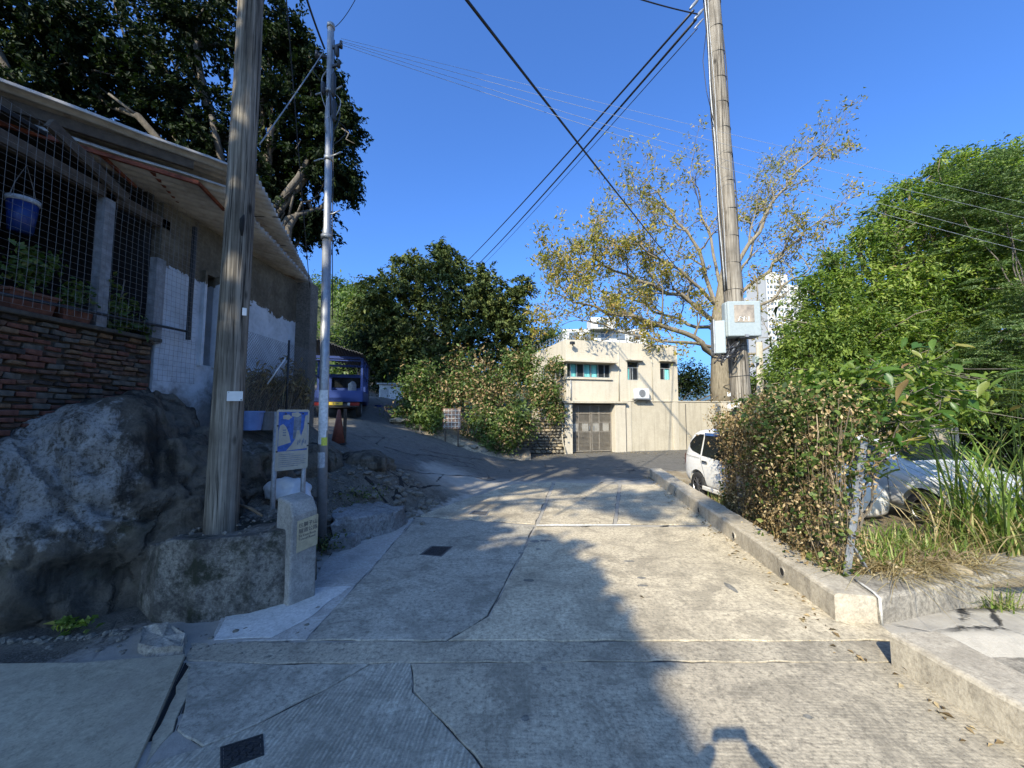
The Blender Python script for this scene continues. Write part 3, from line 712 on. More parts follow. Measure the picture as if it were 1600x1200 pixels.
for u, k, s_ in ((.66, .16, .05), (.72, .20, .04), (.80, .14, .06), (.84, .20, .05), (.90, .18, .04)):
    sheet([(u - .02, zz(k)), (u + .015, zz(k) - .01), (u + .03, zz(k) + s_), (u, zz(k) + s_ * 1.2)], .006, .0008, 'picture', 'sign_grey', panel)
for k in range(3):
    sheet([(.18 + .0 * k, zz(.50 - .06 * k)), (.28, zz(.50 - .06 * k)), (.28, zz(.53 - .06 * k)), (.18, zz(.53 - .06 * k))], .005, .0006, 'text_line', 'sign_grey', panel)
for k, (u0, u1) in enumerate([(.08, .55), (.08, .93), (.08, .88), (.08, .95), (.08, .90), (.08, .94), (.08, .70)]):
    z = zm - .035 - k * .026
    sheet([(u0, z), (u1, z), (u1, z + .007), (u0, z + .007)], .0015, .0006, 'text_line', 'sign_grey', panel)
for u, k in ((.02, .02), (.02, .62), (.985, .12), (.985, .66), (.8, .9), (.25, .9)):
    c = sp(u, zz(k), .006); MB().tube([c - nS * .006, c + nS * .004], .011, 8).build('bolt', MAT['dark_metal'], panel)
for u in (.0, .93):
    a = sp(u, 0, -.035); MB().tube([(a.x, a.y, -.05), (a.x, a.y, top_z - .03)], .031, 14).build('post', MAT['steel_dull'], sgn, smooth=True)

# ------------------------------------------------------------------ stone marker with plaque
mk = thing('marker_stone', 'squat concrete marker stone with yellow direction plaque', 'marker', (*W(466, 930), 0))
A = Vector((*W(469, 934), 0)); Bq = Vector((*W(489, 912), 0)); Cq = Vector((*W(433, 903), 0))
e1 = Vector((.16, .245, 0)); e2 = Vector((-.30, .22, 0)); A = Vector((-2.30, 4.10, 0))
def mk_pt(a, b_, z): q = A + e1 * a + e2 * b_; return Vector((q.x, q.y, z))
prof = [(0, 0, 0), (.02, .0, .90), (.10, .06, 1.02), (.5, .45, 1.06)]
vs = [mk_pt(0, 0, -.06), mk_pt(1, 0, -.06), mk_pt(1, 1, -.06), mk_pt(0, 1, -.06),
      mk_pt(.02, 0, .90), mk_pt(.98, 0, .93), mk_pt(.96, 1, 1.08), mk_pt(.04, 1, 1.06),
      mk_pt(.06, .22, 1.035), mk_pt(.94, .22, 1.05)]
mb = MB().add(vs, [(3, 2, 1, 0), (0, 1, 5, 4), (1, 2, 6, 9, 5), (2, 3, 7, 6), (3, 0, 4, 8, 7), (4, 5, 9, 8), (8, 9, 6, 7)])
o = mb.build('body', MAT['marker'], mk, bevel=.022, seg=2)
MAT['plaque'] = flat('yellow plaque', (.36, .31, .20), .6, 0, .18, 20)
nP = Vector((e1.y, -e1.x, 0)).normalized()
def plq(u, z, off): q = A + e1 * u + nP * off; return Vector((q.x, q.y, z))
mb = MB(); vs = [plq(u, z, o_) for o_ in (.008, -.004) for (u, z) in ((.22, .52), (.98, .55), (.98, .875), (.22, .845))]
mb.add(vs, [(0, 1, 2, 3), (7, 6, 5, 4), (0, 4, 5, 1), (1, 5, 6, 2), (2, 6, 7, 3), (3, 7, 4, 0)])
pq = mb.build('plaque', MAT['plaque'], mk)
def text(body, origin, xdir, up, size, mat, parent, sx=1.0, name='lettering', align='LEFT'):
    cu = bpy.data.curves.new(name, 'FONT'); cu.body = body; cu.size = size; cu.extrude = .0006; cu.resolution_u = 2; cu.align_x = align
    tmp = bpy.data.objects.new('tmp_text', cu); COL.objects.link(tmp)
    bpy.context.view_layer.update()
    dg = bpy.context.evaluated_depsgraph_get(); me = bpy.data.meshes.new_from_object(tmp.evaluated_get(dg))
    bpy.data.objects.remove(tmp)
    x = Vector(xdir).normalized(); u = Vector(up).normalized(); n_ = x.cross(u)
    M_ = Matrix((x * sx, u, n_)).transposed().to_4x4(); M_.translation = Vector(origin)
    me.transform(M_)
    return link(name, me, MAT[mat], parent)
xd = Vector((e1.x, e1.y, .02)).normalized(); W_p = e1.length
for i, (s_, z, sz, sx) in enumerate([('往獅子山', .775, .052, .98), ('隧道公路', .715, .052, .98), ('To Lion Rock', .672, .036, .95), ('Tunnel Road', .636, .036, .98)]):
    text(s_, plq(.26, z, .009), xd, (0, 0, 1), sz, 'ink', pq, sx)

# white sack behind the marker, sticks and litter
bm = bmesh.new(); bmesh.ops.create_icosphere(bm, subdivisions=4, radius=1)
c = at(452, 768, 5.5)
for v in bm.verts:
    q = Vector((v.co.x * .34, v.co.y * .2, max(v.co.z, -.5) * .2)); w = 1 + .35 * fbm(q, 4, 4) ; v.co = q * w + c
me = bpy.data.meshes.new('sack'); bm.to_mesh(me); bm.free(); me.polygons.foreach_set('use_smooth', [True] * len(me.polygons))
o = link('sack', me, MAT['sack']); tag(o, 'crumpled white sack lying behind the marker stone', 'sack')
MAT['stick'] = flat('dry stick', (.16, .115, .07), .9, 0, .3, 20, .5)
q0, q1 = at(372, 788, 4.55), at(410, 806, 4.45)
o = MB().tube([q0, q0.lerp(q1, .5) + Vector((0, 0, .02)), q1], [.016, .018, .012], 7).build('stick', MAT['stick'], smooth=True); tag(o, 'dry stick lying on the plinth beside the wooden pole', 'stick')

# broken concrete ledge right of the steel pole
def chunk(name, poly, z0, z1, mat, label, cat, seed, amp=.03, tilt=0.0):
    mb = MB(); dense = []
    n = len(poly)
    for i in range(n):
        a, c = Vector(poly[i]), Vector(poly[(i + 1) % n]); k = max(1, int((c - a).length / .08))
        for j in range(k): dense.append(a.lerp(c, j / k))
    n = len(dense); cen = sum(dense, Vector((0, 0))) / n; lv = [0, .35, .7, .93, 1.0]; ks = [1.06, 1.03, 1.0, .985, .94]
    for l, k in zip(lv, ks):
        for q in dense:
            w = amp * (fbm((q.x, q.y, l), 3, 4, seed) * 2 + fbm((q.x, q.y, l * 2), 14, 2, seed))
            e = cen + (q - cen) * (k + w); mb.v.append((e.x, e.y, z0 + (z1 - z0) * l + tilt * (e.x - cen.x) + .4 * w * l))
    for j in range(4):
        for i in range(n): mb.f.append((j * n + i, j * n + (i + 1) % n, (j + 1) * n + (i + 1) % n, (j + 1) * n + i))
    cap = len(mb.v); mb.v.append((cen.x, cen.y, z1)); mb.f += [(4 * n + i, 4 * n + (i + 1) % n, cap) for i in range(n)]
    o = mb.build(name, MAT[mat]); tag(o, label, cat); return o
MAT['ledge'] = concrete('broken ledge concrete', (.11, .11, .105), (.25, .25, .24), speck=.6, stain=.55, bumpk=.9)
chunk('concrete_ledge', [(-2.72, 5.98), (-2.42, 6.05), (-1.98, 6.62), (-1.92, 7.05), (-2.3, 7.2), (-2.75, 6.75), (-2.95, 6.3)], -.05, .36, 'ledge', 'broken slanting concrete ledge right of the steel pole', 'ledge', 1.0, .055, -.12)
chunk('concrete_ledge', [(-2.62, 5.62), (-2.36, 5.78), (-2.30, 6.0), (-2.62, 5.98)], -.05, .16, 'ledge', 'small cracked concrete lump at the foot of the steel pole', 'ledge', 3.0)
chunk('loose_stone', [W(216, 1018), W(232, 1022), W(285, 1019), W(290, 1000), W(262, 990), W(225, 995)], -.02, .06, 'kerb_wall', 'flat loose concrete stone at the corner of the left slab', 'stone', 5.0, .07)
# rubble
mb = MB()
rr = random.Random(5)
def pebble(mb, c, s, rr):
    bm = bmesh.new(); bmesh.ops.create_icosphere(bm, subdivisions=1, radius=1)
    mx = Matrix.Rotation(rr.uniform(0, 6.28), 3, 'Z')
    sc = (s * rr.uniform(.7, 1.4), s * rr.uniform(.6, 1.1), s * rr.uniform(.35, .7))
    vs = [mx @ Vector((v.co.x * sc[0] * rr.uniform(.75, 1.2), v.co.y * sc[1] * rr.uniform(.75, 1.2), v.co.z * sc[2])) + Vector(c) for v in bm.verts]
    mb.add(vs, [[v.index for v in f.verts] for f in bm.faces]); bm.free()
for i in range(1100):
    x = rr.uniform(-3.9, -1.6); y = rr.uniform(5.0, 8.6)
    if x > np.interp(y, [5, 6, 7, 8.6], [-2.75, -2.35, -1.9, -1.5]): continue
    pebble(mb, (x, y, road_z(x, y) + .01), rr.choice([.015, .02, .03, .03, .05, .09]), rr)
for i in range(90):
    x = rr.uniform(-4.0, -1.9); y = rr.uniform(3.3, 4.1); 
    if y > 3.75 and x < -2.2: continue
    pebble(mb, (x, y, road_z(x, y) + .005), rr.choice([.01, .015, .02, .03]), rr)
for i in range(260):
    x = rr.uniform(-5.6, -3.2); y = 3.42 + .1 * rr.random() + (.18 * (x + 4.6) if x > -4.6 else 0)
    pebble(mb, (x, y, road_z(x, y) + .006), rr.choice([.008, .012, .02, .035]), rr)
for i in range(160):
    x = rr.uniform(-3.9, -2.5); y = rr.uniform(4.0, 5.1)
    pebble(mb, (x, y, .75 - (.16 * smooth((-3.3 - x) / .5))), rr.choice([.008, .012, .02, .03]), rr)
o = mb.build('rubble', MAT['stone']); tag(o, 'loose grey rubble on the bank around the steel pole', 'rubble', kind='stuff')
for i, (px, py, Y, s_) in enumerate([(548, 752, 7.2, .10), (560, 765, 7.0, .12), (575, 748, 7.4, .09), (602, 758, 7.6, .07), (660, 817, 7.0, .06)]):
    mb = MB(); q = at(px, py, Y); pebble(mb, (q.x, q.y, road_z(q.x, q.y) + .03), s_, rr)
    o = mb.build('loose_stone', MAT['stone']); tag(o, ['fist-sized stone on the rubble just right of steel pole', 'larger angular stone on the rubble above the broken ledge', 'stone lying near the crack below the rounded rock', 'grey stone among cracks on the slope', 'small stone at the edge of the sunny concrete'][i], 'stone', 'loose stones on the bank')

# ------------------------------------------------------------------ foliage tools
def leaf_mesh(name, C, size, nrm=None, up=.35, aspect=.5, fold=.25, jitter=.45, rnd=None, dirs=None, seed=1, bias=None):
    """C: (N,3) centres; every leaf is a folded diamond of two triangles"""
    g = np.random.default_rng(seed); N = len(C)
    nr = g.normal(size=(N, 3)); nr[:, 2] += up * 2
    if nrm is not None: nr = nr * .8 + nrm * 1.0
    nr /= np.linalg.norm(nr, axis=1, keepdims=True)
    d = g.normal(size=(N, 3)) if dirs is None else dirs + g.normal(size=(N, 3)) * .35
    if bias is not None: d = d * .7 + np.array(bias)
    d -= (d * nr).sum(1, keepdims=True) * nr; d /= np.linalg.norm(d, axis=1, keepdims=True) + 1e-9
    s = np.cross(nr, d)
    L = (size * (1 + jitter * g.normal(size=N)).clip(.4, 1.9))[:, None]
    w = L * aspect * .5
    b = C - d * L * .5; tip = C + d * L * .5 - nr * L * .12; m = C - d * L * .05
    l = m + s * w + nr * L * fold * .5; r = m - s * w + nr * L * fold * .5
    V = np.stack([b, l, tip, r], 1).reshape(-1, 3)
    me = bpy.data.meshes.new(name); me.vertices.add(4 * N); me.vertices.foreach_set('co', V.astype(np.float32).ravel())
    idx = np.arange(N)[:, None] * 4
    loops = np.concatenate([idx + np.array([[0, 1, 2]]), idx + np.array([[0, 2, 3]])], 1).reshape(-1)
    me.loops.add(6 * N); me.loops.foreach_set('vertex_index', loops.astype(np.int32))
    me.polygons.add(2 * N); me.polygons.foreach_set('loop_start', np.arange(0, 6 * N, 3, dtype=np.int32)); me.polygons.foreach_set('loop_total', np.full(2 * N, 3, dtype=np.int32))
    a = me.attributes.new('rnd', 'FLOAT', 'POINT')
    rv = g.random(N) if rnd is None else rnd
    a.data.foreach_set('value', np.repeat(rv, 4).astype(np.float32))
    me.update(); me.validate(); return me
def clumps(ells, per, sub_r, leaves, seed, shell=.55, flat_=1.0):
    """ells: list of (centre, radii, weight); returns leaf centres, outward normals, per-leaf random (shared by sub-clump)"""
    g = np.random.default_rng(seed); P, Nn, Rn = [], [], []
    for (c, r, w) in ells:
        k = int(per * w); d = g.normal(size=(k, 3)); d /= np.linalg.norm(d, axis=1, keepdims=True)
        rad = g.random(k) ** shell
        sc = d * rad[:, None] * np.array(r) + np.array(c)
        m = leaves
        off = g.normal(size=(k, m, 3)) * sub_r * g.uniform(.6, 1.3, size=(k, 1, 1)) * np.array([1, 1, flat_])
        P.append((sc[:, None, :] + off).reshape(-1, 3)); Nn.append(np.repeat(d, m, 0))
        Rn.append((np.repeat(g.random(k), m) * .6 + g.random(k * m) * .4))
    return np.concatenate(P), np.concatenate(Nn), np.concatenate(Rn)
def sprays(ells, per, L, leaves, seed, shell=.5, droop=.7):
    """leaf centres strung along short drooping twigs"""
    g = np.random.default_rng(seed); P, Nn, Rn, D = [], [], [], []
    for (c, r, w) in ells:
        k = int(per * w); d = g.normal(size=(k, 3)); d /= np.linalg.norm(d, axis=1, keepdims=True)
        sc = d * (g.random(k) ** shell * g.uniform(.85, 1.18, k))[:, None] * np.array(r) + np.array(c)
        ax = d * .8 + g.normal(size=(k, 3)) * .55; ax[:, 2] = ax[:, 2] * .5 - droop * g.random(k); ax /= np.linalg.norm(ax, axis=1, keepdims=True)
        Lk = L * g.uniform(.5, 1.5, k); t_ = g.random((k, leaves)) - .3
        off = ax[:, None, :] * (t_ * Lk[:, None])[:, :, None]; off[:, :, 2] -= .35 * (t_.clip(0) ** 2) * Lk[:, None]
        off += g.normal(size=off.shape) * L * .10
        P.append((sc[:, None, :] + off).reshape(-1, 3)); Nn.append(np.repeat(d * .5 + np.array([0, 0, .5]), leaves, 0)); D.append(np.repeat(ax, leaves, 0))
        Rn.append(np.repeat(g.random(k), leaves) * .65 + g.random(k * leaves) * .35)
    return np.concatenate(P), np.concatenate(Nn), np.concatenate(Rn), np.concatenate(D)
def limb_pts(a, b, seed, k=7, wob=.08):
    a, b = Vector(a), Vector(b); L = (b - a).length; pts = []
    for i in range(k + 1):
        t_ = i / k; q = a.lerp(b, t_); w = wob * L * math.sin(t_ * math.pi)
        pts.append(q + Vector((fbm((t_ * 3, seed, 0), 1, 2), fbm((t_ * 3, seed, 5), 1, 2), .6 * abs(fbm((t_ * 3, seed, 9), 1, 2)))) * w * 2)
    return pts
def tree(name, label, base, ells, trunk_top, r0, leaf, per, sub_r, nleaf, mat, bark, seed, group=None, shell=.55, flat_=1.0, twigs=3, aspect=.5, limb=True, up=.12, bias=(0, 0, -.4), spray=0.0):
    o = thing(name, label, 'tree', base, group=group)
    mb = MB(); tp = limb_pts(base, trunk_top, seed, 8, .05); mb.tube(tp, list(np.linspace(r0, r0 * .6, len(tp))), 10)
    rr = random.Random(seed)
    if limb:
        for i, (c, r, w) in enumerate(ells):
            st = tp[-1] if i % 2 == 0 else tp[-3]
            lp = limb_pts(st, c, seed + i, 7, .10); mb.tube(lp, list(np.linspace(r0 * .42, r0 * .12, len(lp))), 7)
            for j in range(twigs):
                q = lp[rr.randint(3, 7)]; e = Vector(c) + Vector((rr.gauss(0, 1) * r[0], rr.gauss(0, 1) * r[1], rr.gauss(0, 1) * r[2])) * .6
                tw = limb_pts(q, e, seed + i * 7 + j, 5, .12); mb.tube(tw, list(np.linspace(r0 * .12, r0 * .03, len(tw))), 5)
    mb.build('trunk', MAT[bark], o, smooth=True)
    if spray:
        P, Nn, Rn, D = sprays(ells, per, spray, nleaf, seed, shell)
        link('crown', leaf_mesh('crown', P, leaf, Nn, up, aspect, rnd=Rn, dirs=D * 1.5, seed=seed, jitter=.4), MAT[mat], o); return o
    P, Nn, Rn = clumps(ells, per, sub_r, nleaf, seed, shell, flat_)
    link('crown', leaf_mesh('crown', P, leaf, Nn, up, aspect, rnd=Rn, seed=seed, bias=bias), MAT[mat], o)
    return o
MAT['leaf_shaded'] = leafmat('shade darkened leaf', [(.0, (.007, .013, .004)), (.5, (.012, .022, .007)), (.85, (.022, .036, .010)), (1.0, (.05, .058, .016))], .2, .6, .12)  # crown shade is put into this dark leaf colour
MAT['leaf_mid'] = leafmat('mid green leaf', [(.0, (.03, .055, .014)), (.4, (.07, .115, .026)), (.8, (.13, .18, .042)), (1.0, (.22, .21, .07))], .4)
MAT['leaf_cypress'] = leafmat('dark olive leaf', [(.0, (.020, .032, .011)), (.45, (.055, .08, .022)), (.8, (.12, .14, .038)), (1.0, (.18, .18, .055))], .2, .6, .2)
MAT['leaf_bright'] = leafmat('bright green leaf', [(.0, (.035, .065, .014)), (.3, (.10, .16, .028)), (.75, (.22, .29, .052)), (.94, (.34, .37, .09)), (1.0, (.38, .27, .11))], .5)
MAT['leaf_yellow'] = leafmat('yellowing leaf', [(.0, (.11, .12, .022)), (.45, (.27, .25, .045)), (.75, (.42, .33, .07)), (1.0, (.42, .25, .10))], .5)
MAT['leaf_dead'] = leafmat('dead brown leaf', [(.0, (.08, .055, .028)), (.45, (.22, .155, .08)), (.8, (.38, .28, .15)), (1.0, (.50, .41, .25))], .25, .8, .1)
MAT['leaf_feather'] = leafmat('feathery leaf', [(.0, (.05, .09, .028)), (.6, (.10, .155, .048)), (1.0, (.17, .22, .08))], .4)
MAT['grass'] = leafmat('grass blade', [(.0, (.05, .09, .016)), (.45, (.13, .20, .035)), (.8, (.23, .29, .07)), (1.0, (.42, .37, .17))], .4, .5)
MAT['grass_dry'] = leafmat('dry grass blade', [(.0, (.14, .10, .045)), (.5, (.30, .23, .11)), (1.0, (.48, .40, .23))], .3, .8, .1)
MAT['bark'] = barkmat('grey bark', (.045, .038, .030), (.16, .14, .115))
MAT['bark_pale'] = barkmat('pale bark', (.085, .068, .045), (.26, .22, .155))
def blades(name, roots, hts, wid, bend, mat, parent=None, seed=1, segs=5, lean=None, droop=1.0):
    g = np.random.default_rng(seed); N = len(roots); V = np.zeros((N, segs * 2 + 1, 3)); ang = g.uniform(0, 2 * np.pi, N)
    dirh = np.stack([np.cos(ang), np.sin(ang), np.zeros(N)], 1)
    if lean is not None: dirh = dirh + np.array(lean); dirh /= np.linalg.norm(dirh, axis=1, keepdims=True)
    side = np.stack([-dirh[:, 1], dirh[:, 0], np.zeros(N)], 1)
    bd = bend * g.uniform(.3, 1.4, N)
    for k in range(segs + 1):
        t_ = k / segs; hor = bd * t_ ** 1.7 * hts; ver = hts * (t_ - .45 * droop * (bd.clip(0, 1.2)) * t_ ** 2.6)
        c = roots + dirh * hor[:, None] + np.array([0, 0, 1.0]) * ver[:, None]
        w = wid * (1 - t_) ** .6 * g.uniform(.8, 1.2, N) * (.6 + .4 * min(1, t_ * 4))
        if k < segs: V[:, 2 * k] = c - side * w[:, None] * .5; V[:, 2 * k + 1] = c + side * w[:, None] * .5
        else: V[:, 2 * k] = c
    nv = segs * 2 + 1; idx = np.arange(N)[:, None] * nv; F = []
    for k in range(segs - 1):
        F.append(idx + np.array([[2 * k, 2 * k + 1, 2 * k + 3]])); F.append(idx + np.array([[2 * k, 2 * k + 3, 2 * k + 2]]))
    F.append(idx + np.array([[2 * segs - 2, 2 * segs - 1, 2 * segs]])); F = np.concatenate(F)
    me = bpy.data.meshes.new(name); me.vertices.add(N * nv); me.vertices.foreach_set('co', V.astype(np.float32).ravel())
    me.loops.add(F.size); me.loops.foreach_set('vertex_index', F.astype(np.int32).ravel())
    me.polygons.add(len(F)); me.polygons.foreach_set('loop_start', np.arange(0, F.size, 3, dtype=np.int32)); me.polygons.foreach_set('loop_total', np.full(len(F), 3, dtype=np.int32))
    a = me.attributes.new('rnd', 'FLOAT', 'POINT'); a.data.foreach_set('value', np.repeat(g.random(N), nv).astype(np.float32))
    me.polygons.foreach_set('use_smooth', [True] * len(F)); me.update(); me.validate()
    return link(name, me, MAT[mat], parent)

# ------------------------------------------------------------------ shack on the left
HX = -5.0
hs_ = thing('shack', 'old brick and plaster shack with corrugated eaves above the boulder', 'house', (HX, 5.0, 1.9))
# brick wall in separate bricks
MAT['mortar'] = flat('dark mortar', (.075, .064, .05), .95, 0, .3, 14, .6)
brick_m = [flat('red brick', (.15, .062, .042), .9, 0, .35, 13, .6), flat('brown brick', (.115, .068, .046), .9, 0, .4, 13, .6), flat('ochre brick', (.17, .105, .06), .9, 0, .35, 13, .6), flat('grey stone brick', (.10, .088, .07), .9, 0, .35, 13, .6), flat('sooty brick', (.045, .034, .027), .9, 0, .35, 13, .6)]
MB().box((HX - .13, 3.9, 2.1), (.2, 2.84, 1.78)).build('wall_core', MAT['mortar'], hs_)
bmesh_v = []
for i in range(5):
    bm = bmesh.new(); bmesh.ops.create_cube(bm, size=1)
    for v in bm.verts: v.co = Vector((v.co.x * .11, v.co.y * .150, v.co.z * .050)) + Vector((random.uniform(-.008, .008), random.uniform(-.010, .010), random.uniform(-.007, .007)))
    bmesh.ops.bevel(bm, geom=bm.edges[:], offset=.006, segments=1, affect='EDGES')
    me = bpy.data.meshes.new('brick'); bm.to_mesh(me); bm.free(); me.materials.append(brick_m[i]); bmesh_v.append(me)
rr = random.Random(3); inv = Matrix.Translation(-Vector(hs_.location))
for j in range(19):
    z = 1.80 + j * .0625
    y = 3.35 + (j % 2) * .08
    while y < 5.18:
        if rr.random() < .06:
            y += rr.uniform(.08, .2); continue
        k = rr.choices(range(5), [5, 4, 2, 3, 2])[0]
        o = bpy.data.objects.new('brick', bmesh_v[k]); COL.objects.link(o); o.parent = hs_; o.matrix_parent_inverse = inv
        sx = rr.uniform(.8, 1.08)
        o.location = (HX - .035 + rr.uniform(-.026, .022), y + .075, z + rr.uniform(-.008, .008)); o.rotation_euler = (rr.uniform(-.07, .07), rr.uniform(-.05, .05), rr.uniform(-.09, .09)); o.scale = (1, sx, rr.uniform(.7, 1.08))
        y += .163 * sx + rr.uniform(.0, .03)
# plastered wall with old white paint, brown where the paint stops
t = NT('shack plaster'); p = t.pos(); s3 = t.sep(p)
n1 = t.noise(p, 2.4, 6, .65, .3); n2 = t.noise(p, 14, 5, .65)
brown = t.ramp(t.math('ADD', t.math('MULTIPLY', n1, .6), t.math('MULTIPLY', n2, .4)), [(.3, (.055, .045, .033)), (.5, (.115, .095, .066)), (.7, (.19, .165, .12))])
white = t.ramp(t.math('ADD', t.math('MULTIPLY', n1, .7), t.math('MULTIPLY', n2, .3)), [(.3, (.30, .32, .34)), (.55, (.48, .51, .54)), (.75, (.56, .59, .62))])
lim = t.math('ADD', t.math('MULTIPLY', t.math('SUBTRACT', n1, .5), .55), 4.18)
lim = t.math('SUBTRACT', lim, t.math('MULTIPLY', t.math('SUBTRACT', s3[1], 5.6), .02))
mk_ = t.ramp(t.math('ADD', t.math('MULTIPLY', t.math('SUBTRACT', lim, s3[2]), 6.0), t.math('MULTIPLY', t.math('SUBTRACT', n2, .5), .8)), [(.45, 0.0), (.55, 1.0)])
low = t.ramp(t.math('ADD', t.math('SUBTRACT', s3[2], 2.0), t.math('MULTIPLY', t.math('SUBTRACT', n1, .5), 1.2)), [(.1, 0.0), (.45, 1.0)])
mk_ = t.math('MULTIPLY', mk_, t.math('ADD', t.math('MULTIPLY', low, .75), .25))
MAT['plaster'] = t.done(t.mix(mk_, brown, white), .9, 0, t.bump(t.math('ADD', n1, n2), .5, .02), .15)
w = MB()
w.box((HX - .1, 5.70, 3.35), (.2, .74, 3.3)); w.box((HX - .1, 7.58, 3.35), (.2, 2.36, 3.3)); w.box((HX - .1, 6.235, 4.63), (.2, .33, .76)); w.box((HX - .1, 6.235, 2.2), (.2, .33, 1.1))
w.build('plaster_wall', MAT['plaster'], hs_)
MB().box((HX - .22, 6.235, 3.5), (.05, .34, 1.6)).build('doorway_shade', MAT['black'], hs_)  # black panel stands in for the shade in the doorway recess
for y in (6.085, 6.385): MB().box((HX + .01, y, 3.5), (.10, .05, 1.55)).build('door_jamb', MAT['plaster'], hs_)
# end pillar
MAT['pillar'] = concrete('pillar concrete', (.10, .09, .075), (.20, .18, .15), speck=.3, stain=.5, bumpk=.5, streak=.5)
MB().box((HX + .05, 8.93, 3.3), (.56, .34, 3.4)).build('pillar', MAT['pillar'], hs_, bevel=.012)
# window bay: dark room behind, posts, beam, sill
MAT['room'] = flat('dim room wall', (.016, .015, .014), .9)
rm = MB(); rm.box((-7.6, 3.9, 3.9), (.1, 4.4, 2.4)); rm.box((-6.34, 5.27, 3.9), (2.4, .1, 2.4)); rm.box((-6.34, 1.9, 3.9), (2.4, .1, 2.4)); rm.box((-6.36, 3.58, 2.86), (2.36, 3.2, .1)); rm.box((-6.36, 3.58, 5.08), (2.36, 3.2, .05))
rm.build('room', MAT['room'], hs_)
MAT['old_wood'] = flat('old grey timber', (.075, .058, .042), .85, 0, .3, 12, .5)
MAT['white_wood'] = flat('peeling white timber', (.22, .225, .23), .8, 0, .3, 10, .4)
MB().box((HX - .05, 4.62, 3.85), (.10, .12, 1.75)).build('post', MAT['white_wood'], hs_)
MB().box((HX - .06, 3.9, 4.70), (.12, 3.1, .13)).build('beam', MAT['old_wood'], hs_)
MB().bar((HX + .05, 3.9, 5.08), (HX + .05, 4.75, 4.72), .06, .12).build('brace', MAT['old_wood'], hs_)
MB().box((HX - .08, 3.9, 2.99), (.34, 2.9, .05)).build('sill', MAT['mortar'], hs_, bevel=.01)
MB().box((HX + .0, 5.30, 3.55), (.10, .14, 1.2)).build('broken_jamb', MAT['white_wood'], hs_)
MB().tube([(HX + .12, 3.0, 3.10), (HX + .12, 5.72, 3.20)], .018, 8).build('rail', MAT['dark_metal'], hs_, smooth=True)
MB().box((HX + .13, 5.72, 3.95), (.045, .045, 1.75)).build('mesh_post', MAT['dark_metal'], hs_)
# welded wire mesh
def wires(name, a, b, z0, z1, sp_, r, mat, parent, sag=.012, zb=None):
    a, b = Vector(a), Vector(b); L = (b - a).length; mb = MB(); d = (b - a) / L; nn = Vector((d.y, -d.x, 0))
    def pt(s, z): w = sag * fbm((s, z, 1), 1.3, 3) * 2; q = a + d * s + nn * w; return Vector((q.x, q.y, z + .01 * fbm((s, 2, 0), .8)))
    nv = int(L / sp_)
    for i in range(nv + 1):
        s = i * sp_; mb.tube([pt(s, z0 + (z1 - z0) * k / 5) for k in range(6)], r, 4, False)
    for j in range(int((z1 - z0) / sp_) + 1):
        z = z0 + j * sp_; mb.tube([pt(L * k / 10, z) for k in range(11)], r, 4, False)
    return mb.build(name, MAT[mat], parent)
MAT['wire'] = flat('grey wire', (.17, .16, .15), .6, .4, .2, 20)
wires('wire_mesh', (HX + .16, 2.7, 0), (HX + .16, 5.80, 0), 3.05, 4.98, .074, .0018, 'wire', hs_)
wires('wire_mesh', (HX + .17, 5.15, 0), (HX + .17, 5.84, 0), 2.42, 3.08, .074, .0018, 'wire', hs_)
# roof sheets
def corr(name, a, b, c, d, amp, pitch, mat, parent, along='u', th=.012):
    a, b, c, d = map(Vector, (a, b, c, d)); Lu = max((b - a).length, (c - d).length); Lv = max((d - a).length, (c - b).length)
    nu = int(Lu / pitch * 6) if along == 'u' else 8; nv = int(Lv / pitch * 6) if along == 'v' else 8; mb = MB(); vs = []
    for off in (0, -th):
        for j in range(nv + 1):
            for i in range(nu + 1):
                u, v = i / nu, j / nv; q = a * (1 - u) * (1 - v) + b * u * (1 - v) + c * u * v + d * (1 - u) * v
                ph = (u * Lu if along == 'u' else v * Lv) / pitch * 2 * math.pi
                vs.append((q.x + .015 * fbm((u * 9, v * 9, 0), 1, 2), q.y, q.z + amp * math.sin(ph) + .02 * fbm((u * 6, v * 6, 3), 1, 3) + off))
    m = (nu + 1) * (nv + 1); fs = []
    for j in range(nv):
        for i in range(nu):
            k = j * (nu + 1) + i; fs.append((k, k + 1, k + nu + 2, k + nu + 1)); fs.append((m + k, m + k + nu + 1, m + k + nu + 2, m + k + 1))
    for i in range(nu):
        k = i; fs.append((k, m + k, m + k + 1, k + 1)); k = nv * (nu + 1) + i; fs.append((k, k + 1, m + k + 1, m + k))
    for j in range(nv):
        k = j * (nu + 1); fs.append((k, k + nu + 1, m + k + nu + 1, m + k)); k = k + nu; fs.append((k, m + k, m + k + nu + 1, k + nu + 1))
    mb.add(vs, fs); return mb.build(name, MAT[mat], parent, smooth=True)
t = NT('weathered roof sheet'); p = t.pos()
n1 = t.noise(p, 1.8, 6, .65); n2 = t.noise(p, 9, 5, .6)
cc = t.ramp(t.math('ADD', t.math('MULTIPLY', n1, .6), t.math('MULTIPLY', n2, .4)), [(.32, (.22, .205, .18)), (.55, (.40, .38, .345)), (.7, (.50, .48, .44))])
cc = t.mix(t.ramp(t.noise(p, 1.1, 5, .7, .5), [(.60, 0.0), (.68, .8)]), cc, (.12, .055, .03))
MAT['roof_sheet'] = t.done(cc, .7, .1, t.bump(n2, .2, .01), .3)
U0, U1, U2 = Vector((-6.9, 2.05, 5.40)), at(402, 275, 5.4), at(489, 443, 9.95)
rf = corr('roof', U0, U1, U2, (-8.6, 7.6, 6.2), .045, .20, 'roof_sheet', hs_, 'v')
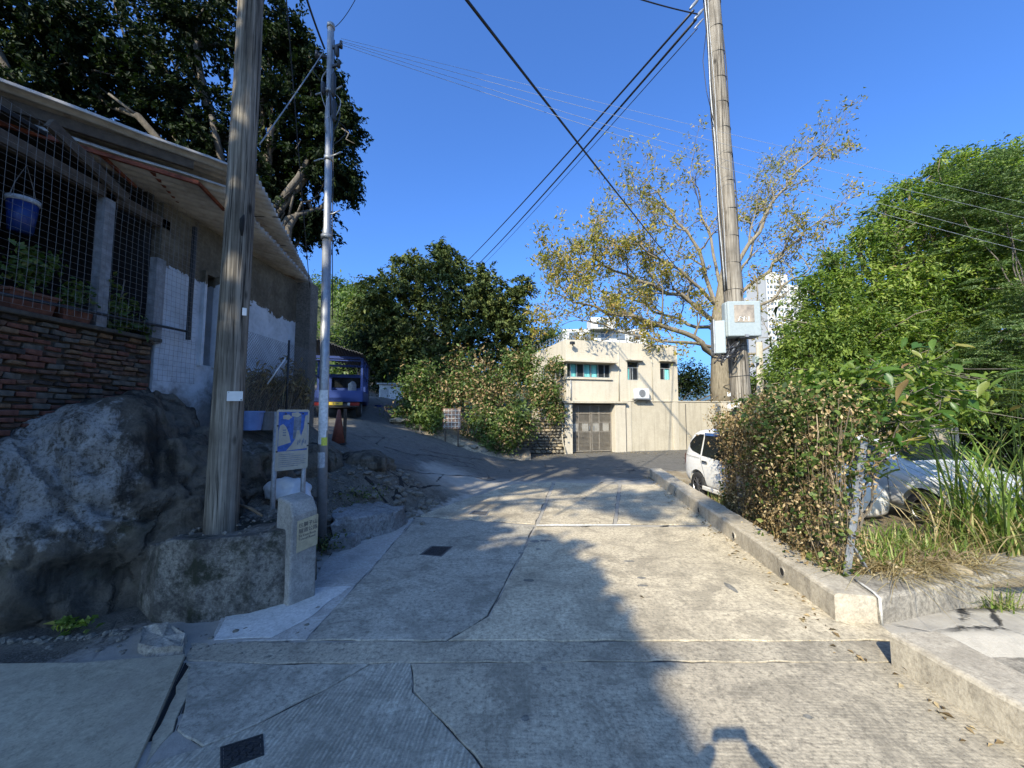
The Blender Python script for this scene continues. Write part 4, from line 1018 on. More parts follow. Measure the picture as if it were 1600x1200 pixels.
L0, L1, L2 = Vector((-6.9, 2.45, 5.10)), at(352, 292, 5.22), Vector((-4.98, 9.7, 5.12))
corr('lower_sheet', L0, L1, L2, (-8.4, 7.4, 5.62), .042, .20, 'roof_sheet', rf, 'v')
for s in (.25, .5, .75):
    a = U1.lerp(U2, s); MB().tube([a + Vector((-.4, -.1, -.05)), a + Vector((.02, 0, -.015))], .008, 5).build('roof_seam', MAT['dark_metal'], rf)
MB().bar(L0 + Vector((.1, .1, .14)), L1 + Vector((-.25, -.25, .15)), .05, .12).build('fascia', MAT['old_wood'], rf)
# red steel frame under the eaves
fr = MB()
E0, E1, E2 = at(-40, 180, 3.72), at(158, 240, 4.42), at(310, 286, 5.02)
fr.bar(E0, E1, .04, .05); fr.bar(E1, E2, .04, .05); fr.bar(E2, at(350, 328, 5.7), .035, .04)
fr.bar(at(156, 240, 4.42), at(212, 292, 5.1), .03, .035); fr.bar(at(232, 262, 4.72), at(284, 322, 5.78), .03, .035)
fr.bar(at(270, 318, 5.75), at(352, 340, 6.2), .06, .09); fr.bar(at(300, 338, 6.1), at(352, 372, 7.3), .03, .035); fr.bar(at(385, 366, 6.9), at(460, 435, 8.9), .03, .04)
fr.build('steel_frame', MAT['rust'], hs_)
# things on the sill behind the mesh
MAT['terracotta'] = flat('terracotta', (.13, .05, .03), .85, 0, .25, 14, .3)
MAT['blue_plastic'] = flat('blue plastic', (.01, .03, .14), .4, 0, .15, 6)
MAT['bucket_blue'] = flat('pale blue plastic', (.12, .20, .40), .5, 0, .15, 6)
MAT['bucket_grey'] = flat('grey plastic', (.12, .125, .13), .6, 0, .2, 8)
def taper_box(name, c, w0, d0, w1, d1, h, mat, label, cat, group=None):
    o = thing(name, label, cat, c, group=group); mb = MB(); x, y, z = c
    def ring(w, d, zz): return [(x - w / 2, y - d / 2, zz), (x + w / 2, y - d / 2, zz), (x + w / 2, y + d / 2, zz), (x - w / 2, y + d / 2, zz)]
    mb.v = ring(w0, d0, z) + ring(w1, d1, z + h) + ring(w1 - .03, d1 - .03, z + h) + ring(w0 - .02, d0 - .02, z + h * .8)
    mb.f = [(3, 2, 1, 0)] + [(k * 4 + i, k * 4 + (i + 1) % 4, (k + 1) * 4 + (i + 1) % 4, (k + 1) * 4 + i) for k in range(3) for i in range(4)] + [(12, 13, 14, 15)]
    mb.build('pot', MAT[mat], o, bevel=.006)
    rim = MB()
    for dx, dy, sx, sy in ((0, -d1 / 2, w1 + .03, .02), (0, d1 / 2, w1 + .03, .02), (-w1 / 2, 0, .02, d1 - .02), (w1 / 2, 0, .02, d1 - .02)): rim.box((x + dx, y + dy, z + h - .015), (sx, sy, .03))
    rim.build('rim', MAT[mat], o); return o
def pot_plant(o, c, n, s, seed, mat='leaf_mid', h=.35):
    P, Nn, Rn = clumps([((c[0], c[1], c[2] + h * .6), (s, s * 1.4, h * .5), 1)], 40, .05, n // 40, seed)
    link('foliage', leaf_mesh('foliage', P, .065, Nn, rnd=Rn, seed=seed, aspect=.55), MAT[mat], o)
o = taper_box('flower_pot', (HX - .08, 3.93, 3.015), .20, .34, .24, .42, .22, 'terracotta', 'terracotta planter box on the sill at the left edge of the mesh', 'planter', 'planters on the shack sill'); pot_plant(o, (HX - .05, 3.95, 3.2), 400, .16, 3, h=.5)
o = taper_box('flower_pot', (HX - .08, 4.34, 3.015), .20, .26, .24, .32, .17, 'terracotta', 'smaller terracotta planter box on the sill beside the white post', 'planter', 'planters on the shack sill'); pot_plant(o, (HX - .05, 4.35, 3.2), 160, .12, 4, h=.25)
o = thing('potted_vine', 'straggly green vine climbing behind the wire mesh right of post', 'plant', (HX - .02, 4.8, 3.0))
P, Nn, Rn = clumps([((HX - .02, 4.85, 3.35), (.1, .18, .4), 1), ((HX - .02, 5.0, 3.12), (.1, .3, .12), .8)], 30, .05, 8, 5)
link('foliage', leaf_mesh('foliage', P, .07, Nn, rnd=Rn, seed=5), MAT['leaf_mid'], o)
MB().tube([(HX - .02, 4.8, 3.0), (HX - .03, 4.83, 3.3), (HX, 4.86, 3.7)], .008, 5).build('stem', MAT['bark'], o)
bq = at(45, 335, 3.98)
o = thing('hanging_bucket', 'blue and white plastic bucket hanging behind the wire mesh', 'bucket', (HX - .25, bq.y, bq.z - .2))
MB().tube([(HX - .25, bq.y, bq.z - .2), (HX - .25, bq.y, bq.z + .12)], [.09, .115], 20).build('pail', MAT['blue_plastic'], o, smooth=True)
MB().tube([(HX - .25, bq.y, bq.z + .12), (HX - .25, bq.y, bq.z + .17)], [.122, .124], 20).build('rim', MAT['paper_g'], o, smooth=True)
MB().tube([(HX - .25, bq.y - .115, bq.z + .15), (HX - .25, bq.y - .08, bq.z + .32), (HX - .25, bq.y, bq.z + .55), (HX - .25, bq.y + .08, bq.z + .32), (HX - .25, bq.y + .115, bq.z + .15)], .005, 5).build('handle', MAT['wire'], o)
# chain-link fence with dead plants and buckets
def chainlink(name, a, b, z0, z1, pitch, r, mat, parent=None, sag=.03):
    a, b = Vector(a), Vector(b); L = (b - a).length; d = (b - a) / L; H = z1 - z0; mb = MB(); nn = Vector((d.y, -d.x, 0))
    def pt(s, z): q = a + d * s + nn * sag * fbm((s, z, 4), 1.2, 3); return Vector((q.x, q.y, z0 + z))
    k = int((L + H) / pitch)
    for sg in (1, -1):
        for i in range(k + 1):
            s0 = i * pitch - H if sg == 1 else i * pitch
            pts = []
            z = 0.0
            while z <= H + 1e-6:
                s = s0 + z if sg == 1 else s0 - z
                if 0 <= s <= L: pts.append(pt(s, z))
                z += pitch
            if len(pts) > 1: mb.tube(pts, r, 3, False)
    return mb.build(name, MAT[mat], parent)
cf = thing('chain_link_fence', 'rusty chain link fence in front of dead plants by the shack', 'fence', (-4.42, 6.3, 1.6))
chainlink('wire_mesh', (-4.38, 6.15, 0), (-4.42, 8.75, 0), 1.72, 3.35, .062, .0028, 'wire', cf)
for y in (6.15, 7.5): MB().tube([(-4.39, y, 1.5), (-4.39, y, 3.4)], .02, 8).build('post', MAT['dark_metal'], cf, smooth=True)
o = thing('dead_plants', 'withered brown potted plants behind the chain link fence', 'plant', (-4.62, 7.3, 1.7))
g_ = np.random.default_rng(11); N = 700
roots = np.stack([g_.uniform(-4.72, -4.48, N), g_.uniform(6.3, 8.6, N), np.full(N, 1.75)], 1)
blades('dry_stalks', roots, g_.uniform(.5, 1.25, N), .018, .35, 'leaf_dead', o, 12)
P, Nn, Rn = clumps([((-4.58, 7.0, 2.4), (.15, .5, .5), 1), ((-4.58, 8.0, 2.5), (.15, .5, .6), 1)], 60, .08, 12, 13)
link('withered_leaves', leaf_mesh('withered_leaves', P, .10, Nn, rnd=Rn, seed=13, aspect=.3, bias=(0, 0, -.6)), MAT['leaf_dead'], o)
blades('green_stalks', roots[:160] + np.array([0, 0, .4]), g_.uniform(.3, .9, 160), .02, .6, 'leaf_cypress', o, 14)
MB().tube([at(418, 600, 6.6), at(446, 560, 6.75)], .012, 8).build('white_stake', MAT['white_plate'], o, smooth=True)
def bucket(name, c, r0, r1, h, mat, label):
    o = thing(name, label, 'bucket', c, group='buckets on the bank by the shack')
    mb = MB(); mb.tube([c, (c[0], c[1], c[2] + h), (c[0], c[1], c[2] + h), (c[0], c[1], c[2] + h * .8)], [r0, r1, r1 * .93, r1 * .9], 24); mb.build('pail', MAT[mat], o, smooth=False)
    mb = MB(); mb.tube([(c[0], c[1], c[2] + h - .025), (c[0], c[1], c[2] + h + .004)], [r1 + .012, r1 + .012], 24); mb.build('rim', MAT[mat], o)
q = at(394, 672, 6.15); bucket('bucket', tuple(q), .12, .16, .30, 'bucket_blue', 'pale blue plastic bucket on the bank behind the wooden pole')
q = at(414, 672, 6.35); bucket('bucket', tuple(q), .12, .17, .30, 'bucket_grey', 'dark grey plastic bucket beside the pale blue bucket')

# ------------------------------------------------------------------ trees
def E(px, py, Y, rpx, w=1.0, sq=1.0, dep=1.0):
    r = rpx / FPX * Y; return (tuple(at(px, py, Y)), (r, r * dep, r * sq), w)
# great tree over the shack, crown shade put into its leaf colour
ells = [E(60, 40, 9.5, 95, 1.2), E(40, 150, 9.5, 80, 1.0), E(170, 90, 10.5, 90, 1.1), E(290, 30, 11, 85, 1.1), E(280, 150, 11, 70, .8), E(200, 205, 11, 70, .9), E(330, 235, 11.5, 65, .9),
        E(420, 60, 12, 70, 1), E(425, 160, 12, 75, 1.1), E(455, 70, 12, 32, .5), E(500, 130, 12.5, 38, .7), E(520, 190, 12.5, 45, .9), E(500, 250, 12.5, 55, 1), E(430, 260, 12.5, 60, .9), E(440, 330, 12.5, 55, .8), E(482, 345, 13, 36, .7), E(535, 285, 12.8, 26, .4),
        E(-150, 0, 9, 120, 1.0), E(-60, -130, 9.5, 110, 1.0), E(150, -110, 11, 110, 1.0), E(350, -90, 12, 80, .8), E(-260, 140, 8.5, 120, .9), E(-330, -150, 8, 140, 1.0)]
tree('banyan_tree', 'towering tree with shade-darkened leaves spreading above the shack roof', (-8.2, 12.2, 2.2), ells, (-8.0, 11.8, 6.2), .36, .125, 185, .27, 40, 'leaf_shaded', 'bark', 21, twigs=2, shell=.6, spray=.55)
# trees behind the photographer whose shade lies over the left half of the road
poly = [(-9.5, -2.5), (.4, -2.5), (.6, .5), (.76, 2.1), (.92, 2.7), (.90, 3.4), (.84, 4.1), (.82, 5.4), (.35, 5.9), (-.1, 6.4), (-.8, 7.2), (-2.0, 7.35), (-3.5, 7.6), (-9.5, 8.2)]
def inside(x, y, P):
    c = False; j = len(P) - 1
    for i in range(len(P)):
        if (P[i][1] > y) != (P[j][1] > y) and x < (P[j][0] - P[i][0]) * (y - P[i][1]) / (P[j][1] - P[i][1]) + P[i][0]: c = not c
        j = i
    return c
gaps = [(*W(783, 850), .34), (*W(715, 876), .24), (*W(880, 1060), .22), (*W(758, 846), .2)]
def shade_crown(name, xr, label, base, seed, n):
    g = np.random.default_rng(seed); pts = []
    while len(pts) < n:
        x, y = g.uniform(xr[0], xr[1]), g.uniform(-2.5, 8.2)
        if not inside(x, y, poly): continue
        if any((x - a) ** 2 + (y - b_) ** 2 < r * r for a, b_, r in gaps): continue
        h = g.uniform(7.5, 11.0) - .03 * (x + 4) ** 2 * .2; k = h / math.tan(R(SUN_EL)); pts.append((x - LX * k, y - LY * k, h))
    pts = np.array(pts); P = (pts[:, None, :] + g.normal(size=(n, 14, 3)) * np.array([.10, .10, .20])).reshape(-1, 3)
    o = thing(name, label, 'tree', base, group='trees behind the viewer'); c = pts.mean(0)
    mb = MB(); tp = limb_pts(base, (c[0], c[1], 5.5), seed, 8, .05); mb.tube(tp, list(np.linspace(.4, .26, 9)), 10)
    for i in range(26):
        e = pts[g.integers(n)]; lp = limb_pts(tp[-1], e, seed + i, 7, .08); mb.tube(lp, list(np.linspace(.14, .02, len(lp))), 6)
    mb.build('trunk', MAT['bark'], o, smooth=True)
    link('crown', leaf_mesh('crown', P, .24, None, .6, .6, seed=seed), MAT['leaf_shaded'], o)
shade_crown('shade_tree', (-4.2, 1.2), 'leafy tree behind the viewer shading the middle of the road', (-6.8, -9.5, -.1), 31, 2600)
shade_crown('shade_tree', (-9.5, -4.2), 'leafy tree behind the viewer shading the boulder and shack', (-12.5, -8.5, -.1), 32, 1300)
def dapple_crown(name, label, base, seed, n):
    g = np.random.default_rng(seed); pts = []
    while len(pts) < n:
        x, y = g.uniform(-4.5, 4.5), g.uniform(7.2, 17.5)
        if x < -2.2 and y < 9.0: pass
        v = .5 + .9 * fbm((x * .55 - y * .12, y * .75, seed), 1.0, 3)
        thr = .60 - .22 * smooth((y - 10.6) / 1.6) - .10 * smooth((x - 1.2) / 1.5) + .25 * smooth((8.6 - y) / .8) * (x < 2.0) + .3 * smooth((y - 16.3) / 1.0)
        if 8.2 < y < 9.8 and -1.0 < x < 1.0: thr += .12
        if v < thr: continue
        q_ = (x + 1.2) * .885 - (y - 8.2) * .465
        if abs(q_) < .55 and y < 14 and g.random() < .75 and fbm((y * .9, 3.3, 0), 1.0, 2) < .12: continue
        h = g.uniform(11.5, 13.5); k = h / math.tan(R(SUN_EL)); pts.append((x - LX * k, y - LY * k, h))
    pts = np.array(pts); P = (pts[:, None, :] + g.normal(size=(n, 9, 3)) * np.array([.12, .12, .2])).reshape(-1, 3)
    o = thing(name, label, 'tree', base, group='trees behind the viewer'); c = pts.mean(0); mb = MB(); tp = limb_pts(base, (c[0], c[1], 8.5), seed, 8, .05); mb.tube(tp, list(np.linspace(.4, .24, 9)), 10)
    for i in range(40):
        e = pts[g.integers(n)]; lp = limb_pts(tp[-1], e, seed + i, 7, .08); mb.tube(lp, list(np.linspace(.10, .015, len(lp))), 6)
    mb.build('trunk', MAT['bark'], o, smooth=True)
    link('crown', leaf_mesh('crown', P, .22, None, .6, .55, seed=seed), MAT['leaf_shaded'], o)
dapple_crown('shade_tree', 'tall loose tree behind the viewer dappling the far road', (-10.5, -2.5, -.1), 35, 1500)
# dense tree at the centre
ells = [E(697, 415, 24, 30, .7), E(700, 455, 24, 55, 1.2), E(640, 450, 24, 50, 1.1), E(598, 465, 23.5, 42, 1), E(580, 500, 23.5, 36, .9), E(755, 470, 24, 48, 1.1), E(795, 478, 24.5, 36, .7), E(800, 515, 24.5, 36, .8), E(745, 520, 24, 55, 1.2), E(680, 520, 24, 60, 1.2), E(625, 520, 23.5, 50, 1), E(600, 560, 23, 45, .9), E(660, 575, 23.5, 55, 1), E(730, 580, 23.5, 55, 1), E(815, 450, 24.5, 16, .25), E(645, 420, 24, 24, .4), E(745, 440, 24, 26, .5), E(690, 392, 24, 14, .3), E(790, 560, 25, 45, 1), E(840, 575, 26, 34, .8)]
tree('evergreen_tree', 'broad dense olive green tree behind the bushes at road bend', (-4, 24.5, 1.5), ells, (-4, 24.5, 5), .4, .19, 150, .33, 30, 'leaf_cypress', 'bark', 41, twigs=1, shell=.4, spray=.8)
tree('evergreen_tree', 'small bright round tree beside the left edge of cream building', (1.6, 27, .4), [E(845, 530, 27, 28, .8), E(820, 545, 27, 28, .8), E(862, 520, 27, 16, .4), E(815, 565, 26, 30, .7)], (1.6, 27, 4), .2, .17, 60, .32, 22, 'leaf_mid', 'bark', 42, twigs=1)
tree('evergreen_tree', 'dark tree standing behind the parked blue truck', (-9.0, 22, 2.6), [E(560, 560, 22, 34, 1), E(598, 590, 22, 30, .8), E(575, 530, 22, 32, .8), E(610, 620, 21, 24, .6)], (-8.5, 22, 5), .3, .16, 75, .3, 22, 'leaf_shaded', 'bark', 43, twigs=1)
# hillside to the left, with its trees as one mass
def hill_z(x, y): return 2.0 + 15 * math.exp(-((x + 26) / 16) ** 2) * smooth((y - 22) / 30) + 4 * smooth((y - 30) / 60) + fbm((x, y, 0), .08, 3) * 2 - 6 * smooth((x - 2) / 20)
MAT['hill'] = flat('hillside earth', (.05, .06, .025), .95, 0, .3, .2)
grid('hillside', list(np.arange(-90, 40, 3.0)), list(np.arange(27, 120, 3.0)), hill_z, MAT['hill'])
g_ = np.random.default_rng(51); el = []
for i in range(70):
    y = g_.uniform(30, 60); x = -y * g_.uniform(.30, .62); el.append(((x, y, hill_z(x, y) + .8), (1.9, 1.9, 1.5), .5))
P, Nn, Rn = clumps(el, 70, .45, 12, 52)
o = link('hillside_trees', leaf_mesh('hillside_trees', P, .34, Nn, rnd=Rn, seed=52), MAT['leaf_mid']); tag(o, 'sunny green wooded hillside beyond the truck', 'woodland', kind='stuff')
for i in range(6):
    y = 48 + i * 3; x = -y * .47
# sparse cotton tree with yellowing leaves
kp = thing('cotton_tree', 'tall spreading bare branched tree with yellowing leaves behind the wall', 'tree', tuple(at(1130, 655, 23)))
mb = MB(); rr = random.Random(77); tips = []
b0 = at(1130, 660, 23); mb.tube([b0, at(1126, 600, 23), at(1125, 560, 23), at(1122, 500, 23), at(1128, 455, 23), at(1132, 420, 23)], [.66, .56, .48, .40, .30, .2], 14)
limbs = [([(1125, 565, 23), (1080, 528, 22.3), (1010, 502, 21.5), (930, 482, 21), (868, 458, 20.5)], .30, 1.5), ([(1122, 510, 23), (1075, 470, 22.3), (1020, 446, 21.8), (945, 415, 21.5), (885, 425, 21)], .24, 1.6),
         ([(1124, 490, 23), (1100, 415, 23), (1062, 345, 23), (1025, 300, 23), (980, 305, 22.5)], .22, .55), ([(1130, 460, 23), (1112, 375, 24), (1092, 305, 24.5), (1072, 265, 25)], .18, .45),
         ([(1130, 450, 23), (1175, 378, 23), (1210, 312, 23.2), (1252, 262, 23.4), (1296, 235, 23.6)], .24, .6), ([(1132, 480, 23), (1195, 424, 22.5), (1245, 375, 22.3), (1290, 335, 22)], .22, .7),
         ([(1128, 520, 23), (1190, 480, 22), (1240, 440, 21.5), (1285, 400, 21.5)], .2, .8), ([(1128, 560, 23), (1190, 548, 22), (1245, 520, 21)], .16, 1.2),
         ([(1122, 520, 23), (1060, 498, 25), (990, 470, 26), (910, 440, 26.5)], .2, 1.3), ([(1130, 470, 23), (1170, 400, 25), (1195, 330, 26), (1205, 275, 27)], .18, .55), ([(1122, 480, 23), (1060, 420, 22), (1000, 385, 21.5), (940, 370, 21)], .17, 1.3), ([(1125, 545, 23), (1050, 535, 21.5), (980, 520, 20.6), (900, 500, 20.2)], .18, 1.4)]
def grow(p, d, L, r, lev, dens):
    k = 4 if lev < 2 else 3; pts = [p]; q = p.copy(); dd = d.copy()
    for i in range(k):
        dd = (dd + Vector((rr.gauss(0, .22), rr.gauss(0, .22), rr.gauss(.06, .16)))).normalized(); q = q + dd * L / k; pts.append(q.copy())
    mb.tube(pts, list(np.linspace(r, r * .4, k + 1)), 6 if lev < 2 else 4, False)
    if lev >= 3:
        tips.append((pts[-1], dens)); tips.append((pts[-2], dens)); return
    nb = {1: 4, 2: 5}[lev]
    for i in range(nb):
        t_ = rr.uniform(.3, 1.0) if i else 1.0; j = min(k - 1, int(t_ * k)); s = pts[j].lerp(pts[j + 1], t_ * k - j if t_ < 1 else 1)
        nd = (dd * .8 + Vector((rr.gauss(0, .6), rr.gauss(0, .6), rr.gauss(.1, .45)))).normalized()
        grow(s, nd, L * rr.uniform(.5, .75), r * .45, lev + 1, dens)
for (pp, r, dens) in limbs:
    P_ = [at(*q) for q in pp]; fine = []
    for i in range(len(P_) - 1):
        for k in range(4): fine.append(P_[i].lerp(P_[i + 1], k / 4) + Vector((rr.gauss(0, .08), rr.gauss(0, .15), rr.gauss(0, .08))))
    fine.append(P_[-1]); r *= .62; rad = list(np.linspace(r, r * .15, len(fine))); mb.tube(fine, rad, 8, False)
    for i in range(4, len(fine)):
        if rr.random() < .95:
            d = (fine[i] - fine[i - 1]).normalized(); nd = (d * .7 + Vector((rr.gauss(0, .55), rr.gauss(0, .7), rr.gauss(.15, .5)))).normalized()
            grow(fine[i], nd, rr.uniform(1.2, 2.3), rad[i] * .5 + .012, 1, dens)
mb.build('trunk', MAT['bark_pale'], kp, smooth=True)
g_ = np.random.default_rng(61); Pk = []
for (q, dens) in tips:
    m = g_.poisson(5.6 * dens); Pk.append(np.array(q) + g_.normal(size=(m, 3)) * .17)
Pk = np.concatenate(Pk)
link('crown', leaf_mesh('crown', Pk, .18, None, .2, .36, seed=62, bias=(0, 0, -.5)), MAT['leaf_yellow'], kp)
# leafy trees on the right
ells = [E(1252, 600, 11.5, 55, 1), E(1265, 520, 11.7, 42, .8), E(1285, 462, 11.8, 36, .7), E(1325, 430, 11.8, 36, .7), E(1370, 385, 11.6, 40, .8), E(1412, 335, 11.6, 38, .8), E(1445, 330, 11.6, 36, .8), E(1490, 290, 11.2, 42, .9), E(1545, 285, 11, 46, 1), E(1600, 290, 11, 50, 1), E(1540, 340, 11, 60, 1.1), E(1310, 520, 11.3, 60, 1), E(1350, 365, 11.8, 16, .25), E(1232, 545, 11.6, 22, .35), E(1300, 408, 11.9, 20, .3), E(1385, 318, 11.8, 18, .3), E(1462, 268, 11.6, 20, .3), E(1505, 248, 11.3, 22, .35), E(1570, 245, 11, 26, .4), E(1415, 292, 11.7, 14, .2), E(1275, 440, 11.8, 16, .25), E(1450, 590, 9.6, 40, .6), E(1380, 600, 9.6, 36, .6), E(1520, 610, 9.4, 40, .6), E(1395, 470, 11, 75, 1.4), E(1455, 430, 11, 70, 1.3), E(1340, 545, 11, 70, 1.3), E(1420, 555, 10.6, 75, 1.3), E(1500, 360, 11, 60, 1), E(1510, 450, 10.6, 70, 1.2), E(1490, 540, 10.4, 65, 1.1), E(1560, 400, 11, 70, 1.1), E(1640, 420, 11, 80, 1), E(1240, 640, 11.6, 45, .7), E(1500, 600, 10.4, 70, 1), E(1570, 560, 10.4, 80, 1), E(1560, 480, 10.6, 80, 1), E(1350, 490, 11.5, 60, 1)]
tree('leafy_tree', 'big bright green leafy tree filling the right side behind parked cars', (11.8, 12.4, 0), ells, (11.6, 12.2, 3.5), .30, .105, 104, .2, 34, 'leaf_bright', 'bark_pale', 71, twigs=4, aspect=.36, spray=.75, shell=.7)
ells = [E(1330, 520, 15, 90, 1), E(1450, 430, 15, 110, 1.2), E(1570, 380, 15, 120, 1.2), E(1420, 560, 14.5, 110, 1.2), E(1550, 540, 14, 120, 1.2), E(1680, 500, 14, 140, 1), E(1300, 600, 15, 70, .8), E(1470, 650, 13, 90, 1), E(1580, 660, 12.5, 100, 1), E(1400, 660, 14, 70, .8), E(1680, 640, 12, 120, 1)]
tree('shadowy_tree', 'dark foliage mass behind the bright leafy tree at right', (17, 16, 0), ells, (16.5, 15.5, 4), .4, .24, 95, .4, 22, 'leaf_shaded', 'bark', 72, twigs=1)
# feathery leaved tree at the right edge: sprays of tiny leaflets
ft = thing('feathery_tree', 'feathery fine leaved tree leaning in at the right edge', 'tree', (13.0, 8.6, .0))
g_ = np.random.default_rng(81); rr = random.Random(81); mb = MB(); C_, D_, R_ = [], [], []
tp = limb_pts((13.0, 8.8, .0), (12.6, 9.2, 5.0), 3, 8, .05); mb.tube(tp, list(np.linspace(.2, .12, 9)), 8)
cl = [(1560, 290, 9.6, 46), (1595, 310, 9.4, 50), (1525, 285, 9.8, 30), (1500, 330, 9.8, 26), (1580, 350, 9.2, 40), (1560, 520, 8.4, 34), (1585, 560, 8.2, 40), (1540, 560, 8.3, 28), (1600, 470, 8.6, 45), (1570, 600, 8.0, 30), (1640, 350, 9.4, 60), (1640, 520, 8.4, 60)]
for (px, py, Y, r) in cl:
    c = at(px, py, Y); rm_ = r / FPX * Y; lp = limb_pts(tp[-2], c, px * .37, 6, .03); mb.tube(lp, list(np.linspace(.018, .006, len(lp))), 6)
    for s in range(int(44 * (r / 40) ** 1.5)):
        o_ = np.array(c) + g_.normal(size=3) * rm_ * .6; ax = g_.normal(size=3); ax[2] *= .25; ax[2] += .05; ax /= np.linalg.norm(ax)
        sd = np.cross(ax, [0, 0, 1.0]); sd /= np.linalg.norm(sd); nrm = np.cross(sd, ax); L = g_.uniform(.35, .6)
        for k in range(9):
            t_ = k / 8; pc = o_ + ax * L * t_ - np.array([0, 0, 1]) * .18 * L * t_ ** 2
            for sg in (-1, 1):
                pl_ = .16 * math.sin(.5 + t_ * 2.3)
                for m in range(7):
                    q = pc + (sd * sg + ax * .35) * pl_ * (m + 1) / 7; C_.append(q); D_.append(ax * .9 + sd * sg * .3); R_.append(g_.random())
link('crown', leaf_mesh('crown', np.array(C_), .055, None, .8, .36, rnd=np.array(R_), dirs=np.array(D_), seed=82), MAT['leaf_feather'], ft)
mb.build('trunk', MAT['bark'], ft, smooth=True)
# undergrowth behind the boundary wall
tree('undergrowth', 'dark shrubs behind the boundary wall below the cotton tree', (9.6, 24.5, 0), [E(1075, 590, 24.5, 26, 1), E(1090, 600, 24.5, 22, .8), E(1215, 590, 22, 34, 1), E(1180, 610, 22, 26, .8), E(1240, 560, 20, 30, 1), E(1060, 605, 25, 22, .6), E(1150, 612, 24, 20, .5)], (9.6, 24.5, 1.5), .12, .16, 60, .3, 20, 'leaf_shaded', 'bark', 73, twigs=1)
for i, (px, py, Y) in enumerate([(1195, 640, 15), (1215, 625, 15.5)]):
    pass

# shrubs on the bank at the bend
def shrub(name, label, ells, leaf, per, sub_r, nleaf, mats, seed, aspect=.5, cat='bush', dead=0.0, stems=8, base=None):
    c0 = ells[0][0]; bx = base if base else (c0[0], c0[1], terrain(c0[0], c0[1]))
    o = thing(name, label, cat, bx)
    P, Nn, Rn = clumps(ells, per, sub_r, nleaf, seed)
    link('foliage', leaf_mesh('foliage', P, leaf, Nn, rnd=Rn, seed=seed, aspect=aspect), MAT[mats[0]], o)
    if len(mats) > 1:
        P, Nn, Rn = clumps(ells, per * dead, sub_r, nleaf, seed + 1, .4); link('dead_leaves', leaf_mesh('dead_leaves', P, leaf * .9, Nn, rnd=Rn, seed=seed + 1, aspect=aspect), MAT[mats[1]], o)
    mb = MB(); rr = random.Random(seed)
    for i in range(stems):
        c, r, w = rr.choice(ells); e = Vector(c) + Vector((rr.gauss(0, .5) * r[0], rr.gauss(0, .5) * r[1], rr.gauss(0, .5) * r[2]))
        b_ = Vector((bx[0] + rr.gauss(0, .4), bx[1] + rr.gauss(0, .3), bx[2] - .05)).lerp(Vector((e.x, e.y, bx[2])), .6); lp = limb_pts(b_, e, seed + i, 6, .15); mb.tube(lp, list(np.linspace(.022, .006, len(lp))), 5)
    mb.build('stem', MAT['bark'], o); return o
shrub('shrub', 'bright green shrub at the top of bank right of the white shed', [E(640, 625, 16, 30, 1), E(650, 595, 16.4, 34, 1), E(670, 640, 15.8, 28, 1), E(630, 645, 15.8, 16, .5), E(672, 600, 16.5, 36, 1)], .12, 70, .2, 16, ['leaf_mid', 'leaf_dead'], 91, dead=.2)
shrub('shrub', 'low dark green shrub beside the lattice board', [E(665, 655, 15.3, 18, 1), E(680, 660, 15.2, 16, .8), E(650, 660, 15.3, 12, .5)], .11, 70, .14, 14, ['leaf_mid'], 92)
shrub('shrub', 'tall brownish creeper tangle behind the lattice board', [E(715, 610, 17, 36, 1), E(750, 620, 17, 36, 1), E(780, 610, 17.3, 34, 1), E(735, 580, 17.5, 40, 1), E(700, 635, 16.6, 26, .7)], .13, 55, .2, 14, ['leaf_mid', 'leaf_dead'], 93, dead=.9, stems=14)
shrub('shrub', 'broad green shrub spilling over the bank left of stone wall', [E(745, 660, 16.2, 28, 1), E(775, 665, 16.2, 30, 1), E(800, 650, 16.6, 34, 1), E(790, 685, 16.2, 22, .8), E(765, 690, 16, 16, .6), E(820, 665, 17, 26, .7)], .12, 75, .17, 16, ['leaf_mid', 'leaf_dead'], 94, dead=.25, stems=12)
shrub('creeper', 'leafy creeper climbing the left corner of the cream building', [E(800, 580, 18.6, 30, 1), E(835, 600, 18.4, 36, 1), E(850, 630, 18.3, 26, .9), E(825, 565, 19, 24, .6), E(860, 610, 18.0, 20, .6), E(868, 645, 18.2, 14, .5), E(866, 572, 18.6, 12, .3)], .13, 70, .18, 16, ['leaf_mid', 'leaf_dead'], 95, dead=.35, stems=14)

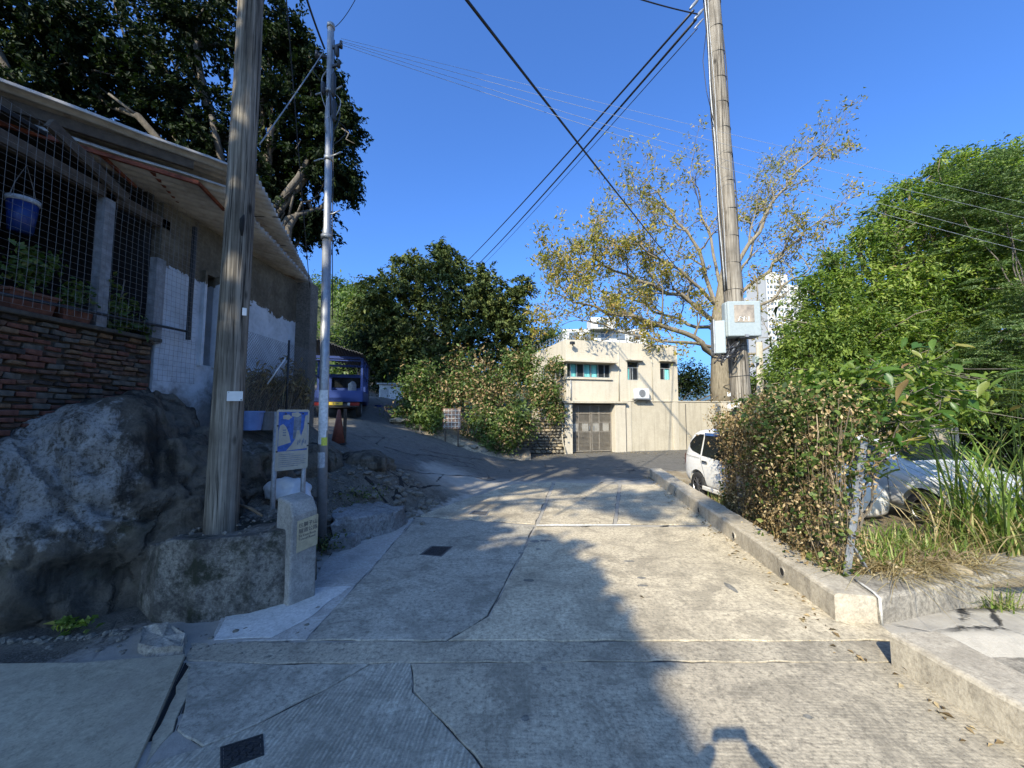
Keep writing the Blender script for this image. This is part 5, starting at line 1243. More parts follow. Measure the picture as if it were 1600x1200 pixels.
# ------------------------------------------------------------------ right wooden pole with meter boxes
rb, rt = at(1166, 740, 7.2), at(1113, 0, 7.2); ra = (rt - rb)
def rax(py): return rb + ra * ((740 - py) / 740.0)
base_r = rb + ra.normalized() * (-(rb.z - lot(rb.x, rb.y)) / ra.normalized().z - .15); top_r = rb + ra * 1.3
rp = wood_pole('utility_pole', tuple(base_r), tuple(top_r), .180, .128, 'pole_right', 'tall pale wooden utility pole with two meter boxes behind the hedge', 5.0)
for i in range(16):
    py = 640 - i * 42; c = rax(py); rr_ = .163 - .003 * i * .62
    d = ra.normalized(); pts = []
    for k in range(17):
        a = 2 * math.pi * k / 16; pts.append(c + Vector((math.cos(a), math.sin(a), .12 * math.sin(a + i))) * (rr_ + .010))
    MB().tube(pts, .006, 4, False).build('wire_tie', MAT['dark_metal'], rp)
for k, (dx, dy, r_, m) in enumerate([(-.165, -.06, .012, 'cable'), (-.18, -.02, .014, 'steel_dull'), (-.175, .03, .010, 'cable'), (.16, -.05, .010, 'cable'), (-.15, -.09, .007, 'steel_dull'), (.165, .0, .008, 'steel_dull')]):
    pts = []
    for j in range(26):
        py = 470 - j * 22; c = rax(py); f = 1 - .006 * j; pts.append(c + Vector((dx * f + .012 * math.sin(j * .7 + k), dy * f, 0)))
    MB().tube(pts, r_, 5).build('riser_cable', MAT[m], rp, smooth=True)
MB().tube([rax(210) + Vector((-.2, -.1, 0)), rax(160) + Vector((-.30, -.1, 0)), rax(110) + Vector((-.33, -.1, 0)), rax(60) + Vector((-.22, -.1, 0))], .007, 5).build('riser_cable', MAT['cable'], rp, smooth=True)
def rbox(name, c, sz, rz, bev, mat, parent):
    return MB().box(c, sz, rz).build(name, MAT[mat], parent, bevel=bev, seg=3)
mbx = at(1160, 499, 6.86)
m1 = thing('meter_box', 'square grey meter box with window strapped to the right pole', 'meter box', mbx)
rbox('case', mbx + Vector((0, .06, 0)), (.60, .17, .66), -.05, .04, 'grey_box', m1)
lid = rbox('lid', mbx + Vector((0, -.045, .0)), (.585, .05, .645), -.05, .045, 'grey_box', m1)
MAT['meter_glass'] = flat('meter window', (.30, .25, .19), .12, 0, .35, 7, 0, .6)
rbox('window', mbx + Vector((-.005, -.071, .09)), (.35, .012, .32), -.05, .03, 'meter_glass', m1)
for k in range(3): MB().tube([mbx + Vector((-.12 + .09 * k, -.079, -.05)), mbx + Vector((-.09 + .08 * k, -.079, .03)), mbx + Vector((-.02 + .05 * k, -.079, -.01))], .008, 5).build('meter_wire', MAT['paper'], m1)
MB().box(mbx + Vector((.02, -.07, -.31)), (.06, .03, .05)).build('latch', MAT['steel_dull'], m1)
MB().box(mbx + Vector((.05, 0, -.345)), (.3, .12, .015)).build('bracket', MAT['dark_metal'], m1)
mb2 = at(1122, 529, 7.0)
m2 = thing('meter_box', 'smaller grey box seen from its side left of right pole', 'meter box', mb2)
rbox('case', mb2, (.20, .34, .60), -.35, .02, 'grey_box', m2)
rbox('lid', mb2 + Vector((-.115, -.04, 0)), (.03, .35, .62), -.35, .012, 'galv', m2)
rr = random.Random(9)
for i in range(16):
    a = at(rr.uniform(1132, 1165), rr.uniform(528, 548), 6.92); b_ = at(rr.uniform(1112, 1138), rr.uniform(545, 572), 6.9); c_ = at(rr.uniform(1120, 1150), rr.uniform(548, 574), 6.85)
    pts = [a * (1 - t_) ** 2 + c_ * 2 * t_ * (1 - t_) + b_ * t_ ** 2 for t_ in np.linspace(0, 1, 8)]
    MB().tube(pts, rr.choice([.009, .012, .015]), 6).build('slack_cable', MAT[rr.choice(['cable', 'cable', 'steel_dull'])], rp, smooth=True)
c = at(1147, 562, 6.9); MB().tube([c + Vector((.05 * math.cos(a), -.02, .05 * math.sin(a))) for a in np.linspace(0, 6.28, 20)], .009, 6).build('cable_coil', MAT['cable'], rp, smooth=True)
plate_on(rp, 1146, 634, 7.2 - .167, .20, .10, rz=-.15); plate_on(rp, 1139, 616, 7.2 - .155, .05, .07, rz=-.4)
# pole-top hardware, only its lower ends in view
for (px, py, r_) in ((1078, 14, .03), (1085, 30, .03), (1085, 45, .018)):
    a = at(px, py, 7.1); b_ = at(px + 14, py - 16, 7.2); MB().tube([a, a.lerp(b_, .3), a.lerp(b_, .7), b_], [r_ * .6, r_, r_, r_ * .5], 8).build('cable_clamp', MAT['steel_dull'], rp, smooth=True)
MB().bar(at(1070, -20, 7.1), at(1135, -14, 7.1), .07, .10).build('cross_arm', MAT['dark_metal'], rp)
# slim pale post behind the wall
q = at(1187, 640, 13.0); o = thing('slim_post', 'slim pale post standing behind the hedge right of the pole', 'post', (q.x, q.y, -.05))
tq = at(1186, 535, 13.0); MB().tube([(q.x, q.y, -.1), tuple(tq)], [.12, .10], 10).build('shaft', MAT['cream_wall'], o, smooth=True)
MB().box(at(1181, 562, 12.9), (.16, .14, .22)).build('junction_box', MAT['grey_box'], o)

# ------------------------------------------------------------------ fence with vine hedge
MAT['dry_stem'] = flat('dry vine stem', (.26, .20, .13), .9, 0, .35, 6)
fa = gnd(1318, 900, .22); fb = gnd(1140, 783, .05); fa2 = Vector((fa.x, fa.y)); fb2 = Vector((fb.x, fb.y)); fL = (fb2 - fa2).length; fd = (fb2 - fa2) / fL; fn = Vector((fd.y, -fd.x))
fence = thing('chain_link_fence', 'chain link fence under the vine hedge along the kerb', 'fence', (fa.x, fa.y, .2))
chainlink('wire_mesh', (fa.x, fa.y, 0), (fb.x, fb.y, 0), .20, 1.75, .058, .0026, 'wire', fence)
pT = at(1348, 690, 4.38)
mb = MB(); mb.bar((fa.x, fa.y, .12), pT, .008, .055, (1, 0, 0)); mb.bar(Vector((fa.x, fa.y, .12)) + Vector((.025, -.004, 0)), pT + Vector((.025, -.004, 0)), .05, .008, (0, 1, 0)); mb.build('angle_post', MAT['galv'], fence)
MB().bar(at(1327, 845, 4.32), at(1366, 908, 4.40), .035, .02).build('brace', MAT['steel_dull'], fence)
for s in (1.6, 3.0): q = fa2 + fd * s; MB().box((q.x, q.y, .95), (.04, .04, 1.9)).build('post', MAT['steel_dull'], fence)
MB().bar((fa.x + .02, fa.y, 1.74), (fb.x, fb.y, 1.74), .02, .03).build('rail', MAT['steel_dull'], fence)
hedge = thing('vine_hedge', 'thick half dead vine hedge smothering the fence beside the kerb', 'hedge', (fa.x + .3, fa.y + .9, .2))
g_ = np.random.default_rng(101)
def hedge_pts(n, dens, seed, tk=.17):
    g = np.random.default_rng(seed); out = []
    while len(out) < n:
        s = g.uniform(-.05, fL - .5 + .1 * g.normal() * (g.random() < .3)); k = s / fL; top = 2.32 - .50 * min(1, k * 1.1) + .34 * fbm((s * 2.4, 4.2, 0), 1, 3); z = .16 + (top - .16) * g.random()
        if g.random() > dens(k, max(0.0, (z - .2) / (top - .2))): continue
        w = tk * (1.0 + .9 * smooth((z - 1.0) / 1.0)) * (1 - .35 * k); o_ = g.normal() * w * .8 - .04
        q = fa2 + fd * s; out.append((q.x + fn.x * o_, q.y + fn.y * o_, z))
    return np.array(out)
P = hedge_pts(1700, lambda k, h: (.06 + .94 * h ** 1.6) * (1.0 - .85 * min(1, k * 1.5)) + .05, 102); P = (P[:, None, :] + g_.normal(size=(len(P), 8, 3)) * .055).reshape(-1, 3)
link('green_leaves', leaf_mesh('green_leaves', P, .052, None, .3, .75, seed=103, fold=.15), MAT['leaf_mid'], hedge)
P = hedge_pts(5400, lambda k, h: ((.3 + .7 * h) * (.45 + .55 * k) if h > .25 else .25 + .35 * k), 104, .20); P = (P[:, None, :] + g_.normal(size=(len(P), 8, 3)) * .05).reshape(-1, 3)
link('dead_leaves', leaf_mesh('dead_leaves', P, .042, None, .0, .5, seed=105, bias=(0, 0, -.9)), MAT['leaf_dead'], hedge)
mb = MB(); rr = random.Random(12)
for i in range(1100):
    s = rr.uniform(0, fL - .45); top = 1.85 - .35 * s / fL; o_ = rr.gauss(-.03, .09); q = fa2 + fd * s + fn * o_
    z0 = rr.uniform(.15, 1.2); L = rr.uniform(.3, 1.2); pts = []
    dx = rr.gauss(0, .18); dn = rr.gauss(0, .08)
    for k in range(5):
        t_ = k / 4; e = q + fd * (dx * t_ + .05 * math.sin(t_ * 5 + i)) + fn * dn * t_; pts.append((e.x, e.y, min(z0 + L * t_, top + .2 + .25 * rr.random())))
    mb.tube(pts, rr.choice([.0025, .0035, .005]), 3, False)
mb.build('dry_stems', MAT['dry_stem'], hedge)
N = 500; s_ = g_.uniform(0, fL, N); roots = np.stack([fa2.x + fd.x * s_ + g_.normal(size=N) * .07 - fn.x * .1, fa2.y + fd.y * s_ + g_.normal(size=N) * .07, np.full(N, .16)], 1)
blades('dry_grass', roots, g_.uniform(.15, .5, N), .012, .7, 'grass_dry', hedge, 106)
# rags of white sheet caught behind the fence
MAT['white_rag'] = flat('white painted board', (.58, .57, .53), .8, 0, .2, 8)
MAT['blue_rag'] = flat('blue tarpaulin', (.03, .07, .30), .5, 0, .2, 8, .5)
for i, (s, z0, h, w_, m, lab) in enumerate([(1.55, .25, 1.1, .10, 'white_rag', 'narrow white board behind the middle of the vine hedge'), (1.0, .9, .45, .22, 'blue_rag', 'blue tarpaulin scrap glimpsed through the vine hedge')]):
    q = fa2 + fd * s + fn * .34; mb = MB(); nn_ = 8; vs = []
    for j in range(nn_ + 1):
        for k in range(5):
            e = q + fd * (w_ * (k / 4 - .5)) + fn * .03 * fbm((j * .6, k * .7, i), 1, 2); vs.append((e.x, e.y, z0 + h * j / nn_))
    m_ = len(vs); vs += [(x + fn.x * .012, y + fn.y * .012, z) for x, y, z in vs]
    fs = [(j * 5 + k, j * 5 + k + 1, j * 5 + k + 6, j * 5 + k + 5) for j in range(nn_) for k in range(4)]; fs += [tuple(m_ + a for a in reversed(f)) for f in fs]
    o = mb.add(vs, fs).build('board' if m == 'white_rag' else 'tarpaulin', MAT[m]); tag(o, lab, 'board' if m == 'white_rag' else 'tarpaulin')
# big-leaved shrub over the near end of the hedge
sh = thing('broad_leaf_shrub', 'broad leaved green shrub arching over the near end of hedge', 'shrub', (4.05, 5.0, .15))
lv = []
for i in range(4):
    bm = bmesh.new(); rows = []
    for k in range(7):
        t_ = k / 6; w = .23 * math.sin(math.pi * min(1, t_ * .92 + .06)) ** .8 * (1.12 - .5 * t_); zc = -.28 * t_ ** 2 * (.6 + .25 * i); 
        rows.append([bm.verts.new((sx * w, t_, zc + (abs(sx) * .07 + .02 * math.sin(9 * t_ + i) * abs(sx)))) for sx in (-1, 0, 1)])
    for k in range(6):
        for j in range(2): bm.faces.new((rows[k][j], rows[k][j + 1], rows[k + 1][j + 1], rows[k + 1][j]))
    me = bpy.data.meshes.new('leaf'); bm.to_mesh(me); bm.free(); me.polygons.foreach_set('use_smooth', [True] * len(me.polygons)); lv.append(me)
t = NT('broad leaf'); oi = t.n('ShaderNodeObjectInfo').outputs['Random']
cc = t.ramp(oi, [(.0, (.035, .085, .012)), (.5, (.07, .135, .022)), (.85, (.12, .18, .035)), (.93, (.25, .20, .06)), (1.0, (.22, .13, .07))])
t.done(cc, .42, 0, None, .4); tr = t.n('ShaderNodeBsdfTranslucent'); t.L.new(t.mix(1.0, cc, (1.2, 1.3, .5), 'MULTIPLY'), tr.inputs['Color']); mx = t.n('ShaderNodeMixShader'); mx.inputs[0].default_value = .35
t.L.new(t.bsdf.outputs[0], mx.inputs[1]); t.L.new(tr.outputs[0], mx.inputs[2]); t.L.new(mx.outputs[0], t.out.inputs['Surface']); MAT['broad_leaf'] = t.m
for me in lv: me.materials.append(MAT['broad_leaf'])
rr = random.Random(44); inv = Matrix.Translation(-Vector(sh.location)); stem = MB()
for (px, py, Y, sp_, n) in [(1375, 630, 4.7, 34, 40), (1430, 605, 4.9, 36, 34), (1470, 625, 4.9, 28, 16), (1405, 660, 4.6, 34, 36), (1340, 610, 4.6, 30, 34), (1440, 570, 5.2, 40, 36), (1385, 590, 5.0, 34, 34), (1345, 740, 4.45, 18, 10), (1395, 690, 4.5, 18, 10)]:
    c = at(px, py, Y); st = Vector((4.05 + rr.uniform(-.15, .2), 5.0 + rr.uniform(-.2, .3), .15))
    lp = limb_pts(st, c, px * .13, 14, .06); stem.tube(lp, list(np.linspace(.014, .006, len(lp))), 6)
    for i in range(n):
        q = c + Vector((rr.gauss(0, 1), rr.gauss(0, 1), rr.gauss(0, .7))) * (sp_ / FPX * Y)
        o = bpy.data.objects.new('leaf', rr.choice(lv)); COL.objects.link(o); o.parent = sh; o.matrix_parent_inverse = inv
        L = rr.uniform(.13, .24); o.location = q; o.rotation_euler = (rr.gauss(-.35, .4), rr.gauss(0, .45), rr.uniform(0, 6.28)); o.scale = (L, L, L)
        if rr.random() < .5: stem.tube([q, q.lerp(c, .5) + Vector((0, 0, -.03)), q.lerp(c, .9)], .004, 3, False)
stem.build('stem', MAT['bark'], sh)
P, Nn, Rn = clumps([E(1330, 615, 4.75, 38, 1), E(1380, 620, 5.0, 40, 1), E(1430, 600, 5.3, 46, 1), E(1480, 630, 5.4, 40, .9), E(1290, 610, 5.0, 30, .7), E(1400, 660, 5.1, 36, .8)], 70, .09, 14, 141)
link('small_leaves', leaf_mesh('small_leaves', P, .085, Nn, rnd=Rn, seed=141, aspect=.5), MAT['leaf_bright'], sh)
# reeds and grass behind the low wall
g_ = np.random.default_rng(111)
def patch(n, xr, yr, seed):
    g = np.random.default_rng(seed); x = g.uniform(*xr, n); y = g.uniform(*yr, n); return np.stack([x, y + (x - 4) * .24, np.array([lot(a, b_) for a, b_ in zip(x, y)]) - .02], 1)
o = thing('tall_reed', 'tall arching green reeds at the right edge behind the wall', 'reed', (6.1, 5.0, .15))
rt_ = patch(240, (6.15, 7.9), (4.2, 5.4), 112); blades('blades', rt_, g_.uniform(1.0, 2.6, 240), .030, .8, 'grass', o, 113, 7)
rt_ = patch(380, (5.95, 7.7), (4.25, 5.2), 114); blades('low_blades', rt_, g_.uniform(.4, .9, 380), .026, .9, 'grass', o, 115, 6)
rt_ = patch(220, (5.6, 7.8), (4.2, 5.3), 1141); blades('dry_blades', rt_, g_.uniform(.4, 1.5, 220), .018, 1.3, 'grass_dry', o, 1142, 6, droop=1.4)
mb = MB(); rr = random.Random(5)
for i in range(16):
    x, y = rr.uniform(6.0, 7.4), rr.uniform(4.6, 5.6) ; h = rr.uniform(1.5, 2.6); l = rr.uniform(-.9, -.1)
    mb.tube([(x, y, .1), (x + l * .25, y - .05, h * .5), (x + l * .7, y - .12, h * .85), (x + l, y - .2, h)], [.010, .009, .007, .004], 5)
mb.build('canes', MAT['grass_cane'] if 'grass_cane' in MAT else MAT['leaf_bright'], o, smooth=True)
o = thing('grass_clump', 'long green grass growing in front of the silver car', 'grass', (4.9, 4.9, .15))
rt_ = patch(520, (4.15, 5.7), (4.35, 5.3), 116); blades('blades', rt_, g_.uniform(.15, .46, 520), .022, .6, 'grass', o, 117, 6)
rt_ = patch(160, (4.1, 5.6), (4.3, 4.9), 118); blades('dry_blades', rt_, g_.uniform(.15, .5, 160), .016, .9, 'grass_dry', o, 119, 5)
o = thing('straw_heap', 'yellow straw and dead stalks heaped on top of low wall', 'straw', (4.7, 4.45, .2))
rt_ = patch(900, (3.95, 5.6), (4.15, 4.55), 120); rt_[:, 2] += .03; blades('straw', rt_, g_.uniform(.10, .42, 900), .012, 2.4, 'grass_dry', o, 121, 4, droop=1.6)
mb = MB(); rr = random.Random(8)
for i in range(40):
    a = rr.uniform(0, 6.28); c = Vector((rr.uniform(4.6, 5.2), rr.uniform(4.55, 4.75), .22)); mb.tube([c, c + Vector((.18 * math.cos(a), .1 * math.sin(a), rr.uniform(.08, .2))), c + Vector((.32 * math.cos(a), .2 * math.sin(a), rr.uniform(-.02, .12)))], .004, 3)
mb.build('roots', MAT['stick'], o)
for i, (px, py, Y, s, lab) in enumerate([(1390, 880, 4.5, .10, 'rounded pale stone in the grass behind low wall'), (1420, 905, 4.35, .09, 'flat buff rubble stone on the low wall left of straw'), (1450, 900, 4.35, .07, 'dark square stone on the low wall beside straw'), (1495, 893, 4.4, .14, 'broad buff stone on the low wall below the reeds'), (1375, 905, 4.3, .05, 'little stone by the fence brace on the wall')]):
    q = at(px, py, Y); mb = MB(); pebble(mb, (q.x, q.y, .24), s, rr); o = mb.build('loose_stone', MAT['stone_warm']); tag(o, lab, 'stone', 'stones on the low wall')
o = thing('weed', 'small green weed growing at the end of the low wall', 'weed', (5.1, 4.0, -.1))
rt_ = np.stack([g_.normal(5.05, .12, 90), g_.normal(4.12, .05, 90), np.full(90, -.12)], 1); blades('blades', rt_, g_.uniform(.15, .42, 90), .016, .9, 'grass', o, 122, 5)
o = thing('weed', 'green weed tuft on the kerb top beside the white van', 'weed', (4.65, 8.2, .0))
rt_ = np.stack([g_.normal(4.62, .12, 160), g_.normal(8.3, .2, 160), np.full(160, .0)], 1); blades('blades', rt_, g_.uniform(.12, .40, 160), .014, .9, 'grass', o, 123, 5)
o = thing('grass_strip', 'dry yellow grass strip between the kerb and the white van', 'grass', (4.6, 10, .0)); tag(o, kind='stuff')
N = 1500; y_ = g_.uniform(7.6, 12.0, N); x_ = np.array([kerb_x(y) for y in y_]) + .38 + g_.random(N) * .5; rt_ = np.stack([x_, y_, np.array([lot(a, b_) for a, b_ in zip(x_, y_)])], 1)
blades('blades', rt_, g_.uniform(.06, .22, N), .010, 1.2, 'grass_dry', o, 124, 4)
for i, (px, py, lab, m, mt) in enumerate([(268, 975, 'yellow green weed growing at the foot of the boulder', 34, 'leaf_bright'), (405, 922, 'tiny yellow green weed between plinth and marker stone', 22, 'leaf_bright')]):
    q = gnd(px + (0 if i else -150), py); q = gnd(110, 985) if i == 0 else gnd(405, 925); o = thing('weed', lab, 'weed', (q.x, q.y, 0))
    P = np.array([q.x, q.y, .06]) + g_.normal(size=(m * 3, 3)) * np.array([.09, .04, .03]); link('foliage', leaf_mesh('foliage', P, .055, None, .5, .5, seed=130 + i), MAT[mt], o)
    MB().tube([(q.x, q.y, -.02), (q.x, q.y, .06)], .006, 5).build('stem', MAT['bark'], o)
o = thing('weed', 'mossy green weeds between steel pole and broken ledge', 'weed', (-2.75, 6.0, .1)); P = np.concatenate([np.array([-2.62, 5.75, .12]) + g_.normal(size=(260, 3)) * np.array([.10, .18, .05]), np.array([-2.75, 6.9, .55]) + g_.normal(size=(380, 3)) * np.array([.3, .25, .06])])
link('foliage', leaf_mesh('foliage', P, .04, None, .5, .6, seed=133), MAT['leaf_cypress'], o)
# fallen leaves and litter
o = thing('leaf_litter', 'dry fallen leaves scattered along the foot of bank and walls', 'leaf litter', (0, 16, 0)); tag(o, kind='stuff')
L_ = []
for i in range(1300):
    k = rr.random()
    if k < .45: x = rr.uniform(-1.5, 3.0); y = 17.0 + .45 * x * .6 + rr.gauss(0, .5) + (0 if x > 0 else x * .5)
    elif k < .6: x, y = rr.uniform(3, 9), 18.6 + rr.gauss(0, .35) + .2
    elif k < .8: y = rr.uniform(-1, 12); x = kerb_x(y) - abs(rr.gauss(0, .12)) - .02 if y > 3.9 else 3.0 - abs(rr.gauss(0, .15)) - .05
    elif k > .985: x, y = rr.uniform(-2.2, 3), rr.uniform(1.8, 14)
    else: x, y = rr.uniform(3.3, 9), 18.7 + rr.gauss(0, .4)
    L_.append((x, y, road_z(x, y) + .024))
link('fallen_leaves', leaf_mesh('fallen_leaves', np.array(L_), .042, None, 2.5, .45, seed=140), MAT['leaf_dead'], o)
t = NT('brown leaf strip'); MAT['strip'] = flat('dry palm strip', (.17, .115, .055), .8, 0, .3, 10, .4)
for i, (pts, lab) in enumerate([([(1448, 1074), (1470, 1084), (1500, 1098), (1536, 1116)], 'long curled dry leaf strip lying against the near kerb'), ([(1405, 1040), (1418, 1052), (1430, 1060)], 'short curled dry leaf beside the end of near kerb'), ([(1316, 872), (1325, 880)], 'dry curled leaf lying by the long kerb')]):
    mb = MB(); vs = []; P_ = [gnd(*q) for q in pts]; full = []
    for k in range(len(P_) - 1):
        for j in range(5): full.append(P_[k].lerp(P_[k + 1], j / 5))
    full.append(P_[-1]); n = len(full)
    for k, q in enumerate(full):
        t_ = k / (n - 1); w = .032 * math.sin(math.pi * (t_ * .9 + .06)); d = (full[min(k + 1, n - 1)] - full[max(k - 1, 0)]).normalized(); s = Vector((-d.y, d.x, 0)); zc = .014 + .018 * abs(math.sin(6 * t_ + i))
        for a in (-1, 0, 1): e = q + s * w * a; vs.append((e.x, e.y, zc + .02 * abs(a) * abs(math.sin(3 * t_ + 1)) + .004))
    m_ = len(vs); vs += [(x, y, z - .002) for x, y, z in vs]; fs = [(k * 3 + a, k * 3 + a + 1, k * 3 + a + 4, k * 3 + a + 3) for k in range(n - 1) for a in range(2)]; fs += [tuple(m_ + b_ for b_ in reversed(f)) for f in fs]
    o = mb.add(vs, fs).build('dry_leaf', MAT['strip'], smooth=True); tag(o, lab, 'leaf', 'dry leaves by the kerbs')

# ------------------------------------------------------------------ cream two-storey building
BA = math.atan2(1.8, 6.24)
bld = thing('cream_building', 'two storey cream rendered building with latticed gate at road end', 'building', (2.66, 18.8, 0), BA)
def cells(x0, x1, z0, z1, ops):
    X_ = sorted({x0, x1, *[v for o in ops for v in (o[0], o[1])]}); Z_ = sorted({z0, z1, *[v for o in ops for v in (o[2], o[3])]}); out = []
    for i in range(len(X_) - 1):
        run = None
        for j in range(len(Z_) - 1):
            cx, cz = (X_[i] + X_[i + 1]) / 2, (Z_[j] + Z_[j + 1]) / 2
            if not any(o[0] < cx < o[1] and o[2] < cz < o[3] for o in ops):
                if run and abs(run[3] - Z_[j]) < 1e-6: run[3] = Z_[j + 1]
                else:
                    run = [X_[i], X_[i + 1], Z_[j], Z_[j + 1]]; out.append(run)
            else: run = None
    return out
LC = dict(world_coords=False)
fw = MB(); front_ops = [(.05, 2.48, 3.70, 4.40), (3.43, 4.14, 3.62, 4.60), (5.41, 6.10, 3.68, 4.62), (.20, 2.50, -.3, 2.40)]
for (a, b_, c, d) in cells(0, 6.5, -.3, 5.56, front_ops): fw.box(((a + b_) / 2, .1, (c + d) / 2), (b_ - a, .2, d - c))
wall = fw.build('front_wall', MAT['cream'], bld, **LC)
sw = MB(); side_ops = [(.3, 2.1, 3.70, 4.40), (2.6, 3.6, 3.7, 4.5)]
for (a, b_, c, d) in cells(.2, 5.2, -.3, 5.56, side_ops): sw.box((.1, (a + b_) / 2, (c + d) / 2), (.2, b_ - a, d - c))
sw.build('side_wall', MAT['cream'], bld, **LC)
ow = MB(); ow.box((6.4, 2.7, 2.63), (.2, 5.0, 5.86)); ow.box((3.25, 5.1, 2.63), (6.1, .2, 5.86)); ow.box((3.25, 2.6, 5.35), (6.1, 4.8, .12)); ow.box((3.25, 2.6, 2.85), (6.1, 4.8, .2)); ow.build('back_wall', MAT['cream'], bld, **LC)
MAT['interior'] = flat('dim interior', (.05, .048, .045), .9)
iw = MB(); iw.box((3.25, 1.6, 4.1), (6.0, .05, 2.2)); iw.build('inner_partition', MAT['interior'], bld, **LC)
# hood over the window band, sills
MB().box((1.25, -.10, 4.47), (2.85, .62, .10)).build('window_hood', MAT['cream'], bld, bevel=.01, **LC)
MB().box((-.12, 1.25, 4.47), (.50, 2.2, .10)).build('window_hood', MAT['cream'], bld, bevel=.01, **LC)
MB().box((1.2, -.03, 3.64), (2.6, .12, .08)).build('window_sill', MAT['cream'], bld, **LC)
for x0, x1, z in ((3.34, 4.30, 4.66), (5.32, 6.32, 4.68)): MB().box(((x0 + x1) / 2, -.10, z), (x1 - x0, .26, .06)).build('window_hood', MAT['cream'], bld, **LC)
MAT['alu'] = flat('window aluminium', (.36, .38, .39), .4, .5)
MAT['pane'] = flat('window glass', (.022, .026, .030), .05, 0, .1, 2, 0, .7)
t = NT('teal curtain'); p = t.obj(); wv = t.n('ShaderNodeTexWave', wave_type='BANDS', bands_direction='X'); t.L.new(p, wv.inputs[0]); wv.inputs['Scale'].default_value = 6; wv.inputs['Distortion'].default_value = 1.0
MAT['curtain'] = t.done(t.ramp(wv.outputs['Fac'], [(.2, (.10, .36, .36)), (.8, (.20, .55, .52))]), .8)
def curtain(name, x0, x1, z0, z1, y, parent):
    mb = MB(); n = 24; vs = []
    for zz in (z0, z1):
        for i in range(n + 1): vs.append((x0 + (x1 - x0) * i / n, y + .025 * math.sin(i * 1.9), zz))
    mb.add(vs, [(i, i + 1, n + 2 + i, n + 1 + i) for i in range(n)]); return mb.build(name, MAT['curtain'], parent, smooth=True, **LC)
def window(x0, x1, z0, z1, divs, transom=None, curt=(), y=.13):
    mb = MB(); t_ = .035
    mb.box(((x0 + x1) / 2, y, z0 + t_ / 2), (x1 - x0, .06, t_)); mb.box(((x0 + x1) / 2, y, z1 - t_ / 2), (x1 - x0, .06, t_))
    for x in (x0 + t_ / 2, x1 - t_ / 2): mb.box((x, y, (z0 + z1) / 2), (t_, .06, z1 - z0 - 2 * t_))
    zt = transom if transom else z1 - t_
    for x in divs: mb.box((x, y, (z0 + t_ + zt) / 2), (t_, .056, zt - z0 - t_))
    if transom: mb.box(((x0 + x1) / 2, y, transom), (x1 - x0 - 2 * t_, .056, t_))
    o = mb.build('window', MAT['alu'], bld, **LC)
    ed = [x0] + list(divs) + [x1]
    for i in range(len(ed) - 1):
        MB().box(((ed[i] + ed[i + 1]) / 2, y + .01, (z0 + zt) / 2), (ed[i + 1] - ed[i] - t_, .008, zt - z0 - t_)).build('pane', MAT['pane'] if not (i in curt) else MAT['curtain'], o, **LC) if i not in curt else curtain('curtain', ed[i] + t_, ed[i + 1] - t_, z0 + t_, zt - t_ / 2, y + .035, o)
    if transom: MB().box(((x0 + x1) / 2, y + .01, (transom + z1) / 2), (x1 - x0 - 2 * t_, .008, z1 - transom - t_)).build('pane', MAT['pane'], o, **LC)
window(.05, 2.48, 3.70, 4.40, [.28, .62, 1.0, 1.40, 1.80, 2.16], None, (1, 3, 4))
window(3.43, 4.14, 3.62, 4.60, [3.66, 3.80], 4.28, (0,))
window(5.41, 6.10, 3.68, 4.62, [5.74], 4.30, (1,))
# side windows
sw_ = MB()
for y0, y1, z0, z1 in side_ops:
    for y in (y0 + .02, (y0 * 2 + y1) / 3, (y0 + 2 * y1) / 3, y1 - .02): sw_.box((.06, y, (z0 + z1) / 2), (.06, .035, z1 - z0))
    sw_.box((.06, (y0 + y1) / 2, z0 + .02), (.055, y1 - y0, .035)); sw_.box((.06, (y0 + y1) / 2, z1 - .02), (.055, y1 - y0, .035))
so = sw_.build('window', MAT['alu'], bld, **LC)
for y0, y1, z0, z1 in side_ops: MB().box((.07, (y0 + y1) / 2, (z0 + z1) / 2), (.008, y1 - y0 - .04, z1 - z0 - .04)).build('pane', MAT['pane'], so, **LC)
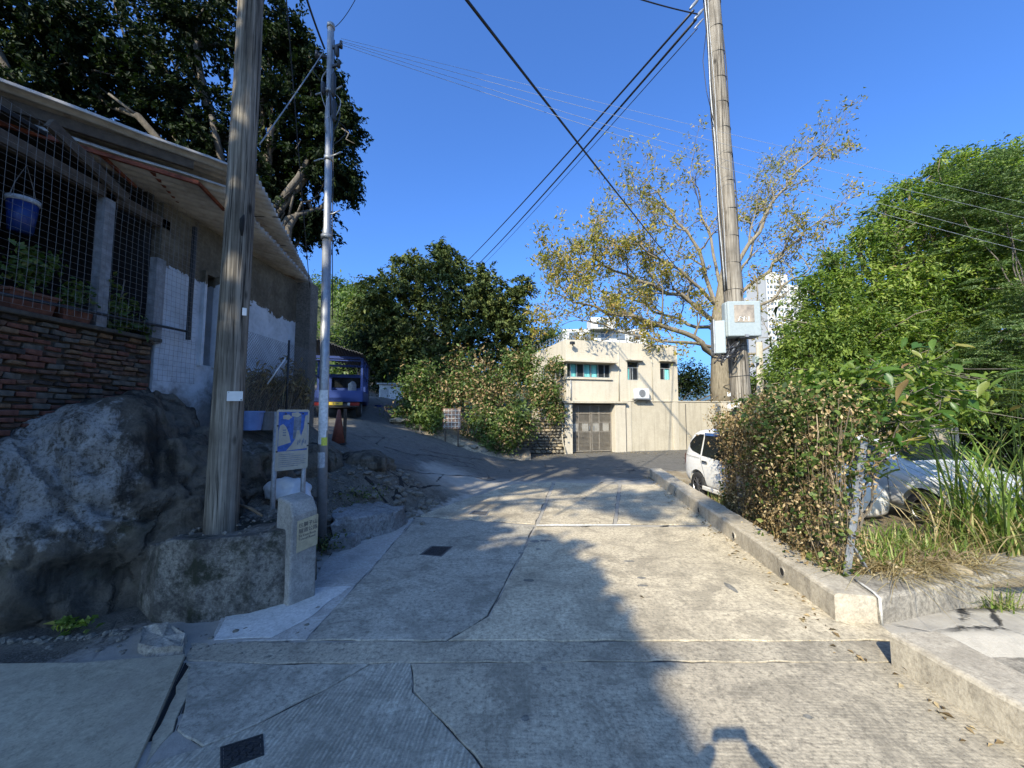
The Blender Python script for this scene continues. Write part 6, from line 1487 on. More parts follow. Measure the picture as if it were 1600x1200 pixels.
# gate bay
for x_, w_ in ((-.02, .40), (2.80, .60)): MB().box((x_, -.14, 1.06), (w_, .28, 2.72)).build('gate_pillar', MAT['cream'], bld, bevel=.01, **LC)
MB().box((1.42, -.17, 2.46), (3.5, .44, .10)).build('gate_canopy', MAT['cream_wall'], bld, bevel=.01, **LC)
MB().box((1.35, .20, 2.6), (2.3, .1, .4)).build('gate_lintel', MAT['cream'], bld, **LC)
MAT['gate'] = flat('grey gate steel', (.22, .195, .16), .6, .3, .2, 8)
MAT['gate_panel'] = flat('gate plate', (.32, .30, .26), .5, .3, .15, 8)
gate = thing('lattice_gate', 'grey brown double gate of square steel lattice under the canopy', 'gate', (2.66, 18.8, 0), BA)
GY = .10
for x0, x1 in ((.22, 1.34), (1.37, 2.48)):
    leaf = MB(); z0, z1 = .02, 2.34
    for x in (x0 + .03, x1 - .03, (x0 + x1) / 2 - .12): leaf.box((x, GY, (z0 + z1) / 2), (.055, .05, z1 - z0))
    for z in (z0 + .03, 1.0, 1.45, z1 - .03, 1.9): leaf.box(((x0 + x1) / 2, GY, z), (x1 - x0 - .01, .048, .05))
    lo = leaf.build('gate_leaf', MAT['gate'], gate, **LC)
    lt = MB(); x = x0 + .06
    while x < x1 - .05: lt.box((x, GY + .008, (z0 + z1) / 2), (.022, .012, z1 - z0 - .02)); x += .062
    z = z0 + .06
    while z < z1 - .05: lt.box(((x0 + x1) / 2, GY - .006, z), (x1 - x0 - .04, .012, .022)); z += .062
    lt.build('lattice', MAT['gate'], lo, **LC)
    for k in range(2):
        xc = x0 + (x1 - x0) * (.22 + .5 * k); MB().box((xc, GY - .022, 1.22), (.34, .016, .38)).build('panel', MAT['gate_panel'], lo, **LC)
    MB().box((x1 - .1 if x0 < 1 else x0 + .1, GY - .05, 1.2), (.03, .05, .2)).build('handle', MAT['galv'], lo, **LC)
# pipe, stains, air conditioner
MB().tube([(.22, -.03, 3.60), (.24, -.03, 2.55)], .03, 8).build('rain_pipe', MAT['steel_dull'], bld, smooth=True, **LC)
ac = thing('air_conditioner', 'white outdoor air conditioner unit on bracket under the middle window', 'air conditioner', (2.66, 18.8, 0), BA)
MB().box((4.08, -.22, 2.92), (.74, .30, .50)).build('case', MAT['white_plate'], ac, bevel=.02, **LC)
MB().tube([(4.02, -.375, 2.93), (4.02, -.39, 2.93)], .19, 20).build('fan_grille', MAT['steel_dull'], ac, **LC)
MB().box((4.10, -.24, 2.64), (.95, .36, .05)).build('tray', MAT['galv'], ac, **LC)
for x in (3.72, 4.46): MB().bar((x, -.02, 2.40), (x, -.38, 2.63), .03, .03).build('bracket', MAT['steel_dull'], ac, **LC)
# roof rail, clutter
rl = MB()
for x in np.arange(.15, 6.4, .42): rl.tube([(x, .15, 5.56), (x, .15, 6.0)], .014, 6)
for y in np.arange(.55, 5.2, .5): rl.tube([(.15, y, 5.56), (.15, y, 6.0)], .014, 6)
for z in (5.78, 5.99): rl.tube([(.15, .15, z), (6.35, .15, z)], .012, 6); rl.tube([(.15, .16, z), (.15, 5.1, z)], .012, 6)
rl.build('roof_railing', MAT['steel_dull'], bld, **LC)
wl2 = MB(); wl2.bar((.35, -.02, 5.3), (.25, -.22, 5.38), .05, .05); wl2.build('lamp_arm', MAT['dark_metal'], bld, **LC); MB().box((.22, -.28, 5.34), (.22, .16, .14), .3).build('wall_lamp', MAT['dark_metal'], bld, bevel=.02, **LC)
for k, (x, z0, z1) in enumerate([(2.9, 2.5, 5.5), (4.9, 2.6, 5.5)]): MB().tube([(x, -.025, z0), (x + .01, -.025, z1)], .018 if k else .028, 8).build('wall_pipe', MAT['cream_wall'], bld, smooth=True, **LC)
# boundary wall to the right with piers
bw = thing('boundary_wall', 'long cream boundary wall with pier strips right of the gate', 'wall', (2.66, 18.8, 0), BA)
MB().box((9.6, .02, 1.11), (12.98, .22, 2.82)).build('wall_body', MAT['cream_wall'], bw, **LC)
for x in (3.35, 6.2, 9.4, 12.5): MB().box((x, -.12, 1.10), (.30, .06, 2.80)).build('pier', MAT['cream'], bw, **LC)
MB().box((9.65, .02, 2.545), (13.2, .30, .05)).build('coping', MAT['cream'], bw, **LC)
for x in (3.22, 6.85): MB().tube([(x, -.11, .02), (x, -.11, 2.4)], .016, 6).build('joint', MAT['dark_metal'], bw, **LC)
# rubble stone wall left of the gate, stones one by one
sw2 = thing('stone_wall', 'rough rubble stone wall with white pipe left of the gate', 'wall', (1.2, 18.3, 0))
MB().box((1.15, 18.62, .75), (2.5, .3, 1.7), .02).build('wall_core', MAT['mortar'], sw2)
sm = []
for i in range(5):
    bm = bmesh.new(); bmesh.ops.create_icosphere(bm, subdivisions=1, radius=.5); rr = random.Random(i)
    for v in bm.verts: d = v.co.normalized(); k = (abs(d.x) ** 4 + abs(d.y) ** 4 + abs(d.z) ** 4) ** -.25; v.co = d * k * .5 * rr.uniform(.85, 1.1)
    me = bpy.data.meshes.new('stone'); bm.to_mesh(me); bm.free(); me.materials.append(MAT['stone_warm'] if i % 2 else MAT['stone']); sm.append(me)
inv = Matrix.Translation(-Vector(sw2.location)); rr = random.Random(15); z = .02
while z < 1.55:
    h = rr.uniform(.10, .17); x = -.05 + rr.uniform(-.1, 0)
    while x < 2.36:
        w = rr.uniform(.16, .36); o = bpy.data.objects.new('stone', rr.choice(sm)); COL.objects.link(o); o.parent = sw2; o.matrix_parent_inverse = inv
        o.location = (x + w / 2, 18.46 + rr.uniform(-.02, .03), z + h / 2); o.scale = (w * 1.0, .22, h * 1.02); o.rotation_euler = (0, rr.uniform(-.06, .06), rr.uniform(-.05, .05)); x += w + .012
    z += h + .008
MB().tube([(2.42, 18.42, 1.5), (2.38, 18.38, .9), (2.42, 18.36, .5), (2.55, 18.3, .05)], .03, 8).build('pipe', MAT['cream_wall'], sw2, smooth=True)
o = thing('ground_window', 'small barred window half hidden by creeper left of gate', 'window', (2.2, 18.7, 1.2))
MB().box((2.25, 18.70, 1.95), (.62, .06, .78)).build('pane', MAT['pane'], o)
for x in (1.94, 2.25, 2.56): MB().box((x, 18.655, 1.95), (.035, .03, .80)).build('bar', MAT['white_plate'], o)
for z in (1.56, 1.95, 2.34): MB().box((2.25, 18.652, z), (.66, .036, .035)).build('bar', MAT['white_plate'], o)
# bank kerb of rough stone along the slope and lattice board
vs = []; bk = MB(); nx_ = 40
MAT['bank'] = concrete('bank earth and rubble', (.15, .12, .085), (.36, .30, .21), speck=.8, stain=.5, bumpk=1.2, scale=1.6)
for i in range(nx_ + 1):
    t_ = i / nx_; X = -4.6 + 5.4 * t_; Y = 15.35 + .25 * t_ + .9 * smooth((t_ - .6) / .4); zr = terrain(X, Y - .25)
    for (dy, dz) in ((-.35, -.06), (-.12, .10), (.15, .32), (.6, .42), (1.6, .55), (3.5, .6)):
        w = fbm((X, dy, 1), 1.6, 4) * .16; vs.append((X, Y + dy + w * .5, zr + dz * (1 - .55 * t_) + w * .7))
bk.add(vs, [(i * 6 + j, (i + 1) * 6 + j, (i + 1) * 6 + j + 1, i * 6 + j + 1) for i in range(nx_) for j in range(5)])
o = bk.build('bank', MAT['bank'], smooth=True); tag(o, kind='structure')
rr = random.Random(23)
for i, (px, py, Y, s, lab) in enumerate([(620, 657, 15.2, .32, 'pale long stone at the top of the bank'), (655, 668, 15.3, .26, 'pale rounded stone on bank below the bright shrub'), (718, 694, 15.4, .22, 'buff stone on the bank under the lattice board'), (735, 698, 15.5, .26, 'grey lump of rock right of lattice board'), (755, 706, 15.6, .3, 'mossy lump at the lower end of bank')]):
    mb = MB(); q = at(px, py, Y); pebble(mb, tuple(q), s, rr); o = mb.build('loose_stone', MAT['stone_warm'] if i < 3 else MAT['stone']); tag(o, lab, 'stone', 'stones on the bank')
lb = at(706, 690, 15.1); o = thing('lattice_board', 'small faded red lattice board on short posts at the bank', 'board', tuple(lb))
MAT['faded_red'] = flat('faded red board', (.22, .14, .10), .8, 0, .3, 12); MAT['pale_slat'] = flat('pale slat', (.42, .38, .32), .8, 0, .2, 12)
lc = at(706, 654, 15.1); MB().box(lc, (.70, .03, .78)).build('panel', MAT['faded_red'], o)
for k in range(5):
    MB().box((lc.x - .28 + .14 * k, lc.y - .024, lc.z), (.03, .014, .74)).build('slat', MAT['pale_slat'], o); MB().box((lc.x, lc.y - .036, lc.z - .30 + .15 * k), (.66, .010, .03)).build('slat', MAT['pale_slat'], o)
for dx in (-.25, .25): MB().box((lc.x + dx, lc.y + .03, lc.z - .65), (.06, .05, 1.1)).build('post', MAT['old_wood'], o)

# ------------------------------------------------------------------ vehicles
def loft_car(root, st, paint, wheels_x, wr, half_w):
    bm = bmesh.new(); rings = []
    for (x, zb, belt, top, w, wt) in st:
        half = [(w * .86, zb), (w * .98, zb + .10), (w, zb + .28), (w * 1.0, belt - .18), (w * .975, belt), (wt, top - .09), (wt - .10, top - .015), (wt * .45, top + .01)]
        ring = [bm.verts.new((x, y, z)) for y, z in half] + [bm.verts.new((x, -y, z)) for y, z in reversed(half)]; rings.append(ring)
    n = len(rings[0])
    for i in range(len(rings) - 1):
        for j in range(n): bm.faces.new((rings[i][j], rings[i][(j + 1) % n], rings[i + 1][(j + 1) % n], rings[i + 1][j]))
    bm.faces.new(rings[0]); bm.faces.new(list(reversed(rings[-1]))); bmesh.ops.recalc_face_normals(bm, faces=bm.faces)
    me = bpy.data.meshes.new('body'); bm.to_mesh(me); bm.free(); me.polygons.foreach_set('use_smooth', [True] * len(me.polygons))
    tmp = bpy.data.objects.new('tmp_body', me); COL.objects.link(tmp); ss = tmp.modifiers.new('s', 'SUBSURF'); ss.levels = 2; ss.render_levels = 2
    cut = []
    for wx in wheels_x:
        cm = MB().tube([(wx, -half_w - .3, wr), (wx, half_w + .3, wr)], wr * 1.19, 28).mesh('cut'); co = bpy.data.objects.new('tmp_cut', cm); COL.objects.link(co); cut.append(co)
        b_ = tmp.modifiers.new('b', 'BOOLEAN'); b_.operation = 'DIFFERENCE'; b_.object = co; b_.solver = 'EXACT'
    bpy.context.view_layer.update(); dg = bpy.context.evaluated_depsgraph_get(); m2 = bpy.data.meshes.new_from_object(tmp.evaluated_get(dg))
    for c in cut: bpy.data.objects.remove(c)
    bpy.data.objects.remove(tmp); m2.materials.clear(); m2.name = 'body'
    o = link('body', m2, paint, root, False)
    mo = o.modifiers.new('e', 'EDGE_SPLIT'); mo.split_angle = R(42)
    return o
def surf(st):
    xs_ = [s[0] for s in st]
    def f(x, z):
        g = [np.interp(x, xs_, [s[k] for s in st]) for k in range(1, 6)]; zb, belt, top, w, wt = g
        if z <= belt: return w * .985 if z > zb + .2 else w * .96
        return w * .965 + (wt - w * .965) * min(1, (z - belt) / max(.05, (top - .09 - belt)))
    return f
def side_panel(name, poly, sf, sgn, mat, parent, off=.010, th=.004):
    """flat polygon (x,z) pushed onto the car side"""
    bm = bmesh.new(); vs = [bm.verts.new((x, sgn * (sf(x, z) + off), z)) for x, z in poly]; f = bm.faces.new(vs); bmesh.ops.triangulate(bm, faces=[f]); bmesh.ops.subdivide_edges(bm, edges=bm.edges[:], cuts=3, use_grid_fill=True)
    for v in bm.verts: v.co.y = sgn * (sf(v.co.x, v.co.z) + off)
    bmesh.ops.recalc_face_normals(bm, faces=bm.faces); me = bpy.data.meshes.new(name); bm.to_mesh(me); bm.free(); me.polygons.foreach_set('use_smooth', [True] * len(me.polygons))
    return link(name, me, MAT[mat], parent, False)
def wheel(root, x, y, wr, sgn, spokes=10, mat='rim_metal'):
    w = MB(); pr = [(-.09, wr * .60), (-.095, wr * .80), (-.08, wr * .95), (-.05, wr), (.05, wr), (.08, wr * .95), (.095, wr * .80), (.09, wr * .60)]; n = 32; m = len(pr)
    for k in range(n):
        a = 2 * math.pi * k / n
        for (dy, r) in pr: w.v.append((x + r * math.cos(a), y + dy * sgn, wr + r * math.sin(a)))
    for k in range(n):
        for j in range(m - 1): w.f.append((k * m + j, k * m + j + 1, ((k + 1) % n) * m + j + 1, ((k + 1) % n) * m + j))
    ty = w.build('wheel', MAT['tyre'], root, smooth=True, world_coords=False)
    d = MB(); d.tube([(x, y + .03 * sgn, wr), (x, y + .032 * sgn, wr)], wr * .64, 28); d.build('wheel_well', MAT['black'], ty, world_coords=False)
    s = MB(); s.tube([(x, y + .05 * sgn, wr), (x, y + .092 * sgn, wr)], [wr * .15, wr * .12], 12)
    for k in range(spokes):
        a = 2 * math.pi * k / spokes; c0 = Vector((x + wr * .12 * math.cos(a), y + .075 * sgn, wr + wr * .12 * math.sin(a))); c1 = Vector((x + wr * .62 * math.cos(a), y + .07 * sgn, wr + wr * .62 * math.sin(a))); s.bar(c0, c1, .022, .022, (0, 1, 0))
    pts = [(x + wr * .63 * math.cos(a), y + .08 * sgn, wr + wr * .63 * math.sin(a)) for a in np.linspace(0, 2 * math.pi, 33)]; s.tube(pts, .012, 6, False)
    s.build('rim', MAT[mat], ty, world_coords=False)
MAT['tyre'] = flat('tyre rubber', (.022, .022, .022), .8, 0, .2, 20, .2); MAT['rim_metal'] = flat('alloy rim', (.40, .40, .42), .3, .9)
def paint(name, col, metal=0.0, rough=.3, dirt=.25, mott=.12):
    t = NT(name); p = t.obj(); s = t.sep(p); n = t.noise(p, 6, 5, .6)
    dz = t.ramp(t.math('ADD', s[2], t.math('MULTIPLY', n, .5)), [(.35, 1.0), (.85, 0.0)])
    c = t.mix(t.math('MULTIPLY', dz, dirt), col, (.22, .18, .13)); c = t.mix(t.math('MULTIPLY', n, mott), c, (.3, .28, .25))
    m = t.done(c, rough, metal, None, .5); t.bsdf.inputs['Coat Weight'].default_value = .5 if mott else .1; t.bsdf.inputs['Coat Roughness'].default_value = .12; return m
MAT['van_white'] = paint('white van paint', (.66, .645, .61)); MAT['car_silver'] = paint('silver car paint', (.50, .51, .52), .1, .35); MAT['truck_blue'] = paint('truck blue', (.0015, .022, .13), 0, .6, .03, .0)
MAT['tail_red'] = flat('tail lamp red', (.12, .010, .008), .25); MAT['lamp_glass'] = flat('lamp glass', (.35, .38, .40), .1, .3); MAT['chrome'] = flat('chrome', (.6, .6, .6), .15, 1.0)
MAT['visor'] = flat('blue visor', (.04, .09, .22), .25)
# white van: local x forward, rear bumper at x=0
w0 = at(1093, 769, 9.7); zv = lot(4.8, 9.7)
vh = R(-90 + 5)
vr = thing('parked_van', 'white compact van parked behind the kerb half hidden by hedge', 'car', (0, 0, 0), vh)
st_van = [(0.0, .42, 1.0, 1.36, .74, .58), (.05, .32, 1.02, 1.52, .80, .62), (.30, .26, 1.03, 1.66, .845, .66), (.9, .24, 1.0, 1.72, .85, .68), (1.8, .23, .97, 1.72, .85, .68), (2.5, .23, .95, 1.66, .85, .66), (3.0, .23, .94, 1.34, .85, .66), (3.35, .24, .92, 1.08, .85, .70), (3.75, .28, .80, .95, .80, .68), (3.95, .36, .70, .82, .68, .55)]
WRX, WR = .68, .315
# place so that the rear right wheel centre stands at the wanted point (side facing the road is local -y)
wc = Matrix.Rotation(vh, 3, 'Z') @ Vector((WRX, -.80, 0)); vr.location = (w0.x - wc.x, w0.y - wc.y, zv + .0)
loft_car(vr, st_van, MAT['van_white'], (WRX, 3.15), WR, .85); sv = surf(st_van)
for sg in (-1, 1):
    side_panel('quarter_window', [(.17, 1.30), (.42, 1.50), (.62, 1.555), (.80, 1.56), (.80, 1.06), (.42, 1.13), (.24, 1.22)], sv, sg, 'glass_dark', vr)
    side_panel('door_window', [(.86, 1.56), (1.75, 1.57), (1.75, 1.0), (.86, 1.05)], sv, sg, 'glass_dark', vr); side_panel('door_window', [(1.82, 1.57), (2.45, 1.50), (2.95, 1.08), (1.82, 1.0)], sv, sg, 'glass_dark', vr)
    side_panel('door_seam', [(.80, 1.02), (.812, 1.02), (.99, .62), (1.03, .40), (1.02, .40), (.975, .62)], sv, sg, 'black', vr, .012); side_panel('door_seam', [(1.78, 1.0), (1.79, 1.0), (1.79, .35), (1.78, .35)], sv, sg, 'black', vr, .012)
    side_panel('tail_lamp', [(.03, .78), (.10, .78), (.12, 1.02), (.06, 1.04)], sv, sg, 'tail_red', vr, .012)
    side_panel('rail_seam', [(.12, 1.015), (.80, .985), (.80, .975), (.12, 1.005)], sv, sg, 'black', vr, .012)
    hy = sg * (sv(1.02, .93) + .03); MB().box((1.04, hy, .92), (.20, .035, .045)).build('door_handle', MAT['chrome'], vr, bevel=.01, world_coords=False)
    for wx in (WRX, 3.15): wheel(vr, wx, sg * .76, WR, sg)
    MB().box((1.9, sg * .875, .30), (1.9, .05, .10)).build('sill', MAT['van_white'], vr, bevel=.02, world_coords=False)
    side_panel('rain_visor', [(.86, 1.60), (1.70, 1.61), (1.70, 1.545), (.86, 1.535)], sv, sg, 'visor', vr, .03)
MB().tube([(.55, 0, 1.70), (.35, .0, 1.86)], [.006, .002], 5).build('aerial', MAT['black'], vr, world_coords=False)
MB().box((-.02, 0, .48), (.08, 1.3, .20)).build('rear_bumper', MAT['van_white'], vr, bevel=.03, world_coords=False)
# silver car
ch = R(-88); cr_ = thing('parked_car', 'silver car with its bonnet showing through the long grass', 'car', (0, 0, 0), ch)
st_car = [(0.0, .40, .80, 1.0, .66, .50), (.06, .30, .88, 1.22, .78, .56), (.4, .24, .90, 1.42, .82, .58), (1.2, .22, .90, 1.46, .83, .60), (1.85, .22, .90, 1.40, .83, .58), (2.35, .22, .90, 1.06, .83, .66), (2.6, .22, .88, .985, .83, .70), (3.1, .24, .80, .90, .81, .68), (3.35, .30, .66, .76, .74, .60), (3.42, .38, .58, .66, .62, .48)]
cr_.location = (7.45, 5.8 + 3.42, .09)
loft_car(cr_, st_car, MAT['car_silver'], (.62, 2.78), .30, .83); sc_ = surf(st_car)
for sg in (-1, 1):
    side_panel('door_window', [(.35, 1.34), (.95, 1.37), (.95, .94), (.30, .96)], sc_, sg, 'glass_dark', cr_); side_panel('door_window', [(1.02, 1.37), (1.75, 1.33), (2.22, .97), (1.02, .94)], sc_, sg, 'glass_dark', cr_)
    for wx in (.62, 2.78): wheel(cr_, wx, sg * .74, .30, sg, 7)
    side_panel('headlamp', [(3.02, .62), (3.32, .58), (3.33, .68), (3.06, .78)], sc_, sg, 'lamp_glass', cr_, .02)
    side_panel('door_seam', [(.98, .94), (.99, .94), (.99, .34), (.98, .34)], sc_, sg, 'black', cr_, .012); side_panel('door_seam', [(2.22, .90), (2.232, .90), (2.25, .34), (2.24, .34)], sc_, sg, 'black', cr_, .012)
    MB().box((2.05, sg * .95, 1.0), (.10, .17, .12)).build('wing_mirror', MAT['car_silver'], cr_, bevel=.03, world_coords=False)
mb = MB(); mb.add([(1.93, -.50, 1.385), (1.93, .50, 1.385), (2.40, .60, 1.065), (2.40, -.60, 1.065)], [(0, 1, 2, 3)]); mb.build('windscreen', MAT['glass_dark'], cr_, world_coords=False)
MB().box((3.40, 0, .45), (.08, 1.2, .16)).build('front_bumper', MAT['car_silver'], cr_, bevel=.03, world_coords=False)
MB().box((3.405, 0, .60), (.06, .6, .07)).build('grille', MAT['black'], cr_, world_coords=False)
# wall stub behind the car
MB().box((10.4, 9.9, .9), (1.5, .25, 2.5), -.2).build('concrete_wall', MAT['kerb_wall']); tag(bpy.data.objects['concrete_wall'], 'sunlit bare concrete wall piece behind the silver car', 'wall')
# blue flatbed truck with cage frame
th = R(90 + 17); tq = at(524, 651, 13.4); tz = terrain(tq.x, tq.y + .8)
tk = thing('parked_truck', 'small blue truck with cage frame parked up the slope', 'truck', (tq.x, tq.y, tz), th)
B = dict(world_coords=False)
MB().box((1.5, 0, .62), (3.0, 1.70, .12)).build('bed', MAT['truck_blue'], tk, **B)
MB().box((.03, 0, .74), (.06, 1.74, .40)).build('tailgate', MAT['truck_blue'], tk, bevel=.012, **B)
for sg in (-1, 1): MB().box((1.5, sg * .86, .74), (2.85, .05, .36)).build('side_board', MAT['truck_blue'], tk, **B)
for x in (.05, 1.4, 2.75):
    for sg in (-1, 1): MB().box((x, sg * .82, 1.52), (.075, .075, 1.18)).build('cage_post', MAT['truck_blue'], tk, **B)
for sg in (-1, 1):
    for z in (2.10, 1.5): MB().box((1.4, sg * .82, z), (2.62, .05, .07)).build('cage_rail', MAT['truck_blue'], tk, **B)
for x in (.05, 2.75): MB().box((x, 0, 2.10), (.07, 1.56, .09)).build('cage_rail', MAT['truck_blue'], tk, **B)
MB().box((.05, 0, 2.0), (.05, 1.56, .04)).build('cage_rail', MAT['truck_blue'], tk, **B)
cab = MB(); cab.prism([(3.05, .45), (4.45, .45), (4.50, .95), (4.15, 1.70), (3.95, 1.78), (3.05, 1.78)], -.80, .80); cab.v = [(x, z_, y) for (x, y, z_) in cab.v]
co = cab.build('cab', MAT['truck_blue'], tk, bevel=.05, seg=3, **B); bm = bmesh.new(); bm.from_mesh(co.data); bmesh.ops.recalc_face_normals(bm, faces=bm.faces); bm.to_mesh(co.data); bm.free()
MB().box((3.04, 0, 1.42), (.02, 1.15, .42)).build('rear_window', MAT['glass_dark'], co, **B)
for sg in (-1, 1): MB().box((3.6, sg * .803, 1.40), (.75, .012, .45)).build('door_window', MAT['glass_dark'], co, **B)
MB().box((2.2, 0, .42), (4.0, .9, .20)).build('chassis', MAT['black'], tk, **B)
MB().box((.02, 0, .42), (.06, 1.5, .12)).build('rear_bar', MAT['black'], tk, **B)
for sg in (-1, 1):
    MB().box((-.015, sg * .62, .46), (.04, .30, .11)).build('tail_lamp', MAT['tail_red'], tk, **B); MB().box((-.02, sg * .42, .46), (.04, .08, .10)).build('reverse_lamp', MAT['lamp_glass'], tk, **B)
    for x in (.75, 3.75): wheel(tk, x, sg * .70, .30, sg, 6, 'steel_dull')
MAT['plate_yellow'] = flat('yellow plate', (.40, .28, .03), .5)
np_ = MB().box((-.02, .02, .475), (.012, .48, .11)).build('number_plate', MAT['plate_yellow'], tk, **B)
cu = text('E 44', (-.030, .10, .44), (0, -1, 0), (0, 0, 1), .11, 'ink', np_)
MB().tube([(2.2, -.3, .7), (2.2, -.3, 1.3), (2.15, -.35, 1.36)], [.16, .16, .10], 10).build('cloth_bundle', MAT['paper_g'], tk, **B)
# shelter roof over the truck
cp = thing('shelter', 'dark lean-to shelter roof above the parked blue truck', 'shelter', (tq.x, tq.y + 1.6, tz))
a, b_ = at(462, 518, 13.0), at(567, 553, 12.8); c, d = at(580, 590, 18.5), at(470, 575, 18.5)
c.z = b_.z + .1; d.z = a.z + .1
MAT['dark_sheet'] = flat('dark sheet', (.03, .03, .032), .7, 0, .3, 5); corr('roof', a, b_, c, d, .02, .15, 'dark_sheet', cp, 'u', .03)
for q in (a, c): MB().tube([(q.x - .2, q.y + .2, tz - .2), (q.x - .2, q.y + .2, q.z)], .05, 8).build('post', MAT['dark_metal'], cp)
# white shed further up
wq = at(607, 643, 20); o = thing('white_shed', 'tiny white shed with window beyond the blue truck', 'shed', tuple(wq))
MB().box((wq.x, wq.y + .6, wq.z + .6), (1.15, 1.2, 1.6), .15).build('wall', MAT['white_plate'], o); MB().box((wq.x, wq.y + .55, wq.z + 1.44), (1.35, 1.4, .08), .15).build('roof', MAT['steel_dull'], o)
wd = MB().box((wq.x - .22, wq.y - .03, wq.z + .75), (.42, .03, .8), .15).build('window', MAT['alu'], o); MB().box((wq.x - .22, wq.y - .05, wq.z + .9), (.32, .02, .4), .15).build('pane', MAT['paper_g'], wd)
bq = at(591, 652, 17.5); bucket('barrel', tuple(bq), .17, .17, .55, 'blue_plastic', 'blue plastic barrel beside the tiny white shed'); 
MAT['crate_red'] = flat('red crate', (.20, .04, .03), .7)
bq = at(601, 652, 17.6); o = thing('crate', 'dull red crate beside the blue barrel up the slope', 'crate', tuple(bq))
for k in range(3): MB().box((bq.x, bq.y, bq.z + .1 + .15 * k), (.4, .35, .10)).build('slat', MAT['crate_red'], o)
for sx in (-1, 1): MB().box((bq.x + .18 * sx, bq.y, bq.z + .22), (.03, .33, .46)).build('corner_post', MAT['crate_red'], o)
# traffic cone
cq = at(528, 697, 9.9); o = thing('traffic_cone', 'faded red traffic cone at the road edge below the truck', 'traffic cone', (cq.x, cq.y, terrain(cq.x, cq.y)))
MAT['cone_red'] = flat('faded cone red', (.20, .06, .038), .6, 0, .2, 10); cz = road_z(cq.x, cq.y) + .01
MB().box((cq.x, cq.y, cz + .02), (.40, .40, .04), .3).build('base', MAT['black'], o, bevel=.01); MB().tube([(cq.x, cq.y, cz + .04), (cq.x, cq.y, cz + .88), (cq.x, cq.y, cz + .90)], [.165, .035, .02], 24).build('body', MAT['cone_red'], o, smooth=True)
MB().box((cq.x + .14, cq.y + .05, cz + .45), (.07, .05, .92)).build('stake', MAT['old_wood'], o)

# ------------------------------------------------------------------ far buildings
MAT['tower_white'] = flat('tower white', (.45, .44, .42), .8, 0, .06, .1); MAT['tower_win'] = flat('tower window', (.10, .13, .17), .3); MAT['tower_grey'] = flat('tower grey', (.34, .38, .44), .8, 0, .06, .1)
def tower(px0, px1, pyt, Y, lab, mat, cols, fl=2.9):
    a, b_ = at(px0, pyt, Y), at(px1, pyt, Y); w = b_.x - a.x; h = a.z + 2; o = thing('apartment_tower', lab, 'building', ((a.x + b_.x) / 2, Y, -.9), group='far apartment towers')
    MB().box(((a.x + b_.x) / 2, Y + 8, h / 2 - 1), (w, 16, h)).build('wall', MAT[mat], o)
    wb = MB(); rows = int(h / fl)
    for r_ in range(rows):
        for c in range(cols): wb.box((a.x + w * (c + .5) / cols, Y - .02, 1 + r_ * fl), (w / cols * .5, .3, fl * .45))
    wn_ = wb.build('windows', MAT['tower_win'], o); tag(wn_, kind='stuff')
    fb = MB()
    for c in range(0, cols + 1, 2): fb.box((a.x + w * c / cols, Y - .25, h / 2 - 1), (.5, .7, h))
    fb.build('fin', MAT[mat], o); MB().box(((a.x + b_.x) / 2, Y + 6, h + .2), (w * .5, 6, 2.4)).build('roof_house', MAT[mat], o); return o
tower(1196, 1228, 432, 190, 'far white apartment tower right of the pole', 'tower_white', 6); tower(1232, 1262, 452, 200, 'far white tower with grey sides partly behind leaves', 'tower_white', 5)
tower(1216, 1234, 446, 215, 'far bluish grey tower between two white towers', 'tower_grey', 3); tower(1166, 1192, 470, 230, 'far low white block behind the meter box', 'tower_white', 5)
fq = at(945, 524, 48); o = thing('distant_house', 'white house with roof clutter above the cream building', 'building', (fq.x, fq.y, 0))
MB().box((fq.x, fq.y + 3, fq.z / 2 + .4), (10.5, 6, fq.z + .8)).build('wall', MAT['tower_white'], o)
MB().box((fq.x - .5, fq.y + .0, fq.z + 1.3), (3.0, 2.5, 1.4)).build('roof_house', MAT['tower_white'], o)
for k in range(5): MB().box((fq.x - 4 + 2 * k, fq.y - .03, fq.z - .1), (1.0, .1, .9)).build('window', MAT['tower_win'], o)
MB().box((fq.x - .6, fq.y - 1.28, fq.z + 1.2), (1.1, .06, .8)).build('window', MAT['tower_win'], o)

# ------------------------------------------------------------------ overhead cables
def cable(a, b_, r, lab, sag=.3, mat='cable', n=24, ext=0.0):
    a, b_ = Vector(a), Vector(b_)
    if ext: a = a + (a - b_) * ext
    pts = [a.lerp(b_, k / n) - Vector((0, 0, sag * 4 * (k / n) * (1 - k / n))) for k in range(n + 1)]
    o = MB().tube(pts, r, 5).build('overhead_cable', MAT[mat], smooth=True); tag(o, lab, 'cable', 'overhead cables'); return o
cable(at(1084, 16, 7.1), at(726, 412, 27), .024, 'thick upper cable falling from right pole towards the dense tree', .15)
cable(at(1088, 30, 7.1), at(750, 410, 27), .026, 'thick lower cable falling from right pole towards the dense tree', .15)
cable(at(1090, 44, 7.1), at(757, 412, 27), .010, 'thin cable below the two thick ones from right pole', .1)
cable(at(735, 0, 4.4), at(1072, 436, 24), .020, 'black cable crossing the sky from top centre to cotton tree', .1, ext=.25)
for i, (y0, y1, y2, m, r_) in enumerate([(60, 206, 318, 'cable_pale', .0025), (64, 214, 342, 'cable_pale', .003), (66, 232, 380, 'cable_pale', .003), (70, 246, 395, 'cable_pale', .0035)]):
    o = cable(at(533, y0, 5.7), at(1660, y2 + 12, 8.2), r_, ['topmost thin cable from steel pole across to the right', 'second thin pale cable from steel pole across to the right', 'third thin cable from steel pole across to the right', 'lowest thin pale cable from steel pole across to the right'][i], .05 + .04 * i, m)
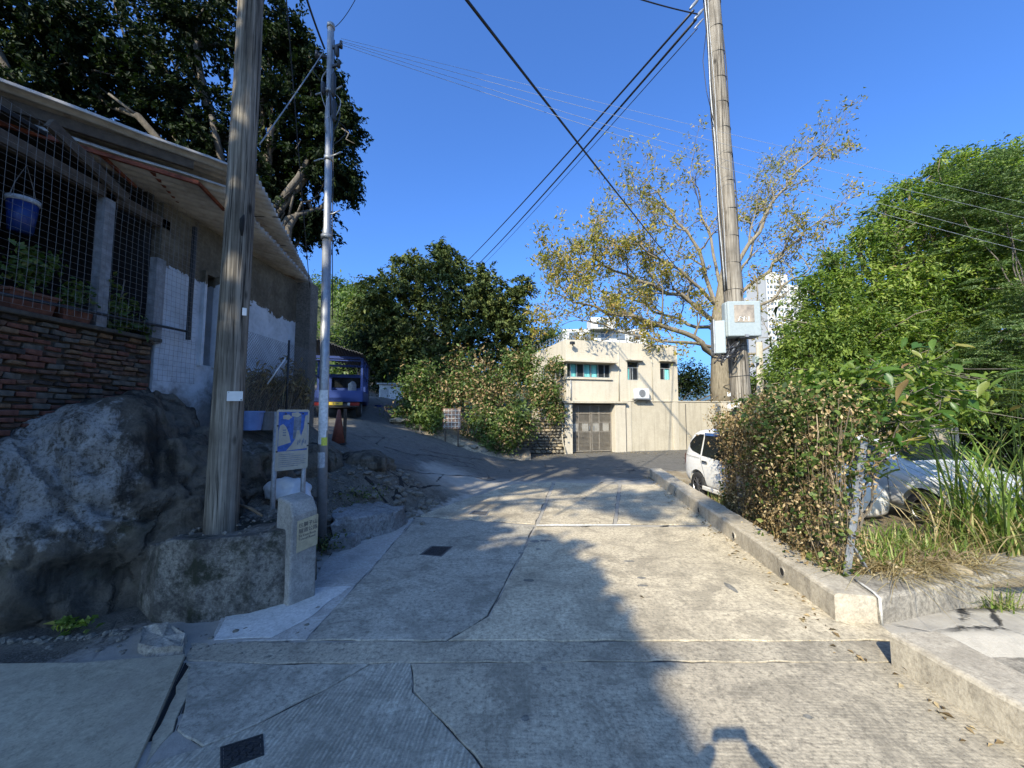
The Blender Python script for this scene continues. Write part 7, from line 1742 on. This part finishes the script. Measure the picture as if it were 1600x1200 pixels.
cable(at(470, -30, 4.6), at(507, 76, 5.7), .016, 'thick cable dropping from the top edge to steel pole', .03, n=12)
cable(at(446, -20, 4.8), at(484, 450, 8.5), .008, 'thin cable running down past the dark tree to eaves', .05)
cable(at(506, 80, 5.7), at(405, 226, 4.4), .008, 'short pale cable from steel pole towards the wooden pole', .02, 'steel_dull')
cable(at(560, -10, 5.2), at(524, 42, 5.75), .005, 'thin curved wire rising from the cap of steel pole', .06, n=12)
cable(at(985, -6, 6.4), at(1090, 22, 7.1), .012, 'short cable entering from top edge to the right pole', .02, n=12)
cable(at(486, 442, 9.6), at(512, 640, 9.0), .006, 'thin wire hanging from the shack eaves corner', .0, n=8)

# ------------------------------------------------------------------ the person taking the picture (only the shadow is in view)
person = thing('person', 'person holding up a phone whose shadow falls on the road', 'person', (.0, -.42, 0))
def skin(name, verts, edges, rad, mat, parent, root=0, sub=2):
    me = bpy.data.meshes.new(name); me.from_pydata(verts, edges, []); o = link(name, me, mat, parent)
    m = o.modifiers.new('skin', 'SKIN'); m.use_smooth_shade = True
    for i, r_ in enumerate(rad):
        d = me.skin_vertices[0].data[i]; d.radius = r_ if isinstance(r_, tuple) else (r_, r_); d.use_root = (i == root)
    s = o.modifiers.new('sub', 'SUBSURF'); s.levels = sub; s.render_levels = sub; return o
MAT['cloth'] = flat('dark cloth', (.04, .045, .06), .9); MAT['skin'] = flat('skin', (.45, .28, .20), .6); MAT['phone'] = flat('black phone', (.02, .02, .022), .3); MAT['hair'] = flat('dark hair', (.012, .010, .009), .7)
yb = -.42
V = [(0, yb, .95), (0, yb, 1.15), (0, yb + .01, 1.38), (0, yb + .02, 1.47), (0, yb + .03, 1.55), (0, yb + .04, 1.64), (0, yb + .04, 1.71),
     (.19, yb, 1.40), (.42, yb + .10, 1.52), (.20, yb + .33, 1.84), (.10, yb + .385, 1.93), (-.19, yb, 1.40), (-.42, yb + .10, 1.52), (-.20, yb + .33, 1.84), (-.10, yb + .385, 1.93),
     (.10, yb, .90), (.12, yb + .02, .50), (.13, yb - .01, .09), (.14, yb + .14, .03), (-.10, yb, .90), (-.12, yb + .02, .50), (-.13, yb - .01, .09), (-.14, yb + .14, .03)]
Ed = [(0, 1), (1, 2), (2, 3), (3, 4), (4, 5), (5, 6), (2, 7), (7, 8), (8, 9), (9, 10), (2, 11), (11, 12), (12, 13), (13, 14), (0, 15), (15, 16), (16, 17), (17, 18), (0, 19), (19, 20), (20, 21), (21, 22)]
Rd = [(.15, .11), (.14, .10), (.16, .11), .062, .075, .095, .07, .070, .058, .044, .036, .070, .058, .044, .036, .085, .062, .045, .036, .085, .062, .045, .036]
skin('body', V, Ed, Rd, MAT['cloth'], person)
hb = MB(); bm = bmesh.new(); bmesh.ops.create_icosphere(bm, subdivisions=3, radius=1)
for v in bm.verts: v.co = Vector((v.co.x * .085, v.co.y * .10, v.co.z * .085)) + Vector((0, yb + .025, 1.68))
me = bpy.data.meshes.new('hair'); bm.to_mesh(me); bm.free(); link('hair', me, MAT['hair'], person)
for sg in (-1, 1):
    hv = [(sg * .10, -.035, 1.93), (sg * .092, -.032, 1.965)]; he = [(0, 1)]; hr = [.026, .03]
    for k in range(4):
        b_ = len(hv); z = 1.985 + .018 * k - .02; hv += [(sg * (.088), -.040, z), (sg * .080, -.052 + .0, z + .012), (sg * .055, -.056, z + .016)]; he += [(1, b_), (b_, b_ + 1), (b_ + 1, b_ + 2)]; hr += [.010, .009, .008]
    b_ = len(hv); hv += [(sg * .085, -.018, 1.965), (sg * .068, -.050, 1.955)]; he += [(1, b_), (b_, b_ + 1)]; hr += [.011, .009]
    skin('hand', hv, he, hr, MAT['skin'], person, 0, 1)
ph = MB().box((0, -.030, 1.985), (.150, .009, .075)).build('phone', MAT['phone'], bevel=.004); tag(ph, 'dark phone held up by the person, seen only as shadow', 'phone')
